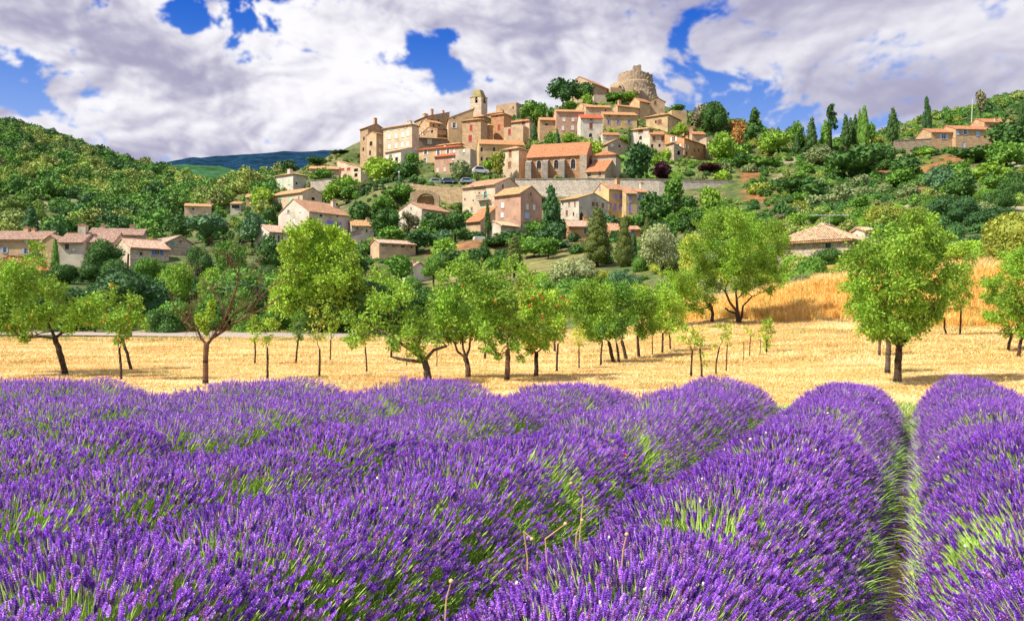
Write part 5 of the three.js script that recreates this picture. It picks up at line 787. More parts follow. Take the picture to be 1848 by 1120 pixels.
slope([['round', 'dark', 30, 110, 345, 165, 'dark tree at the left end of the right slope, over the brown-green one'], ['bush', 'rust', 170, 228, 330, 140, 'brownish bush right of the dark tree at the slope top'], ['bush', 'fresh', 100, 318, 495, 235, 'big bright bush below the brownish bush'], ['round', 'fresh', 380, 310, 455, 175, 'bright green tree below the twin-topped spruce'], ['bush', 'mid', 300, 425, 525, 245, 'wide green bush below the bright green slope tree'], ['bush', 'rust', 165, 460, 525, 120, 'rusty orange bush above the right purple plum'],
  ['round', 'olive', 640, 394, 515, 175, 'grey-green round tree below the cypress row'], ['round', 'dark', 860, 395, 600, 290, 'large dark evergreen oak in the middle of the right slope'], ['round', 'dark', 1005, 360, 540, 190, 'dark evergreen oak below the lone cypress'], ['round', 'dark', 1160, 438, 590, 195, 'dark evergreen oak below the terrace wall of the slope house'], ['bush', 'dark', 530, 535, 680, 300, 'wide dark thicket left of the red earth'], ['bush', 'olive', 790, 578, 725, 175, 'olive-grey bush on the red earth bank'], ['bush', 'olive', 940, 605, 705, 150, 'olive-grey bush right of the first one on the bank'], ['bush', 'olive', 1170, 600, 715, 145, 'olive-grey bush below the scree patch'], ['bush', 'mid', 905, 680, 870, 190, 'green bush behind the hipped farmhouse roof'],
  ['bush', 'mid', 740, 770, 860, 185, 'green bush directly above the hipped farmhouse roof'], ['bush', 'olive', 620, 645, 750, 175, 'olive bush above the pale rocks'], ['bush', 'olive', 530, 735, 810, 135, 'olive bush left of the hipped farmhouse roof'], ['bush', 'grey', 420, 768, 850, 115, 'grey bush by the rock left of the farmhouse roof'], ['round', 'blue', 1345, 520, 690, 140, 'blue-green tree right of the scree patch'], ['round', 'dark', 1470, 540, 720, 170, 'dark tree in the middle of the slope below the terrace house'], ['bush', 'fresh', 1620, 470, 600, 220, 'bright bush below the dark oak at the terrace house'], ['round', 'dark', 1755, 245, 440, 245, 'dark oak in front of the right end of the terrace house'], ['round', 'dark', 1590, 395, 500, 235, 'dark oak below the blue door of the terrace house'], ['round', 'mid', 1730, 350, 545, 200, 'mid green oak below the dark oak at the right edge'],
  ['round', 'dark', 1790, 560, 740, 170, 'dark tree at the right edge of the slope, below the oaks'], ['bush', 'mid', 1640, 600, 740, 190, 'green bush right of the middle of the slope'], ['round', 'deep', 1420, 680, 880, 250, 'large dark tree behind the big green orchard tree'], ['round', 'deep', 1660, 740, 890, 270, 'large dark tree right of the one behind the orchard tree'], ['bush', 'mid', 1300, 680, 800, 110, 'green bush above the small tiled outbuilding'], ['bush', 'fresh', 1220, 500, 580, 90, 'yellowish bush below the terrace wall of the slope house'], ['bush', 'dark', 1430, 395, 440, 100, 'small dark bush at the foot of the terrace house'], ['bush', 'fresh', 1270, 395, 450, 130, 'low green bush before the terrace wall of the slope house']]);
// --- the hamlet
sheet(0, 200, 3.733);
V('column', 'deep', 205, 645, 830, 120, 176, 'dark cedar-like tree behind the long tan hamlet house');
V('round', 'dark', 700, 868, 1120, 270, 116, 'large dark tree in front of the hamlet houses');
V('column', 'mid', 370, 862, 1010, 50, 140, 'ivy-green upright shrub at the corner of the white hamlet house');
V('round', 'dark', 220, 935, 1010, 130, 138, 'dark bush before the long tan hamlet house');
V('round', 'mid', 990, 950, 1130, 250, 112, 'mid green tree in front of the blue-shuttered hamlet house');
V('round', 'dark', 1190, 695, 850, 180, 182, 'dark tree above the hamlet barn');
V('round', 'blue', 1400, 690, 860, 240, 176, 'bluish tree right of the hamlet barn');
V('round', 'dark', 1340, 870, 1020, 190, 128, 'dark round tree below the hamlet barn');
V('round', 'mid', 1560, 820, 1010, 260, 132, 'dark green tree right of the hamlet');
V('round', 'blue', 1700, 690, 830, 170, 170, 'bluish tree beside the white farmhouse gable');
V('bush', 'yellow', 1010, 820, 870, 90, 164, 'yellow-green bush behind the hamlet barn');
V('round', 'fresh', 1180, 970, 1150, 260, 96, 'bright green tree behind the dead tree');
V('round', 'fresh', 1420, 1000, 1180, 240, 94, 'bright green tree right of the one behind the dead tree');
V('bush', 'dark', 420, 960, 1140, 260, 112, 'dark thicket below the white hamlet house');
V('bush', 'dark', 640, 1060, 1180, 240, 100, 'green thicket below the large dark hamlet tree');
// --- thickets that fill the slopes between, each bush by itself
function scatter(n, seed, zone, kinds, label, group, hpx, name) {
  const r = rng(seed), placed = []; let made = 0;
  for (let i = 0; i < n * 30 && made < n; i++) {
    const u = lerp(zone[0], zone[1], r()), D = lerp(zone[2], zone[3], r()), x = (u - CX) / F * D, gy = ground(x, -D), bot = HOR - (gy - EYE) / D * F, m = lerp(hpx[0], hpx[1], r()), top = bot - m / D * F, w = m * (0.9 + 0.7 * r()) / D * F;
    if (zone[4] && !zone[4](u, D, top, bot)) continue;
    if (RECTS.some((q) => D < q[4] + 4 && u + w * 0.45 > q[0] && u - w * 0.45 < q[1] && top < q[3] && bot > q[2] - 4)) continue;
    if (PADS.some((p) => (p[0] - x) ** 2 + (p[1] + D) ** 2 < 16)) continue;
    if (placed.some((p) => (p[0] - x) ** 2 + (p[1] + D) ** 2 < (m * 0.55) ** 2)) continue;
    placed.push([x, -D]); made++; const [kind, c] = kinds[Math.floor(r() * kinds.length)];
    tree(name || (kind === 'bush' ? 'bush' : 'broadleaf_tree'), nameBush(u, top, bot, kind, c) || label, kind, c, u, top, bot, w, D, group);
  }
}
scatter(46, 5, [-120, 650, 80, 138, (u, D, t, b) => t > 440], [['round', 'dark'], ['round', 'deep'], ['round', 'dark'], ['round', 'mid'], ['bush', 'mid'], ['bush', 'dark']], 'dark green tree in the belt between the lane and the hamlet', 'trees in the belt behind the lane', [3.5, 7]);
scatter(26, 6, [-120, 660, 74, 82, (u, D, t, b) => t > 480], [['bush', 'mid'], ['bush', 'fresh'], ['bush', 'dark'], ['round', 'mid']], 'green bush along the far edge of the lane', 'bushes along the lane', [2.2, 4.2]);
scatter(140, 7, [470, 1330, 140, 236, (u, D, t, b) => !(u > 770 && u < 1040 && D < 166 && t > 455) && b > 335], [['round', 'dark'], ['bush', 'dark'], ['bush', 'mid'], ['round', 'mid'], ['round', 'deep'], ['bush', 'fresh'], ['airy', 'mid']], 'green bushy tree on the slope below the village', 'bushy trees on the slope below the village', [2.5, 5.5]);
scatter(36, 8, [690, 1320, 240, 330, (u, D, t, b) => !(u > 1080 && u < 1320 && D < 262)], [['bush', 'mid'], ['bush', 'fresh'], ['bush', 'dark'], ['round', 'mid']], 'small green bush in a garden between the village houses', 'garden bushes between the village houses', [1.6, 3.2]);
scatter(165, 9, [1240, 1960, 112, 330, (u, D, t, b) => t > 190 && !(u > 1480 && u < 1800 && b > 265 && b < 300 && D > 225)], [['bush', 'dark'], ['bush', 'mid'], ['bush', 'olive'], ['bush', 'fresh'], ['round', 'dark'], ['round', 'mid'], ['bush', 'olive'], ['bush', 'gold']], 'scrub bush on the steep slope right of the village', 'scrub bushes on the right-hand slope', [1.8, 4.6]);
scatter(34, 10, [1130, 1960, 60, 108, (u, D, t, b) => t > 425 && (u > 1230 || D > 66)], [['bush', 'gold'], ['bush', 'fresh'], ['bush', 'mid'], ['bush', 'pale'], ['round', 'yellow'], ['bush', 'yellow']], 'yellow-green bush in the hedge behind the orchard on the right', 'hedge bushes behind the orchard', [1.6, 3.4]);
scatter(48, 11, [620, 1180, 78, 125, (u, D, t, b) => t > 478], [['bush', 'gold'], ['bush', 'fresh'], ['bush', 'yellow'], ['round', 'mid'], ['round', 'fresh'], ['bush', 'mid']], 'light green bush in the hedge behind the middle of the orchard', 'hedge bushes behind the middle of the orchard', [2.6, 5.2]);
scatter(34, 12, [600, 900, 74, 130, (u, D, t, b) => t > 490], [['round', 'dark'], ['round', 'mid'], ['bush', 'dark']], 'dark green tree behind the apple trees', 'dark trees behind the apple trees', [3, 6]);
// --- the woods that cover the hills, too many to count
function woods(name, label, n, seed, zone, colours, size) {
  const r = rng(seed), G = [0, 1, 2, 3].map((v) => crown(v % 2 ? 'bush' : 'round', 'far', v)), lots = G.map(() => [[], []]), m = new THREE.Matrix4(), q = new THREE.Quaternion(), up = new THREE.Vector3(0, 1, 0);
  for (let i = 0, k = 0; k < n && i < n * 5; i++) {
    const u = lerp(zone[0], zone[1], r()), D = lerp(zone[2], zone[3], Math.sqrt(r())), x = (u - CX) / F * D, y = ground(x, -D), bare = fbm(x / 25, 8, -D / 25, 3) * 1.8;
    if (zone[4] && !zone[4](u, D)) continue;
    if (bare > 0.42 && r() < 0.85) continue;
    const s = lerp(size[0], size[1], r() ** 2.6), top = HOR - (y + s * 1.6 - EYE) / D * F, bot = HOR - (y - EYE) / D * F; if (RECTS.some((b) => D < b[4] + 3 && u > b[0] - 8 && u < b[1] + 8 && top < b[3] && bot > b[2] - 3)) continue;
    k++; const patch = fbm(x / 30, 3, D / 30, 3) * 1.6 + 0.5 + (r() - 0.5) * 0.8, c = colours[Math.floor(clamp(patch, 0, 0.999) * colours.length)], f = 0.75 + 0.5 * r(), v = Math.floor(r() * 4); m.compose(new THREE.Vector3(x, y + s * 0.55, -D), q.setFromAxisAngle(up, r() * 6.28), new THREE.Vector3(s * (0.9 + 0.4 * r()), s * (0.8 + 0.35 * r()), s)); lots[v][0].push(...m.elements); lots[v][1].push(c[0] * f, c[1] * f, c[2] * f);
  }
  const root = new THREE.Group(); root.name = name; root.userData = { label, category: 'woodland', kind: 'stuff' }; scene.add(root);
  const wm = once('woods', () => new THREE.MeshStandardMaterial({ color: 0xffffff, roughness: 0.8, vertexColors: true, side: THREE.DoubleSide }));
  lots.forEach(([a, c], v) => { if (a.length) { const i = instanced(G[v], wm, a, c); i.name = 'trees'; i.userData.kind = 'stuff'; root.add(i); } });
}
const WOODS = [[0.063, 0.168, 0.035], [0.086, 0.213, 0.03], [0.115, 0.269, 0.035], [0.149, 0.302, 0.04], [0.218, 0.347, 0.05], [0.253, 0.325, 0.08], [0.31, 0.381, 0.08]];
woods('woodland', 'green scrub woodland covering the rounded hill on the left', 5200, 21, [-260, 520, 178, 520], WOODS, [1.2, 4.8]);
woods('woodland', 'green woodland on the ridge at the upper right', 1000, 22, [1480, 2250, 300, 470, (u, D) => D > 330 || u > 1720], WOODS, [1.6, 3.4]);
woods('undergrowth', 'low green undergrowth between the bushes of the right-hand slope', 4200, 23, [1230, 2100, 66, 330, (u, D) => fbm((u - CX) / F * D / 25, 8, -D / 25, 3) * 1.8 < 0.25], WOODS, [0.5, 1.5]);
woods('undergrowth', 'low green undergrowth on the slope below the village', 3000, 24, [430, 1240, 90, 300, (u, D) => !(u > 760 && u < 1080 && D > 118 && D < 166)], WOODS, [0.4, 1.4]);
woods('undergrowth', 'green garden growth between the houses of the hilltop village', 700, 25, [680, 1340, 240, 335], WOODS, [0.4, 1.1]);

// ---------------------------------------------------------------- the orchard
// a fruit tree from its surveyed foot, the path of its trunk and the clumps of its crown [x, y, r]
function fruitTree(label, o) {
  const foot = o.trunk[0], D = o.D || reach(X(foot[0]), Y(foot[1]), 15, 90), m = D / F, r = rng(Math.round(foot[0] * 13 + foot[1])), at = (x, y, dz = 0) => { const k = 1 + dz / D; return [(X(x) - CX) * m * k, EYE + (HOR - Y(y)) * m * k, -D - dz]; };
  const f = at(...foot), gy = ground(f[0], f[2]); f[1] = gy;
  const t = thing(o.name || 'fruit_tree', label, 'tree', f, 0, o.group), rel = (p) => [p[0] - f[0], p[1] - f[1], p[2] - f[2]];
  const R = (o.r || 0.07) * (o.r > 0.04 ? 0.74 : 0.9), wood = new GB(), path = o.trunk.map((q, i) => [...(i ? rel(at(q[0], q[1])) : [0, -0.15, 0]), R * (1.15 - 0.35 * i / o.trunk.length)]);
  { const P = []; for (let i = 0; i + 1 < path.length; i++) for (let s = 0; s < 4; s++) { const k = s / 4, q = path[i].map((v, e) => lerp(v, path[i + 1][e], k)); if (i || s) { q[0] += (r() - 0.5) * R * 0.35; q[2] += (r() - 0.5) * R * 0.35; q[3] *= 0.94 + 0.14 * r(); } else q[3] *= 1.25; P.push(q); } P.push(path[path.length - 1]); wood.tube(P, 9); }
  const top = path[path.length - 1], xs = o.blobs.map((b) => b[0]), half = (Math.max(...xs) - Math.min(...xs)) / SH[2] * m / 2, L = (o.leaf || 0.10) * 0.82, g = new GB(), tips = [];
  for (const limb of o.limbs || []) wood.tube(limb.map((q, i) => [...rel(at(q[0], q[1], (q[2] || 0))), R * 0.62 * (1 - 0.6 * i / limb.length)]), 6);
  const clumps = []; for (const b of o.blobs) { const rr = b[2] / SH[2] * m * (o.r > 0.05 ? 1.12 : 1), dz = (r() - 0.5) * Math.min(half * 1.3, 4); clumps.push([rel(at(b[0], b[1], dz)), rr]); if (o.blobs.length > 8 && r() < 0.6) clumps.push([rel(at(b[0] + (r() - 0.5) * b[2], b[1], dz > 0 ? dz - half * 0.9 : dz + half * 0.9)), rr * 0.85]); }
  // limbs grow from the fork outwards, each from the nearest wood already there
  const nodes = [[top.slice(0, 3), R * 0.62, 0]]; for (const limb of o.limbs || []) limb.forEach((q, i) => { if (i > 0) nodes.push([rel(at(q[0], q[1], q[2] || 0)), R * 0.5 * (1 - 0.5 * i / limb.length), 0.1 * i]); });
  const away = (c) => Math.hypot(c[0] - top[0], c[1] - top[1], c[2] - top[2]); clumps.sort((a, b) => away(a[0]) - away(b[0]));
  for (const [c, rr] of clumps) {
    let best = nodes[0], bd = 1e9; for (const q of nodes) { const d = Math.hypot(q[0][0] - c[0], q[0][1] - c[1], q[0][2] - c[2]) + q[2] * 0.35 + (q[0][1] > c[1] + 0.3 ? 0.5 : 0); if (d < bd) { bd = d; best = q; } }
    const p0 = best[0], r0 = best[1] * 0.72, mid = [lerp(p0[0], c[0], 0.45) + (r() - 0.5) * rr * 0.6, lerp(p0[1], c[1], 0.4) + (r() - 0.35) * rr * 0.4, lerp(p0[2], c[2], 0.45) + (r() - 0.5) * rr * 0.4];
    wood.tube([[...p0, r0], [...p0.map((v, e) => lerp(v, mid[e], 0.5) + (r() - 0.5) * rr * 0.12), r0 * 0.9], [...mid, r0 * 0.8], [...c, r0 * 0.55]], 5); nodes.push([c, r0 * 0.7, best[2] + away(c) * 0.3]); nodes.push([mid, r0 * 0.8, best[2]]);
    const tw = 7; for (let i = 0; i < tw; i++) { const u = unit(r), e = [c[0] + u[0] * rr * 0.95, c[1] + u[1] * rr * 0.85 + rr * 0.12, c[2] + u[2] * rr * 0.95]; wood.tube([[...c, Math.min(r0 * 0.4, 0.012)], [lerp(c[0], e[0], 0.5), lerp(c[1], e[1], 0.5) + rr * 0.06, lerp(c[2], e[2], 0.5), Math.min(r0 * 0.3, 0.008)], [...e, 0.004]], 3); tips.push([c, e, rr]); }
    const n = Math.round(1.2 * (o.dense || 6.6) * Math.PI * rr * rr / (L * L)), cl = 0.74 + 0.46 * r();
    for (let i = 0; i < n; i++) {
      let p, d; if (r() < 0.72) { const [a, e] = tips[tips.length - 1 - Math.floor(r() * tw)], k = 0.15 + 0.95 * r(), j = unit(r); p = [lerp(a[0], e[0], k) + j[0] * rr * 0.16, lerp(a[1], e[1], k) + j[1] * rr * 0.16, lerp(a[2], e[2], k) + j[2] * rr * 0.16]; const q = norm([e[0] - a[0], e[1] - a[1], e[2] - a[2]]); d = norm([q[0] * 0.8 + j[0], q[1] * 0.6 + j[1] - 0.15, q[2] * 0.8 + j[2]]); }
      else { const u = unit(r), q = rr * (0.4 + 0.6 * r()), j = unit(r); p = [c[0] + u[0] * q, c[1] + u[1] * q * 0.9, c[2] + u[2] * q]; d = norm([u[0] * 0.5 + j[0], u[1] * 0.4 + j[1] - 0.2, u[2] * 0.5 + j[2]]); }
      const w = unit(r), s = L * (0.65 + 0.7 * r()); leafQuad(g, p, d, norm([w[0], w[1] * 0.8 + 0.6, w[2]]), s, s * (o.slim || 0.27), tintOf(r, 0.68, 1.3).map((v) => v * cl));
    }
  }
  part(t, 'trunk', wood.build(), barkMat(o.bark || 'brown')); part(t, 'crown', g.build(false), leafMat(o.color || 'fresh'));
  const fm = o.fruit && once('f' + o.fruit[0], () => std(o.fruit[0] === 'red' ? [0.55, 0.03, 0.015] : [0.60, 0.14, 0.02], { r: 0.4 }));
  for (let i = 0; o.fruit && i < o.fruit[1]; i++) { const [a, e, rr] = tips[Math.floor(r() * tips.length)], u = unit(r), p = part(t, 'fruit', once('fruit', () => new THREE.SphereGeometry(0.034, 8, 6)), fm); p.position.set(e[0] + u[0] * rr * 0.25, e[1] - Math.abs(u[1]) * rr * 0.2, e[2] + Math.abs(u[2]) * rr * 0.4); }
  return t;
}
sheet(0, 400, 3.5);
fruitTree('leaning fruit tree with orange fruit at the left edge, its crown cut by the frame', { r: 0.105, trunk: [[415, 968], [385, 850], [345, 735]], color: 'fresh', fruit: ['orange', 26], limbs: [[[345, 735], [325, 690], [300, 640]], [[345, 735], [390, 700], [470, 685, 0.3]]], blobs: [[60, 330, 85], [150, 300, 95], [250, 250, 55], [230, 165, 42], [200, 130, 28], [60, 450, 105], [180, 430, 105], [300, 420, 85], [370, 460, 75], [60, 570, 95], [180, 590, 95], [280, 600, 95], [380, 590, 85], [470, 560, 85], [560, 530, 80], [600, 600, 60], [450, 640, 65], [120, 680, 75], [30, 650, 75], [-60, 500, 115], [-80, 620, 95], [150, 735, 36]] });
fruitTree('slender young fruit tree with a forked stem just right of the leaning orange-fruited tree', { r: 0.035, trunk: [[764, 1003], [760, 900], [752, 800]], color: 'fresh', dense: 5, fruit: ['orange', 14], blobs: [[700, 620, 55], [760, 590, 65], [820, 600, 65], [870, 570, 52], [730, 680, 52], [790, 690, 52], [720, 480, 55], [830, 500, 55], [715, 412, 28], [900, 640, 36], [750, 760, 36]] });
fruitTree('leaning dark-stemmed fruit tree behind the slender forked one', { r: 0.06, trunk: [[832, 937], [800, 830], [760, 720]], color: 'mid', dense: 5, fruit: ['orange', 8], blobs: [[650, 520, 65], [600, 580, 55], [700, 560, 55], [660, 640, 45], [790, 560, 50], [850, 600, 45]] });
fruitTree('small young fruit tree standing before the road, left one of a pair', { r: 0.03, trunk: [[1608, 900], [1611, 820], [1608, 745]], color: 'bright', dense: 5, blobs: [[1600, 640, 38], [1580, 685, 33], [1625, 700, 33], [1605, 745, 26], [1600, 605, 20]] });
fruitTree('small young fruit tree of the pair before the road, the nearer right one', { r: 0.032, trunk: [[1687, 997], [1688, 890], [1688, 795]], color: 'bright', dense: 5, blobs: [[1700, 640, 48], [1742, 655, 38], [1660, 680, 33], [1690, 725, 38], [1720, 610, 24], [1680, 770, 24]] });
{ // the dead tree: bare red-brown limbs with one leafy shoot
  const D = reach(X(1295), Y(1032)), m = D / F, r = rng(404), foot = [(X(1295) - CX) * m, 0, -D]; foot[1] = ground(foot[0], foot[2]); const t = thing('dead_tree', 'bare half-dead fruit tree with red-brown branches and one leafy shoot', 'tree', foot), g = new GB();
  const at = (x, y, dz) => [(X(x) - CX) * m - foot[0], EYE + (HOR - Y(y)) * m - foot[1], -dz];
  const twig = (p, d, len, rad, n) => { const e = [p[0] + d[0] * len, p[1] + d[1] * len, p[2] + d[2] * len], k = [lerp(p[0], e[0], 0.5) + (r() - 0.5) * len * 0.15, lerp(p[1], e[1], 0.5) + (r() - 0.5) * len * 0.15, lerp(p[2], e[2], 0.5) + (r() - 0.5) * len * 0.15]; g.tube([[...p, rad], [...k, rad * 0.75], [...e, rad * 0.4]], 4); if (n > 0) for (let i = 0; i < 3; i++) { const u = unit(r); twig(r() < 0.5 ? k : e, norm([d[0] + u[0] * 0.9, d[1] + u[1] * 0.9 + 0.25, d[2] + u[2] * 0.9]), len * 0.62, rad * 0.55, n - 1); } };
  const limb = (pts, r0, dz, sprout = 1) => { const P = pts.map((q, i) => [...at(q[0], q[1], dz * i / (pts.length - 1)), 0.55 * r0 * (1 - 0.72 * i / (pts.length - 1))]); g.tube(P, 7); for (let i = 1; i < P.length; i++) for (let k = 0; k < 3 * sprout; k++) { const a = P[i - 1], b = P[i], f = r(), u = unit(r), d = norm([b[0] - a[0], b[1] - a[1], b[2] - a[2]]); twig([lerp(a[0], b[0], f), lerp(a[1], b[1], f), lerp(a[2], b[2], f)], norm([d[0] + u[0] * 0.8, d[1] + u[1] * 0.8 + 0.3, d[2] + u[2] * 0.8]), 0.16 + 0.20 * r(), 0.0065, 2); } };
  g.tube([[0, -0.2, 0, 0.085], [...at(1297, 960, 0), 0.068], [...at(1296, 870, 0), 0.064], [...at(1302, 770, 0), 0.07]], 10);
  limb([[1302, 772], [1262, 735], [1235, 680], [1222, 665], [1185, 668], [1158, 645], [1150, 600]], 0.065, 0.3); limb([[1158, 645], [1190, 600], [1195, 540], [1240, 470]], 0.035, 0.2, 2); limb([[1185, 610], [1130, 560], [1100, 470]], 0.03, -0.3);
  limb([[1305, 775], [1335, 735], [1400, 690], [1460, 645], [1520, 610], [1650, 540], [1755, 465]], 0.075, 0.4); limb([[1345, 725], [1420, 620], [1470, 520], [1510, 420], [1530, 345], [1490, 270], [1465, 215], [1390, 182]], 0.06, -0.5); limb([[1465, 215], [1475, 128]], 0.02, 0); limb([[1410, 610], [1390, 530], [1330, 440], [1260, 380], [1180, 340], [1120, 235]], 0.035, 0.7); limb([[1530, 345], [1580, 310], [1630, 240]], 0.03, 0.2); limb([[1500, 620], [1560, 530], [1600, 420], [1610, 300]], 0.035, 0.8); limb([[1580, 575], [1660, 470], [1720, 420], [1800, 380]], 0.03, -0.4); limb([[1395, 690], [1480, 600], [1550, 545], [1640, 480]], 0.035, -0.9); limb([[1330, 450], [1400, 330], [1440, 260]], 0.022, 0.3);
  part(t, 'trunk', g.build(), barkMat('red'));
  const l = new GB(); for (const [x, y, s] of [[1290, 640, 40], [1335, 570, 34], [1262, 612, 28], [1310, 690, 22], [1345, 520, 22]]) { const c = at(x, y, -0.1), R = s / SH[2] * m; for (let i = 0; i < 300; i++) { const u = unit(r), q = R * Math.cbrt(r()), d = norm(unit(r)), w = unit(r); leafQuad(l, [c[0] + u[0] * q * 0.8, c[1] + u[1] * q * 1.2, c[2] + u[2] * q], d, norm([w[0], w[1] + 0.5, w[2]]), 0.075, 0.02, tintOf(r)); } }
  part(t, 'leafy_shoot', l.build(false), leafMat('bright'));
}
sheet(400, 400, 3.5);
fruitTree('small dark-leaved young tree with a leaning stem before the big lime tree', { r: 0.035, trunk: [[466, 893], [474, 810], [484, 740]], color: 'mid', dense: 5, blobs: [[480, 620, 46], [460, 690, 42], [512, 690, 36], [482, 575, 32], [485, 730, 34]] });
fruitTree('airy yellow-green young tree with upright shoots before the big lime tree', { r: 0.032, trunk: [[616, 977], [618, 890], [618, 805]], color: 'yellow', dense: 3, blobs: [[600, 640, 50], [580, 575, 38], [640, 720, 36], [560, 550, 32], [600, 740, 42], [560, 700, 36], [640, 650, 30]] });
fruitTree('small yellow-green young tree right of the airy upright one', { r: 0.028, trunk: [[684, 882], [686, 800], [688, 745]], color: 'bright', dense: 4.5, blobs: [[680, 600, 38], [702, 650, 42], [660, 556, 32], [690, 700, 34], [715, 610, 26]] });
fruitTree('big light green lime tree beyond the road, tallest tree of the left half', { name: 'lime_tree', D: 74, r: 0.34, leaf: 0.30, slim: 0.4, dense: 7.2, bark: 'brown', trunk: [[672, 660], [676, 580], [668, 500]], color: 'bright', blobs: [[520, 90, 85], [600, 62, 75], [700, 110, 85], [760, 150, 65], [450, 200, 85], [560, 200, 105], [680, 230, 105], [790, 260, 75], [420, 330, 85], [540, 350, 105], [660, 370, 105], [780, 400, 95], [380, 450, 75], [500, 480, 95], [620, 480, 95], [740, 480, 85], [850, 440, 75], [850, 345, 56], [330, 520, 60], [450, 560, 60], [790, 540, 55], [470, 110, 55]] });
fruitTree('thin young tree with a sparse yellowish crown left of the leaning apple tree', { r: 0.026, trunk: [[918, 952], [912, 860], [905, 785]], color: 'yellow', dense: 3.4, blobs: [[880, 740, 52], [930, 720, 44], [852, 700, 40], [905, 670, 36]] });
fruitTree('apple tree with a low crooked limb reaching left', { r: 0.115, bark: 'grey', leaf: 0.095, trunk: [[1312, 1030], [1298, 950], [1280, 880]], color: 'fresh', dense: 5.4, limbs: [[[1280, 885], [1200, 876], [1110, 862], [1070, 852], [1072, 790]], [[1285, 870], [1340, 810], [1420, 785, -0.3]], [[1275, 870], [1180, 800], [1080, 735], [1000, 690, 0.3]]], blobs: [[980, 690, 55], [900, 720, 64], [820, 740, 50], [850, 650, 64], [800, 590, 54], [930, 600, 62], [980, 500, 62], [1060, 480, 72], [1010, 350, 46], [1080, 380, 44], [1130, 420, 54], [1160, 470, 54], [1040, 540, 54], [1100, 650, 72], [1180, 600, 62], [1080, 750, 54], [1180, 720, 72], [1260, 700, 72], [1220, 800, 60], [1280, 620, 54], [1270, 850, 32], [1340, 740, 54], [1090, 800, 32], [960, 330, 28], [830, 780, 26]] });
fruitTree('apple tree with a forked reddish trunk right of the leaning apple tree', { r: 0.095, bark: 'red', leaf: 0.095, trunk: [[1562, 990], [1556, 920], [1540, 855]], color: 'fresh', dense: 6, limbs: [[[1540, 855], [1490, 820], [1470, 760]], [[1545, 850], [1565, 800], [1570, 730]], [[1542, 852], [1525, 800], [1520, 740]]], blobs: [[1380, 560, 64], [1360, 430, 54], [1450, 480, 84], [1550, 440, 84], [1430, 620, 84], [1530, 600, 94], [1400, 720, 72], [1500, 700, 72], [1600, 680, 72], [1340, 650, 54], [1400, 340, 46], [1480, 300, 56], [1560, 310, 56], [1530, 220, 30], [1620, 500, 72], [1650, 600, 62], [1545, 260, 26]] });
for (const [i, l] of [[1168, 'very thin stake-like sapling behind the leaning apple tree, left one'], [1358, 'very thin stake-like sapling behind the leaning apple tree, right one']].entries()) fruitTree(l[1], { name: 'sapling', r: 0.018, trunk: [[l[0], 915], [l[0] + 2, 850], [l[0] + 1, 780]], color: 'yellow', dense: 3, blobs: [[l[0], 750, 26], [l[0] + 8, 715, 24]] });
sheet(800, 420, 3.696);
fruitTree('apple tree with a straight thin trunk and wide crown right of the forked one', { r: 0.085, bark: 'red', trunk: [[425, 992], [428, 880], [432, 780]], color: 'fresh', fruit: ['orange', 8], blobs: [[330, 330, 74], [250, 280, 84], [150, 280, 74], [400, 300, 56], [470, 172, 30], [430, 225, 38], [300, 430, 94], [400, 450, 84], [200, 420, 84], [330, 560, 84], [440, 560, 74], [260, 640, 74], [350, 680, 74], [430, 700, 64], [300, 760, 54], [370, 820, 30], [520, 840, 26], [480, 760, 44], [250, 560, 64], [520, 250, 54], [560, 320, 60]] });
fruitTree('fruit tree bright with red fruit in the middle of the orchard', { r: 0.08, bark: 'brown', trunk: [[620, 963], [620, 880], [622, 800]], color: 'bright', fruit: ['red', 46], blobs: [[500, 600, 64], [560, 520, 74], [640, 480, 74], [700, 540, 74], [600, 620, 84], [690, 640, 74], [520, 680, 64], [620, 720, 74], [740, 680, 54], [780, 600, 54], [580, 780, 34], [460, 640, 44], [680, 740, 54], [620, 400, 56], [720, 430, 60], [800, 500, 60], [540, 430, 50]] });
fruitTree('thin young tree just right of the red-fruited tree', { r: 0.035, trunk: [[757, 932], [760, 830], [766, 740]], color: 'fresh', dense: 5, blobs: [[760, 680, 36], [792, 650, 38], [770, 610, 44], [738, 690, 28], [800, 700, 26]] });
fruitTree('little yellow-leaved sapling between the red-fruited tree and the dark group', { name: 'sapling', r: 0.026, trunk: [[905, 907], [906, 840], [905, 770]], color: 'yellow', dense: 4, blobs: [[890, 700, 42], [924, 680, 36], [900, 635, 36], [905, 740, 30]] });
fruitTree('thin stem at the left front of the dark tree group', { r: 0.045, trunk: [[1050, 887], [1053, 810], [1062, 725]], color: 'mid', dense: 5, blobs: [[1050, 680, 40], [1080, 640, 50], [1030, 640, 44]] });
fruitTree('leaning fruit tree with the broad left crown of the dark tree group', { r: 0.085, trunk: [[1143, 867], [1122, 800], [1105, 728]], color: 'fresh', blobs: [[900, 470, 74], [960, 420, 84], [1000, 520, 84], [930, 580, 74], [1020, 620, 74], [1060, 460, 84], [1080, 560, 84], [980, 680, 54], [1100, 660, 64], [870, 540, 54], [1040, 700, 44], [1000, 360, 60], [1080, 380, 60]] });
fruitTree('slim trunk in the middle of the dark tree group', { r: 0.06, trunk: [[1175, 868], [1166, 800], [1158, 740]], color: 'mid', dense: 5, blobs: [[1150, 690, 44], [1180, 650, 50], [1130, 640, 44]] });
fruitTree('leaning fruit tree behind the middle of the dark tree group', { r: 0.085, trunk: [[1226, 848], [1208, 780], [1190, 718]], color: 'mid', blobs: [[1150, 400, 84], [1200, 480, 84], [1150, 560, 84], [1220, 590, 74], [1180, 660, 54], [1120, 350, 54], [1240, 410, 54]] });
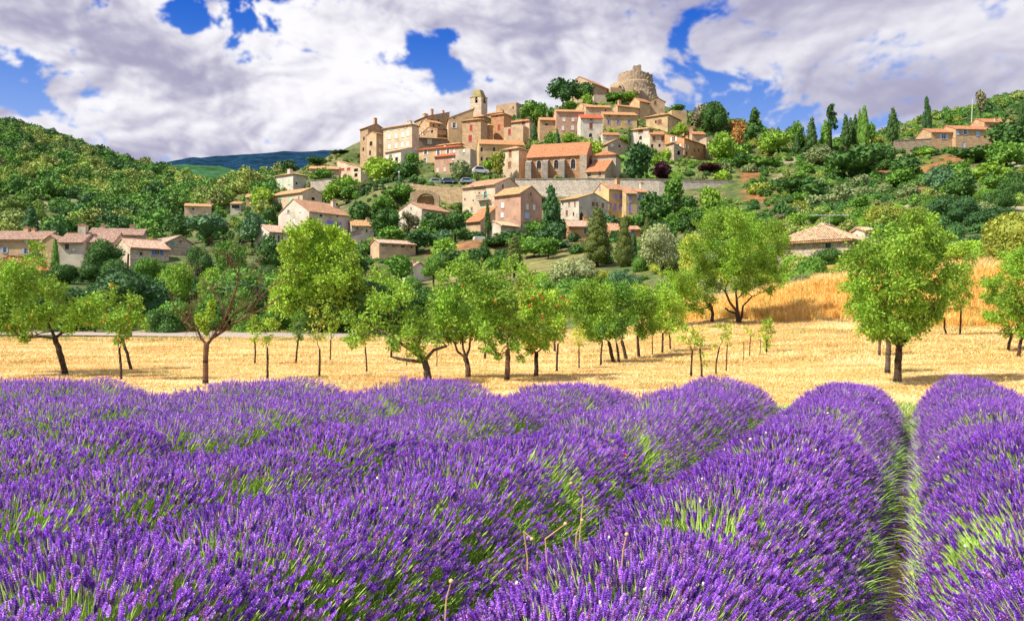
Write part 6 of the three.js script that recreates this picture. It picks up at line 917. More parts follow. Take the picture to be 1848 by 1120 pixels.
fruitTree('fruit tree at the right end of the dark tree group', { r: 0.075, trunk: [[1308, 833], [1302, 760], [1295, 688]], color: 'fresh', blobs: [[1300, 420, 84], [1350, 500, 74], [1290, 540, 84], [1370, 590, 64], [1300, 640, 54], [1250, 500, 64], [1390, 450, 54], [1400, 640, 40], [1340, 680, 34]] });
fruitTree('yellow-green young tree with a full crown right of the dark tree group', { r: 0.06, trunk: [[1462, 803], [1464, 740], [1466, 672]], color: 'bright', dense: 5.5, blobs: [[1450, 430, 64], [1430, 510, 64], [1500, 480, 64], [1470, 570, 74], [1540, 530, 54], [1420, 620, 54], [1500, 630, 54], [1560, 600, 44], [1400, 560, 44]] });
fruitTree('yellow-green tree half hidden behind the full-crowned young tree', { r: 0.05, trunk: [[1516, 782], [1514, 730], [1510, 680]], color: 'bright', dense: 5, blobs: [[1530, 590, 48], [1580, 460, 54], [1600, 540, 50], [1560, 500, 50], [1600, 620, 44]] });
fruitTree('very thin young tree right of the dark tree group', { name: 'sapling', r: 0.022, trunk: [[1396, 817], [1396, 750], [1395, 690]], color: 'bright', dense: 4, blobs: [[1395, 640, 32], [1410, 600, 30]] });
fruitTree('small far tree seen under the crown of the straight-trunked apple tree', { r: 0.06, trunk: [[277, 850], [278, 800], [281, 765]], color: 'fresh', dense: 5, blobs: [[270, 700, 46], [300, 660, 50], [250, 650, 46]] });
fruitTree('small far tree seen behind the thin tree right of the red fruit', { r: 0.07, trunk: [[743, 797], [742, 750], [740, 700]], color: 'fresh', dense: 5, blobs: [[740, 620, 56], [790, 560, 46], [720, 560, 50], [840, 520, 54], [860, 440, 54]] });
sheet(1200, 370, 2.852);
fruitTree('sparse sapling with a forked leafy head, leftmost of the saplings on the right', { name: 'sapling', r: 0.032, trunk: [[135, 885], [137, 815], [142, 750]], color: 'bright', dense: 4, blobs: [[130, 700, 32], [90, 680, 28], [162, 650, 32], [182, 690, 26], [70, 640, 18], [110, 640, 22]] });
fruitTree('sapling with leaves all down its stem, second of the saplings on the right', { name: 'sapling', r: 0.028, trunk: [[192, 892], [188, 815], [180, 740]], color: 'bright', dense: 4, blobs: [[185, 715, 22], [200, 775, 20], [202, 825, 17], [172, 690, 20]] });
fruitTree('crooked sapling with leaves at its top, third of the saplings on the right', { name: 'sapling', r: 0.024, trunk: [[262, 872], [266, 800], [282, 730]], color: 'bright', dense: 4, blobs: [[302, 680, 26], [260, 730, 18], [330, 630, 22], [290, 622, 18], [318, 655, 20]] });
fruitTree('straight thin sapling, fourth of the saplings on the right', { name: 'sapling', r: 0.02, trunk: [[316, 858], [318, 790], [322, 715]], color: 'bright', dense: 3.5, blobs: [[328, 680, 22], [330, 720, 16]] });
fruitTree('tiny sapling with a leafy tip, fifth of the saplings on the right', { name: 'sapling', r: 0.02, trunk: [[436, 782], [438, 730], [442, 680]], color: 'bright', dense: 3.5, blobs: [[428, 650, 20], [452, 670, 16], [415, 632, 12]] });
fruitTree('bare-stemmed tiny sapling left of the narrow leafy shrub', { name: 'sapling', r: 0.016, trunk: [[490, 775], [492, 730], [495, 690]], color: 'yellow', dense: 3, blobs: [[482, 680, 18], [500, 665, 14]] });
fruitTree('thin stake-like stem between the saplings on the right', { name: 'sapling', r: 0.015, trunk: [[406, 800], [407, 750], [406, 700]], color: 'yellow', dense: 2.5, blobs: [[405, 700, 14]] });
fruitTree('narrow leafy shrub standing upright in the mown field', { name: 'shrub', r: 0.03, trunk: [[525, 763], [525, 730], [526, 690]], color: 'bright', dense: 6, blobs: [[525, 615, 32], [527, 680, 30], [522, 730, 26], [547, 650, 22], [505, 640, 20], [540, 600, 20]] });
fruitTree('wide almond tree with several dark stems at the edge of the golden grass', { name: 'almond_tree', r: 0.17, leaf: 0.125, slim: 0.24, dense: 8.5, trunk: [[385, 608], [378, 580], [372, 548]], color: 'fresh', limbs: [[[385, 606], [398, 570], [402, 520], [450, 470, 0.6]], [[372, 548], [335, 500], [310, 440, -0.6]], [[374, 550], [370, 480], [360, 400, 0.5]], [[376, 560], [330, 545], [312, 530, 0.4]]], blobs: [[230, 130, 76], [330, 60, 66], [400, 110, 76], [270, 230, 76], [380, 220, 84], [480, 170, 76], [560, 140, 66], [590, 230, 56], [500, 280, 76], [420, 330, 76], [320, 340, 66], [560, 340, 56], [480, 400, 56], [400, 420, 52], [590, 400, 36], [210, 330, 76], [150, 230, 66], [130, 380, 56], [240, 420, 56], [540, 430, 36], [250, 70, 50], [620, 180, 36]] });
fruitTree('green tree with a dark leaning trunk left of the wide almond tree', { r: 0.12, leaf: 0.12, trunk: [[242, 606], [246, 560], [240, 520]], color: 'fresh', dense: 6, blobs: [[120, 420, 74], [180, 480, 54], [60, 400, 74], [235, 500, 36], [100, 520, 54], [30, 480, 60], [60, 560, 50], [170, 540, 40]] });
fruitTree('big dense green tree with a short dark trunk, largest tree on the right', { r: 0.12, leaf: 0.10, slim: 0.25, dense: 8.5, trunk: [[1195, 918], [1200, 830], [1206, 735]], color: 'fresh', limbs: [[[1206, 735], [1160, 640], [1120, 540, 0.3]], [[1206, 735], [1210, 620], [1230, 480]], [[1206, 735], [1260, 670], [1320, 580, -0.3]]], blobs: [[1000, 250, 74], [960, 330, 54], [1100, 180, 74], [1230, 120, 64], [1290, 60, 54], [1350, 100, 64], [1250, 200, 94], [1380, 190, 74], [1440, 160, 44], [1130, 300, 104], [1280, 310, 104], [1410, 290, 84], [1480, 340, 60], [1000, 420, 84], [1120, 430, 104], [1260, 430, 104], [1380, 420, 84], [1450, 460, 54], [1020, 540, 74], [1130, 550, 94], [1260, 560, 94], [1360, 540, 74], [1040, 630, 54], [1150, 640, 74], [1260, 650, 60], [1310, 630, 50], [1080, 680, 34], [1200, 690, 40], [980, 500, 44], [920, 300, 34], [1290, 35, 28], [1350, 60, 34]] });
fruitTree('straight grey trunk directly left behind the big dense green tree', { r: 0.10, bark: 'grey', trunk: [[1148, 868], [1149, 800], [1152, 700]], color: 'mid', dense: 6, blobs: [[1090, 600, 50], [1150, 560, 60], [1060, 520, 60]] });
fruitTree('thin far trunk, leftmost of those behind the big dense green tree', { r: 0.07, bark: 'grey', trunk: [[1106, 780], [1106, 740], [1108, 690]], color: 'mid', dense: 6, blobs: [[1080, 620, 44], [1110, 580, 50]] });
fruitTree('slim tree with a narrow crown before the golden grass on the right', { r: 0.055, leaf: 0.11, trunk: [[1521, 668], [1524, 600], [1526, 535]], color: 'fresh', dense: 5, blobs: [[1540, 330, 54], [1520, 420, 54], [1560, 400, 44], [1500, 350, 44], [1530, 490, 38], [1570, 275, 34], [1512, 530, 24], [1545, 450, 40]] });
fruitTree('crooked slim tree between the big dense tree and the narrow-crowned one', { r: 0.055, leaf: 0.11, trunk: [[1456, 668], [1440, 630], [1442, 580]], color: 'fresh', dense: 5, blobs: [[1430, 530, 46], [1402, 590, 34], [1450, 470, 44], [1470, 400, 40]] });
fruitTree('leaning fruit tree at the right edge, the nearer of the two', { r: 0.075, leaf: 0.105, trunk: [[1818, 783], [1828, 730], [1840, 680]], color: 'fresh', blobs: [[1800, 450, 74], [1840, 280, 64], [1840, 560, 74], [1850, 650, 44], [1900, 400, 84], [1900, 550, 84], [1880, 300, 60], [1780, 520, 54], [1800, 340, 54]] });
fruitTree('fruit tree at the right edge with its crown spreading left, the farther of the two', { r: 0.07, leaf: 0.105, trunk: [[1766, 757], [1775, 710], [1788, 660]], color: 'fresh', blobs: [[1700, 400, 54], [1780, 330, 62], [1720, 480, 54], [1760, 560, 62], [1700, 580, 44], [1780, 640, 44], [1660, 470, 32], [1660, 400, 32], [1750, 255, 26], [1650, 560, 26]] });
V('round', 'gold', 1800, -10, 300, 330, 60, 'yellow-green tree at the right edge behind the golden grass');
V('bush', 'fresh', 625, 285, 425, 200, 61, 'pale green bush behind the golden grass bank');
V('bush', 'mid', 770, 195, 395, 210, 63, 'darker green bush in front of the hipped farmhouse wall');
V('bush', 'fresh', 690, 185, 340, 200, 72, 'light green bush against the left half of the hipped farmhouse wall');
V('bush', 'dark', 840, 186, 330, 180, 73, 'dark green bush against the right half of the hipped farmhouse wall');
V('bush', 'olive', 705, 320, 412, 130, 59, 'greyish green bush at the top edge of the golden grass bank');
V('bush', 'gold', 880, 270, 400, 150, 62, 'green bush between the farmhouse and the big dense green tree');
V('bush', 'bright', 1540, 110, 270, 270, 67, 'bright green hedge bush right behind the big dense green tree');
V('bush', 'fresh', 1690, 140, 300, 220, 65, 'green hedge bush behind the narrow-crowned slim tree');
V('bush', 'gold', 1620, 220, 335, 150, 63, 'yellow-green bush low behind the golden grass on the right');
V('bush', 'mid', 1420, 120, 300, 200, 68, 'green hedge bush half hidden by the big dense green tree');

// ---------------------------------------------------------------- dry grass, weeds
const bladeGeo = (n, h0, h1, w, spread, lean, seed) => { const r = rng(seed), g = new GB(); for (let i = 0; i < n; i++) { const a = r() * 6.283, b = r() * 6.283, q = spread * Math.sqrt(r()), x = Math.cos(b) * q, z = Math.sin(b) * q, h = lerp(h0, h1, r()), l = lean * (0.3 + r()), dx = Math.cos(a), dz = Math.sin(a), k = tintOf(r, 0.75, 1.2); const m = [x + dx * l * h * 0.4, h * 0.6, z + dz * l * h * 0.4], t = [x + dx * l * h, h * (1 - 0.2 * l), z + dz * l * h]; g.quad([x - dz * w, 0, z + dx * w], [x + dz * w, 0, z - dx * w], [m[0] + dz * w * 0.7, m[1], m[2] - dx * w * 0.7], [m[0] - dz * w * 0.7, m[1], m[2] + dx * w * 0.7], k).tri([m[0] - dz * w * 0.7, m[1], m[2] + dx * w * 0.7], [m[0] + dz * w * 0.7, m[1], m[2] - dx * w * 0.7], t, k); } return g.build(false); };
function sow(name, label, category, geoms, mat, n, seed, place) {
  const r = rng(seed), lots = geoms.map(() => [[], []]), m = new THREE.Matrix4(), q = new THREE.Quaternion(), up = new THREE.Vector3(0, 1, 0);
  for (let i = 0; i < n; i++) { const p = place(r); if (!p) continue; const [x, z, s, c] = p, v = Math.floor(r() * geoms.length); m.compose(new THREE.Vector3(x, ground(x, z) - 0.01, z), q.setFromAxisAngle(up, r() * 6.28), new THREE.Vector3(s, s * (0.8 + 0.4 * r()), s)); lots[v][0].push(...m.elements); lots[v][1].push(...c); }
  const root = new THREE.Group(); root.name = name; root.userData = { kind: 'stuff', label, category }; scene.add(root);
  lots.forEach(([a, c], v) => { const i = instanced(geoms[v], mat, a, c); i.name = 'blades'; i.userData.kind = 'stuff'; root.add(i); });
}
const grassMat = new THREE.MeshStandardMaterial({ color: 0xffffff, roughness: 0.75, vertexColors: true, side: THREE.DoubleSide });
const STRAW = [[0.88, 0.62, 0.25], [0.80, 0.51, 0.16], [0.94, 0.75, 0.40], [0.72, 0.43, 0.11], [0.90, 0.66, 0.28]];
sow('dry_grass', 'short golden mown grass covering the orchard floor', 'dry grass', [1, 2, 3].map((s) => bladeGeo(22, 0.02, 0.085, 0.006, 0.22, 1.9, s)), grassMat, 52000, 31, (r) => { const D = 13.9 * Math.pow(66 / 13.9, r()), x = (r() * 2 - 1) * D * 0.78, pat = fbm(x / 2.6, 1, D / 2.6, 3), c = STRAW[Math.floor(r() * 5)], g = pat < -0.16 ? 0.7 : 0; const st = streak(x, D), c2 = st > 0 ? mix3(c, [0.95, 0.78, 0.42], clamp(st) * 0.9) : mix3(c, [0.64, 0.37, 0.10], clamp(-st) * 0.8); return [x, -D, D < 30 ? 1 : 1.6, mix3(c2, [0.42, 0.42, 0.10], g * r())]; });
sow('tall_grass', 'tall orange-golden dry grass on the bank at the right', 'dry grass', [4, 5, 6].map((s) => bladeGeo(30, 0.25, 0.68, 0.008, 0.30, 0.7, s)), grassMat, 15000, 32, (r) => { const u = lerp(1235, 2150, r()), D = lerp(45, 63, r()), x = (u - CX) / F * D, e = 45.5 + fbm(u / 60, 2, 1, 3) * 3.5 + (u < 1400 ? (1400 - u) * 0.02 : 0) + (u > 1640 ? -3.0 : 0); if (D < e + (r() - 0.35) * 3.2) return null; const top = sstep(54, 60, D); if (r() < 0.16 && fbm(u / 40, 1, D / 3, 2) > 0) return [x, -D, 0.7 + 0.5 * r(), [0.36, 0.44, 0.10]]; return [x, -D, 0.7 + 0.5 * r(), mix3(STRAW[Math.floor(r() * 5)].map((v, i) => v * [1.04, 0.94, 0.66][i]), [0.95, 0.80, 0.48], top * r())]; });
sow('verge_grass', 'rough green and straw-coloured grass along the lane', 'grass', [7, 8].map((s) => bladeGeo(20, 0.06, 0.26, 0.009, 0.28, 0.8, s)), grassMat, 7000, 33, (r) => { const u = lerp(-250, 1150, r()), near = r() < 0.55, D = near ? lerp(54, 61, Math.sqrt(r())) : lerp(73.5, 79, r()), x = (u - CX) / F * D; return [x, -D, 0.6 + 0.7 * r(), r() < (near ? 0.35 : 0.6) ? [0.18, 0.28, 0.06] : STRAW[Math.floor(r() * 5)]]; });
sow('weeds', 'light green weeds at the ends of the lavender rows', 'weeds', [9, 10].map((s) => bladeGeo(26, 0.06, 0.28, 0.008, 0.16, 0.8, s)), grassMat, 900, 34, (r) => { const k = [[5.0, 14.0, 0.9], [8.9, 14.2, 0.5], [6.6, 13.6, 0.5], [2.6, 14.2, 0.5]][Math.floor(r() * 4)], D = k[1] + (r() - 0.5) * 2.0; return [k[0] + (r() + r() - 1) * k[2] + (D - 14) * 0.5, -D, 0.6 + 0.6 * r(), mix3([0.28, 0.42, 0.10], [0.6, 0.6, 0.2], r() * 0.7)]; });

// ---------------------------------------------------------------- the lavender
const LV = [0.45, 0.13, 0.62]; // rows run away to the right: sideways metres per metre ahead
const RUN = 0.517, LEN = Math.hypot(1, RUN), AX = [RUN / LEN, 0, -1 / LEN], SIDE = [1 / LEN, 0, RUN / LEN];
function spikeGeo(fine, seed) { // whorls of small florets round a tapering axis, one unit tall
  const r = rng(seed), g = new GB(), W = fine ? 7 : 5, P = fine ? 6 : 4, wide = (t) => 0.12 * (0.75 + 0.7 * Math.sin(Math.min(1, t * 1.25) * Math.PI * 0.62)) * (1 - 0.62 * t * t);
  for (let j = 0; j < W; j++) { const t = j === 0 ? 0 : 0.14 + 0.82 * (j - 1) / (W - 2), R = wide(t), turn = r() * 6.28;
    for (let i = 0; i < P; i++) { const a = turn + i / P * 6.283 + (r() - 0.5) * 0.5, c = Math.cos(a), s = Math.sin(a), up = 0.10 + 0.06 * r(), k = r() < 0.4 ? [1.45, 1.5, 1.35] : r() < 0.5 ? [0.5, 0.42, 0.62] : [0.95, 0.9, 1.0], q = R * (0.75 + 0.55 * r());
      leafQuad(g, [c * R * 0.15, t, s * R * 0.15], norm([c, 0.9 + r() * 0.6, s]), norm([c * 0.6, 0.5, s * 0.6]), q * 1.55, q * 0.55, k); if (fine) leafQuad(g, [c * R * 0.3, t - 0.02, s * R * 0.3], norm([c, 0.1, s]), [0, 1, 0], q * 0.95, q * 0.45, k.map((v) => v * 0.8)); } }
  g.tube([[0, -0.02, 0, 0.03], [0, 0.4, 0, 0.05], [0, 0.9, 0, 0.03], [0, 1.06, 0, 0.008]], fine ? 5 : 3, [0.42, 0.36, 0.5]);
  return g.build(false);
}
const fineSpikes = [1, 2, 3, 4].map((s) => spikeGeo(true, s)), farSpikes = [5, 6, 7].map((s) => spikeGeo(false, s)), stemGeo = new GB().tube([[0, 0, 0, 1], [0, 1, 0, 0.8]], 3).build(false);
const flowerMat = new THREE.MeshStandardMaterial({ color: 0xffffff, roughness: 0.7, vertexColors: true, side: THREE.DoubleSide }), stemMat = new THREE.MeshStandardMaterial({ color: 0xffffff, roughness: 0.6 });
const leafTufts = [1, 2].map((s) => bladeGeo(24, 0.12, 0.30, 0.0028, 0.10, 0.7, 60 + s));
const HUES = [[0.468, 0.164, 0.776], [0.342, 0.116, 0.679], [0.54, 0.232, 0.834], [0.396, 0.136, 0.737], [0.504, 0.2, 0.776], [0.612, 0.344, 0.854], [0.243, 0.08, 0.524], [0.504, 0.24, 0.543]];
function lavenderRow(label, Xn, Xf, Wn, Wf, Hm, D0, D1, seed, perM, lean) {
  const r = rng(seed), mid = (D) => lerp(Xn, Xf, (D - 4) / 8) + RUN * D, half = (s) => lerp(Wn, Wf, (D0 + s / LEN - 4) / 8) * 0.888, root = thing('lavender_row', label, 'lavender row', [mid(D0), 0, -D0], 0, 'rows of lavender'), o = root.position;
  const near = fineSpikes.map(() => [[], []]), far = farSpikes.map(() => [[], []]), stems = [[], []], tufts = leafTufts.map(() => [[], []]), m = new THREE.Matrix4(), q = new THREE.Quaternion(), Yv = new THREE.Vector3(0, 1, 0), dir = new THREE.Vector3(), spin = new THREE.Quaternion();
  const L = (D1 - D0) * LEN, plant = (s) => { const k = Math.floor(s / 0.62), j = ((k * 7919 + seed * 131) % 97) / 97; return [(k + 0.35 + 0.3 * j) * 0.62, ((k * 104729 + seed * 17) % 89) / 89]; };
  const height = (w, s) => { const [c, h] = plant(s), d = (s - c) / 0.34, e = clamp((L - s) / 0.75), f = clamp(s / 0.4), t = Math.abs(w / half(s)); return Hm * (0.90 + 0.16 * h) * Math.pow(Math.max(0.02, 1 - Math.pow(t, 2.7)), 0.62) * (1 - 0.12 * Math.min(1, d * d)) * (0.35 + 0.65 * Math.sqrt(1 - (1 - e) ** 2)) * (0.6 + 0.4 * f) + fbm(s * 1.3 + seed, w * 1.3, 2, 2) * 0.10; };
  const pos = (w, s) => [mid(D0 + s / LEN) + SIDE[0] * w, -D0 + AX[2] * s + SIDE[2] * w];
  const seen = (x, z, y) => { const D = -z; if (D < 1.55) return false; return CX + F * (x + 2.2) / D > 0 && CX + F * (x - 2.2) / D < 1848 && HOR - (y - EYE) / D * F < 1500; };
  const n = Math.round(L * perM * 1.2);
  for (let i = 0; i < n; i++) {
    const s = r() * L, W = half(s), w = W * (r() * 2 - 1) * (0.98 + 0.1 * r()), [pc, ph] = plant(s), [x, z] = pos(w, s), h0 = height(w, s), D = -z;
    const thin = fbm(s * 1.1 + seed * 3, w * 1.6, 7, 3) + Math.abs(w / W) * 0.10 - 0.05; if (thin > 0.17 && r() < 0.8) continue; if (Math.abs(w / W) > 0.62 && r() < 0.30) continue;   // places where the stems show through
    const h = Math.max(0.10, h0 * (0.86 + 0.20 * r())); if (!seen(x, z, h)) continue;
    const t = w / W, out = t * 1.15 + (r() - 0.5) * 0.30 + lean, along = (s - pc) * 0.8 + (r() - 0.5) * 0.32 + (s > L - 0.8 ? 0.5 : 0);
    dir.set(SIDE[0] * out + AX[0] * along, 1, SIDE[2] * out + AX[2] * along).normalize(); q.setFromUnitVectors(Yv, dir); spin.setFromAxisAngle(Yv, r() * 6.28); q.multiply(spin);
    const bud = r() < 0.10, sl = (0.032 + 0.026 * r()) * (r() < 0.05 ? 1.5 : 1) * lerp(1, 1.2, sstep(5, 9, D)), fat = (0.042 + 0.020 * r()) * (bud ? 0.6 : 1) * lerp(1, 1.35, sstep(5, 9, D)), lots = D < 7 ? near : far, v = Math.floor(r() * lots.length), P = new THREE.Vector3(x - o.x, h, z - o.z);
    m.compose(P, q, new THREE.Vector3(fat, sl, fat).multiplyScalar(1)); m.scale(new THREE.Vector3(0.88, 1, 0.88)); lots[v][0].push(...m.elements);
    const c = HUES[Math.min(7, Math.floor(r() * 8.0))], f = 0.8 + 0.45 * r(); if (bud) lots[v][1].push(0.30 * f, 0.30 * f, 0.34 * f); else lots[v][1].push(c[0] * f, c[1] * f, c[2] * f);
    const sL = Math.min(h * 1.1, 0.26 + 0.12 * r()), B = P.clone().addScaledVector(dir, -sL); m.compose(B, q, new THREE.Vector3(0.0021, sL + 0.005, 0.0021)); stems[0].push(...m.elements); const k = 0.7 + 0.6 * r(), gy = r() * 0.10; stems[1].push((0.42 + gy) * k, 0.66 * k, (0.10 + gy) * k);
  }
  for (let i = 0; i < L * 240; i++) { const s = r() * L, W = half(s), w = W * (r() * 2 - 1) * 0.80, [x, z] = pos(w, s), h = height(w, s); if (!seen(x, z, h)) continue; const v = i & 1, out = w / W * 0.9, y = Math.max(0, h * 0.62 - 0.16 + (r() - 0.5) * 0.1); dir.set(SIDE[0] * out + (r() - 0.5) * 0.3, 1, SIDE[2] * out + (r() - 0.5) * 0.3).normalize(); q.setFromUnitVectors(Yv, dir); m.compose(new THREE.Vector3(x - o.x, y, z - o.z), q, new THREE.Vector3(1.1, 1.1, 1.1)); tufts[v][0].push(...m.elements); const k = 0.6 + 0.7 * r(); tufts[v][1].push(0.34 * k, 0.56 * k, 0.08 * k); }
  // the woody heart of each plant, hidden under the leaves
  { const g = new GB(), N = Math.ceil(L / 0.3), M = 10, pt = (i, j) => { const s = Math.min(L - 0.15, i * 0.3), w = half(s) * 0.86 * (j / M * 2 - 1), p = pos(w, s); return [p[0] - o.x, Math.max(0.0, height(w, s) * 0.55 - 0.10), p[1] - o.z]; }; for (let i = 0; i < N; i++) for (let j = 0; j < M; j++) g.quad(pt(i, j), pt(i, j + 1), pt(i + 1, j + 1), pt(i + 1, j)); part(root, 'foliage', g.build(), once('heart', () => std([0.055, 0.085, 0.025], { map: T.wild, r: 1 }))); }
  const add = (name, lots, geoms, mat) => lots.forEach(([a, c], v) => { if (!a.length) return; const i = instanced(geoms[v], mat, a, c); i.name = name; i.userData.kind = 'stuff'; root.add(i); });
  add('flower_spikes', near, fineSpikes, flowerMat); add('flower_spikes', far, farSpikes, flowerMat); add('flower_stems', [stems], [stemGeo], stemMat); add('leaves', tufts, leafTufts, grassMat);
  return { root, height, pos, L, r, D0, W: Math.min(Wn, Wf) * 0.888 };
}
const ROWS = [
  ['lavender row at the right edge, cut by the frame beyond the rightmost whole row', 2.62, 2.25, 0.92, 0.88, 0.72, 1.2, 12.3, 1, 2500, 0.02],
  ['lavender row right of the stony gap, running up to the rightmost rounded end', 0.74, 0.42, 0.90, 0.84, 0.74, 0.6, 12.6, 2, 2900, 0.04],
  ['lavender row left of the stony gap, widest in the foreground', -1.17, -1.30, 0.82, 0.80, 0.74, 0.6, 12.4, 3, 2800, 0.06],
  ['lavender row with a sideways-combed right flank, third from the stony gap leftwards', -3.12, -3.03, 0.96, 0.88, 0.76, 1.2, 12.2, 4, 2700, 0.16],
  ['lavender row ending just left of the sapling group', -5.05, -4.88, 1.04, 1.0, 0.74, 2, 12.2, 5, 2500, 0.16],
  ['lavender row ending below the straight-trunked apple tree', -7.05, -6.95, 1.18, 1.15, 0.77, 3.8, 12.4, 6, 2300, 0.14],
  ['lavender row ending below the young trees before the road', -9.25, -9.15, 1.28, 1.26, 0.77, 5.4, 12.4, 7, 2300, 0.12],
  ['lavender row ending below the leaning orange-fruited tree', -12.2, -12.2, 1.95, 1.92, 0.78, 7.2, 12.4, 8, 2900, 0.1],
  ['lavender row at the left edge, cut by the frame', -15.4, -15.3, 1.55, 1.55, 0.72, 9.8, 12.3, 9, 2200, 0.1],
].map((a) => lavenderRow(...a));

// ---------------------------------------------------------------- between and on the rows
const stoneGeo = [1, 2, 3].map((k) => { const g = new THREE.IcosahedronGeometry(1, 1), p = g.attributes.position; for (let i = 0; i < p.count; i++) { const v = new THREE.Vector3().fromBufferAttribute(p, i), f = 1 + noise3(v.x * 1.5 + k * 9, v.y * 1.5, v.z * 1.5) * 0.7; p.setXYZ(i, v.x * f, v.y * f * 0.6, v.z * f * 0.8); } g.computeVertexNormals(); return g; });
{ // pale stones and ground weeds in the gaps
  const r = rng(900), lots = stoneGeo.map(() => [[], []]), m = new THREE.Matrix4(), q = new THREE.Quaternion(), up = new THREE.Vector3(0, 1, 0);
  for (let i = 0; i < 2600; i++) { const first = r() < 0.62, D = 1.8 + 11.5 * r() * r() + r(), x = (first ? lerp(-0.25, -0.47, (D - 4) / 8) : -2.10) + RUN * D + (r() + r() - 1) * 0.42, s = 0.008 + 0.045 * r() * r() * r(), v = i % 3; m.compose(new THREE.Vector3(x, s * 0.2, -D), q.setFromAxisAngle(up, r() * 6.3), new THREE.Vector3(s, s, s)); lots[v][0].push(...m.elements); const k = 0.6 + 0.5 * r(); lots[v][1].push(0.72 * k, 0.52 * k, 0.31 * k); }
  const root = new THREE.Group(); root.name = 'pebbles'; root.userData = { kind: 'stuff', label: 'yellowish stones and pebbles on the bare soil between the lavender rows', category: 'pebbles' }; scene.add(root);
  lots.forEach(([a, c], v) => { const i = instanced(stoneGeo[v], new THREE.MeshStandardMaterial({ color: 0xffffff, roughness: 0.95 }), a, c); i.name = 'stones'; i.userData.kind = 'stuff'; root.add(i); });
  const leafy = [11, 12].map((s) => { const rr = rng(s), g = new GB(); for (let i = 0; i < 16; i++) { const a = rr() * 6.28, e = 0.2 + 0.7 * rr(), q2 = 0.02 + 0.06 * rr(); leafQuad(g, [Math.cos(a) * q2, 0.02 + 0.10 * rr(), Math.sin(a) * q2], norm([Math.cos(a), e - 0.2, Math.sin(a)]), norm([rr() - 0.5, 1, rr() - 0.5]), 0.05 + 0.03 * rr(), 0.022, tintOf(rr)); } return g.build(false); });
  const rr = rng(901), wl = leafy.map(() => [[], []]);
  for (let i = 0; i < 380; i++) { const first = rr() < 0.4, D = 2 + 10.5 * rr(); if (fbm(D * 0.9, first ? 1 : 7, 3, 2) < (first ? 0.08 : -0.1)) continue; const x = (first ? lerp(-0.25, -0.47, (D - 4) / 8) : -2.10) + RUN * D + (rr() + rr() - 1) * 0.24, s = 0.4 + 0.6 * rr(), v = i & 1; m.compose(new THREE.Vector3(x, 0.0, -D), q.setFromAxisAngle(up, rr() * 6.3), new THREE.Vector3(s, s, s)); wl[v][0].push(...m.elements); const t = rr(); wl[v][1].push(0.20 + 0.2 * t, 0.44 + 0.05 * t, 0.07); }
  const w = new THREE.Group(); w.name = 'weeds'; w.userData = { kind: 'stuff', label: 'bright green leafy weeds in the stony gaps between the lavender rows', category: 'weeds' }; scene.add(w);
  wl.forEach(([a, c], v) => { const i = instanced(leafy[v], grassMat, a, c); i.name = 'leaves'; i.userData.kind = 'stuff'; w.add(i); });
}
{ // white snail shells that cling to the flowers
  const pts = []; for (let i = 0; i <= 40; i++) { const a = i / 40 * Math.PI * 5, k = 1 - i / 44; pts.push([Math.cos(a) * 0.55 * k, Math.sin(a) * 0.55 * k, 0.5 * (i / 40), 0.45 * k]); }
  const shell = new GB().tube(pts, 6).build(false), mat = std([0.78, 0.76, 0.70], { r: 0.5 }), r = rng(77);
  const seen = [[1, 46], [2, 70], [3, 24], [4, 12], [5, 8], [6, 6], [7, 4]]; let first = null;
  for (const [k, n] of seen) for (let i = 0; i < n; i++) { const R = ROWS[k], D = lerp(2.6, 11.5, r()), s = (D - R.D0) * LEN; if (s < 0.3 || s > R.L - 0.3) continue; const w = (r() * 2 - 1) * R.W * 0.8, [x, z] = R.pos(w, s), h = R.height(w, s), px = CX + F * x / -z; if (px < 0 || px > 1848) continue;
    const t = new THREE.Mesh(shell, mat); t.name = numbered('snail'); t.userData = { label: 'small white snail shell clinging to a lavender flower', category: 'snail', group: 'white snail shells on the lavender' }; const q = 0.008 + 0.006 * r(); t.scale.setScalar(q); t.position.set(x, h * (0.98 + 0.05 * r()) + 0.02, z); t.rotation.set(r() * 3, r() * 6, r() * 3); t.castShadow = t.receiveShadow = true; scene.add(t); }
}
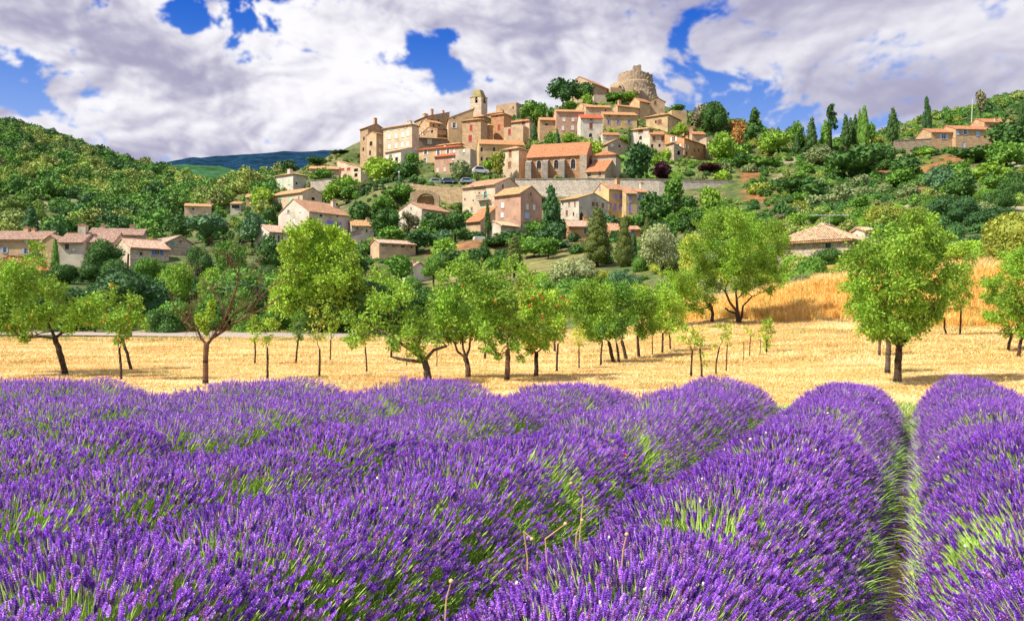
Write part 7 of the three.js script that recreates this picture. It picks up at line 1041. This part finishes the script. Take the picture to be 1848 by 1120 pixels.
{ // one poppy, and the dry stalks at the edge of the row left of the stony gap
  const D = 6.3, c = atp(1128, 824, D), t = thing('poppy', 'single red poppy among the lavender of the sideways-combed row', 'flower', c), g = new GB(); for (let i = 0; i < 4; i++) { const a = i * 1.571 + 0.3, P = (k, e, h) => [Math.cos(a + e) * k, h, Math.sin(a + e) * k]; g.quad([0, 0, 0], P(0.018, 0.7, 0.012), P(0.026, 0, 0.022), P(0.018, -0.7, 0.012)); }
  part(t, 'petals', g.build(false), std([0.60, 0.03, 0.01], { r: 0.6 })); part(t, 'stem', new GB().tube([[0, 0, 0, 0.0015], [0.01, -0.2, 0, 0.0018], [0, -0.42, 0.01, 0.002]], 4).build(false), std([0.2, 0.36, 0.06]));
  const dry = std([0.66, 0.42, 0.20], { r: 0.8 });
  [[952, 1010, 945, 1040, 960, 3.3, 'dry tan stalk bent over at the left edge of the widest lavender row'], [990, 1075, 984, 1040, 1020, 3.2, 'straight dry stalk right of the bent one'], [1046, 985, 1052, 960, 1030, 3.9, 'upright dry stalk with pale seed heads by the gap'], [800, 1165, 806, 1150, 815, 2.7, 'short dry stalk at the lower edge of the frame'], [1118, 1085, 1124, 1060, 1130, 3.1, 'leaning dry stalk in the widest lavender row'], [1036, 1040, 1040, 1030, 1050, 3.5, 'forked dry stalk between the others']].forEach(([x0, y0, x1, y1, x2, Dk, label], i) => { const a = atp(x0, y0 - 40, Dk), b = atp(x1, y1 - 55, Dk), e = atp(x2, y1 - 95 + i * 6, Dk), s = thing('dry_stalk', label, 'stalk', [a[0], 0, a[2]]); part(s, 'stem', new GB().tube([[0, 0, 0, 0.003], [0, a[1] * 0.9, 0, 0.003], [b[0] - a[0], Math.max(a[1], b[1]) + 0.03, 0.01, 0.0026], [e[0] - a[0], Math.max(a[1], b[1]) + (i ? 0.09 : 0.0), 0.02, 0.0016]], 5).build(false), dry); part(s, 'seed_head', new THREE.IcosahedronGeometry(0.008, 1).translate(e[0] - a[0], Math.max(a[1], b[1]) + (i ? 0.09 : 0.0), 0.02), dry); });
}

renderer.render(scene, camera);
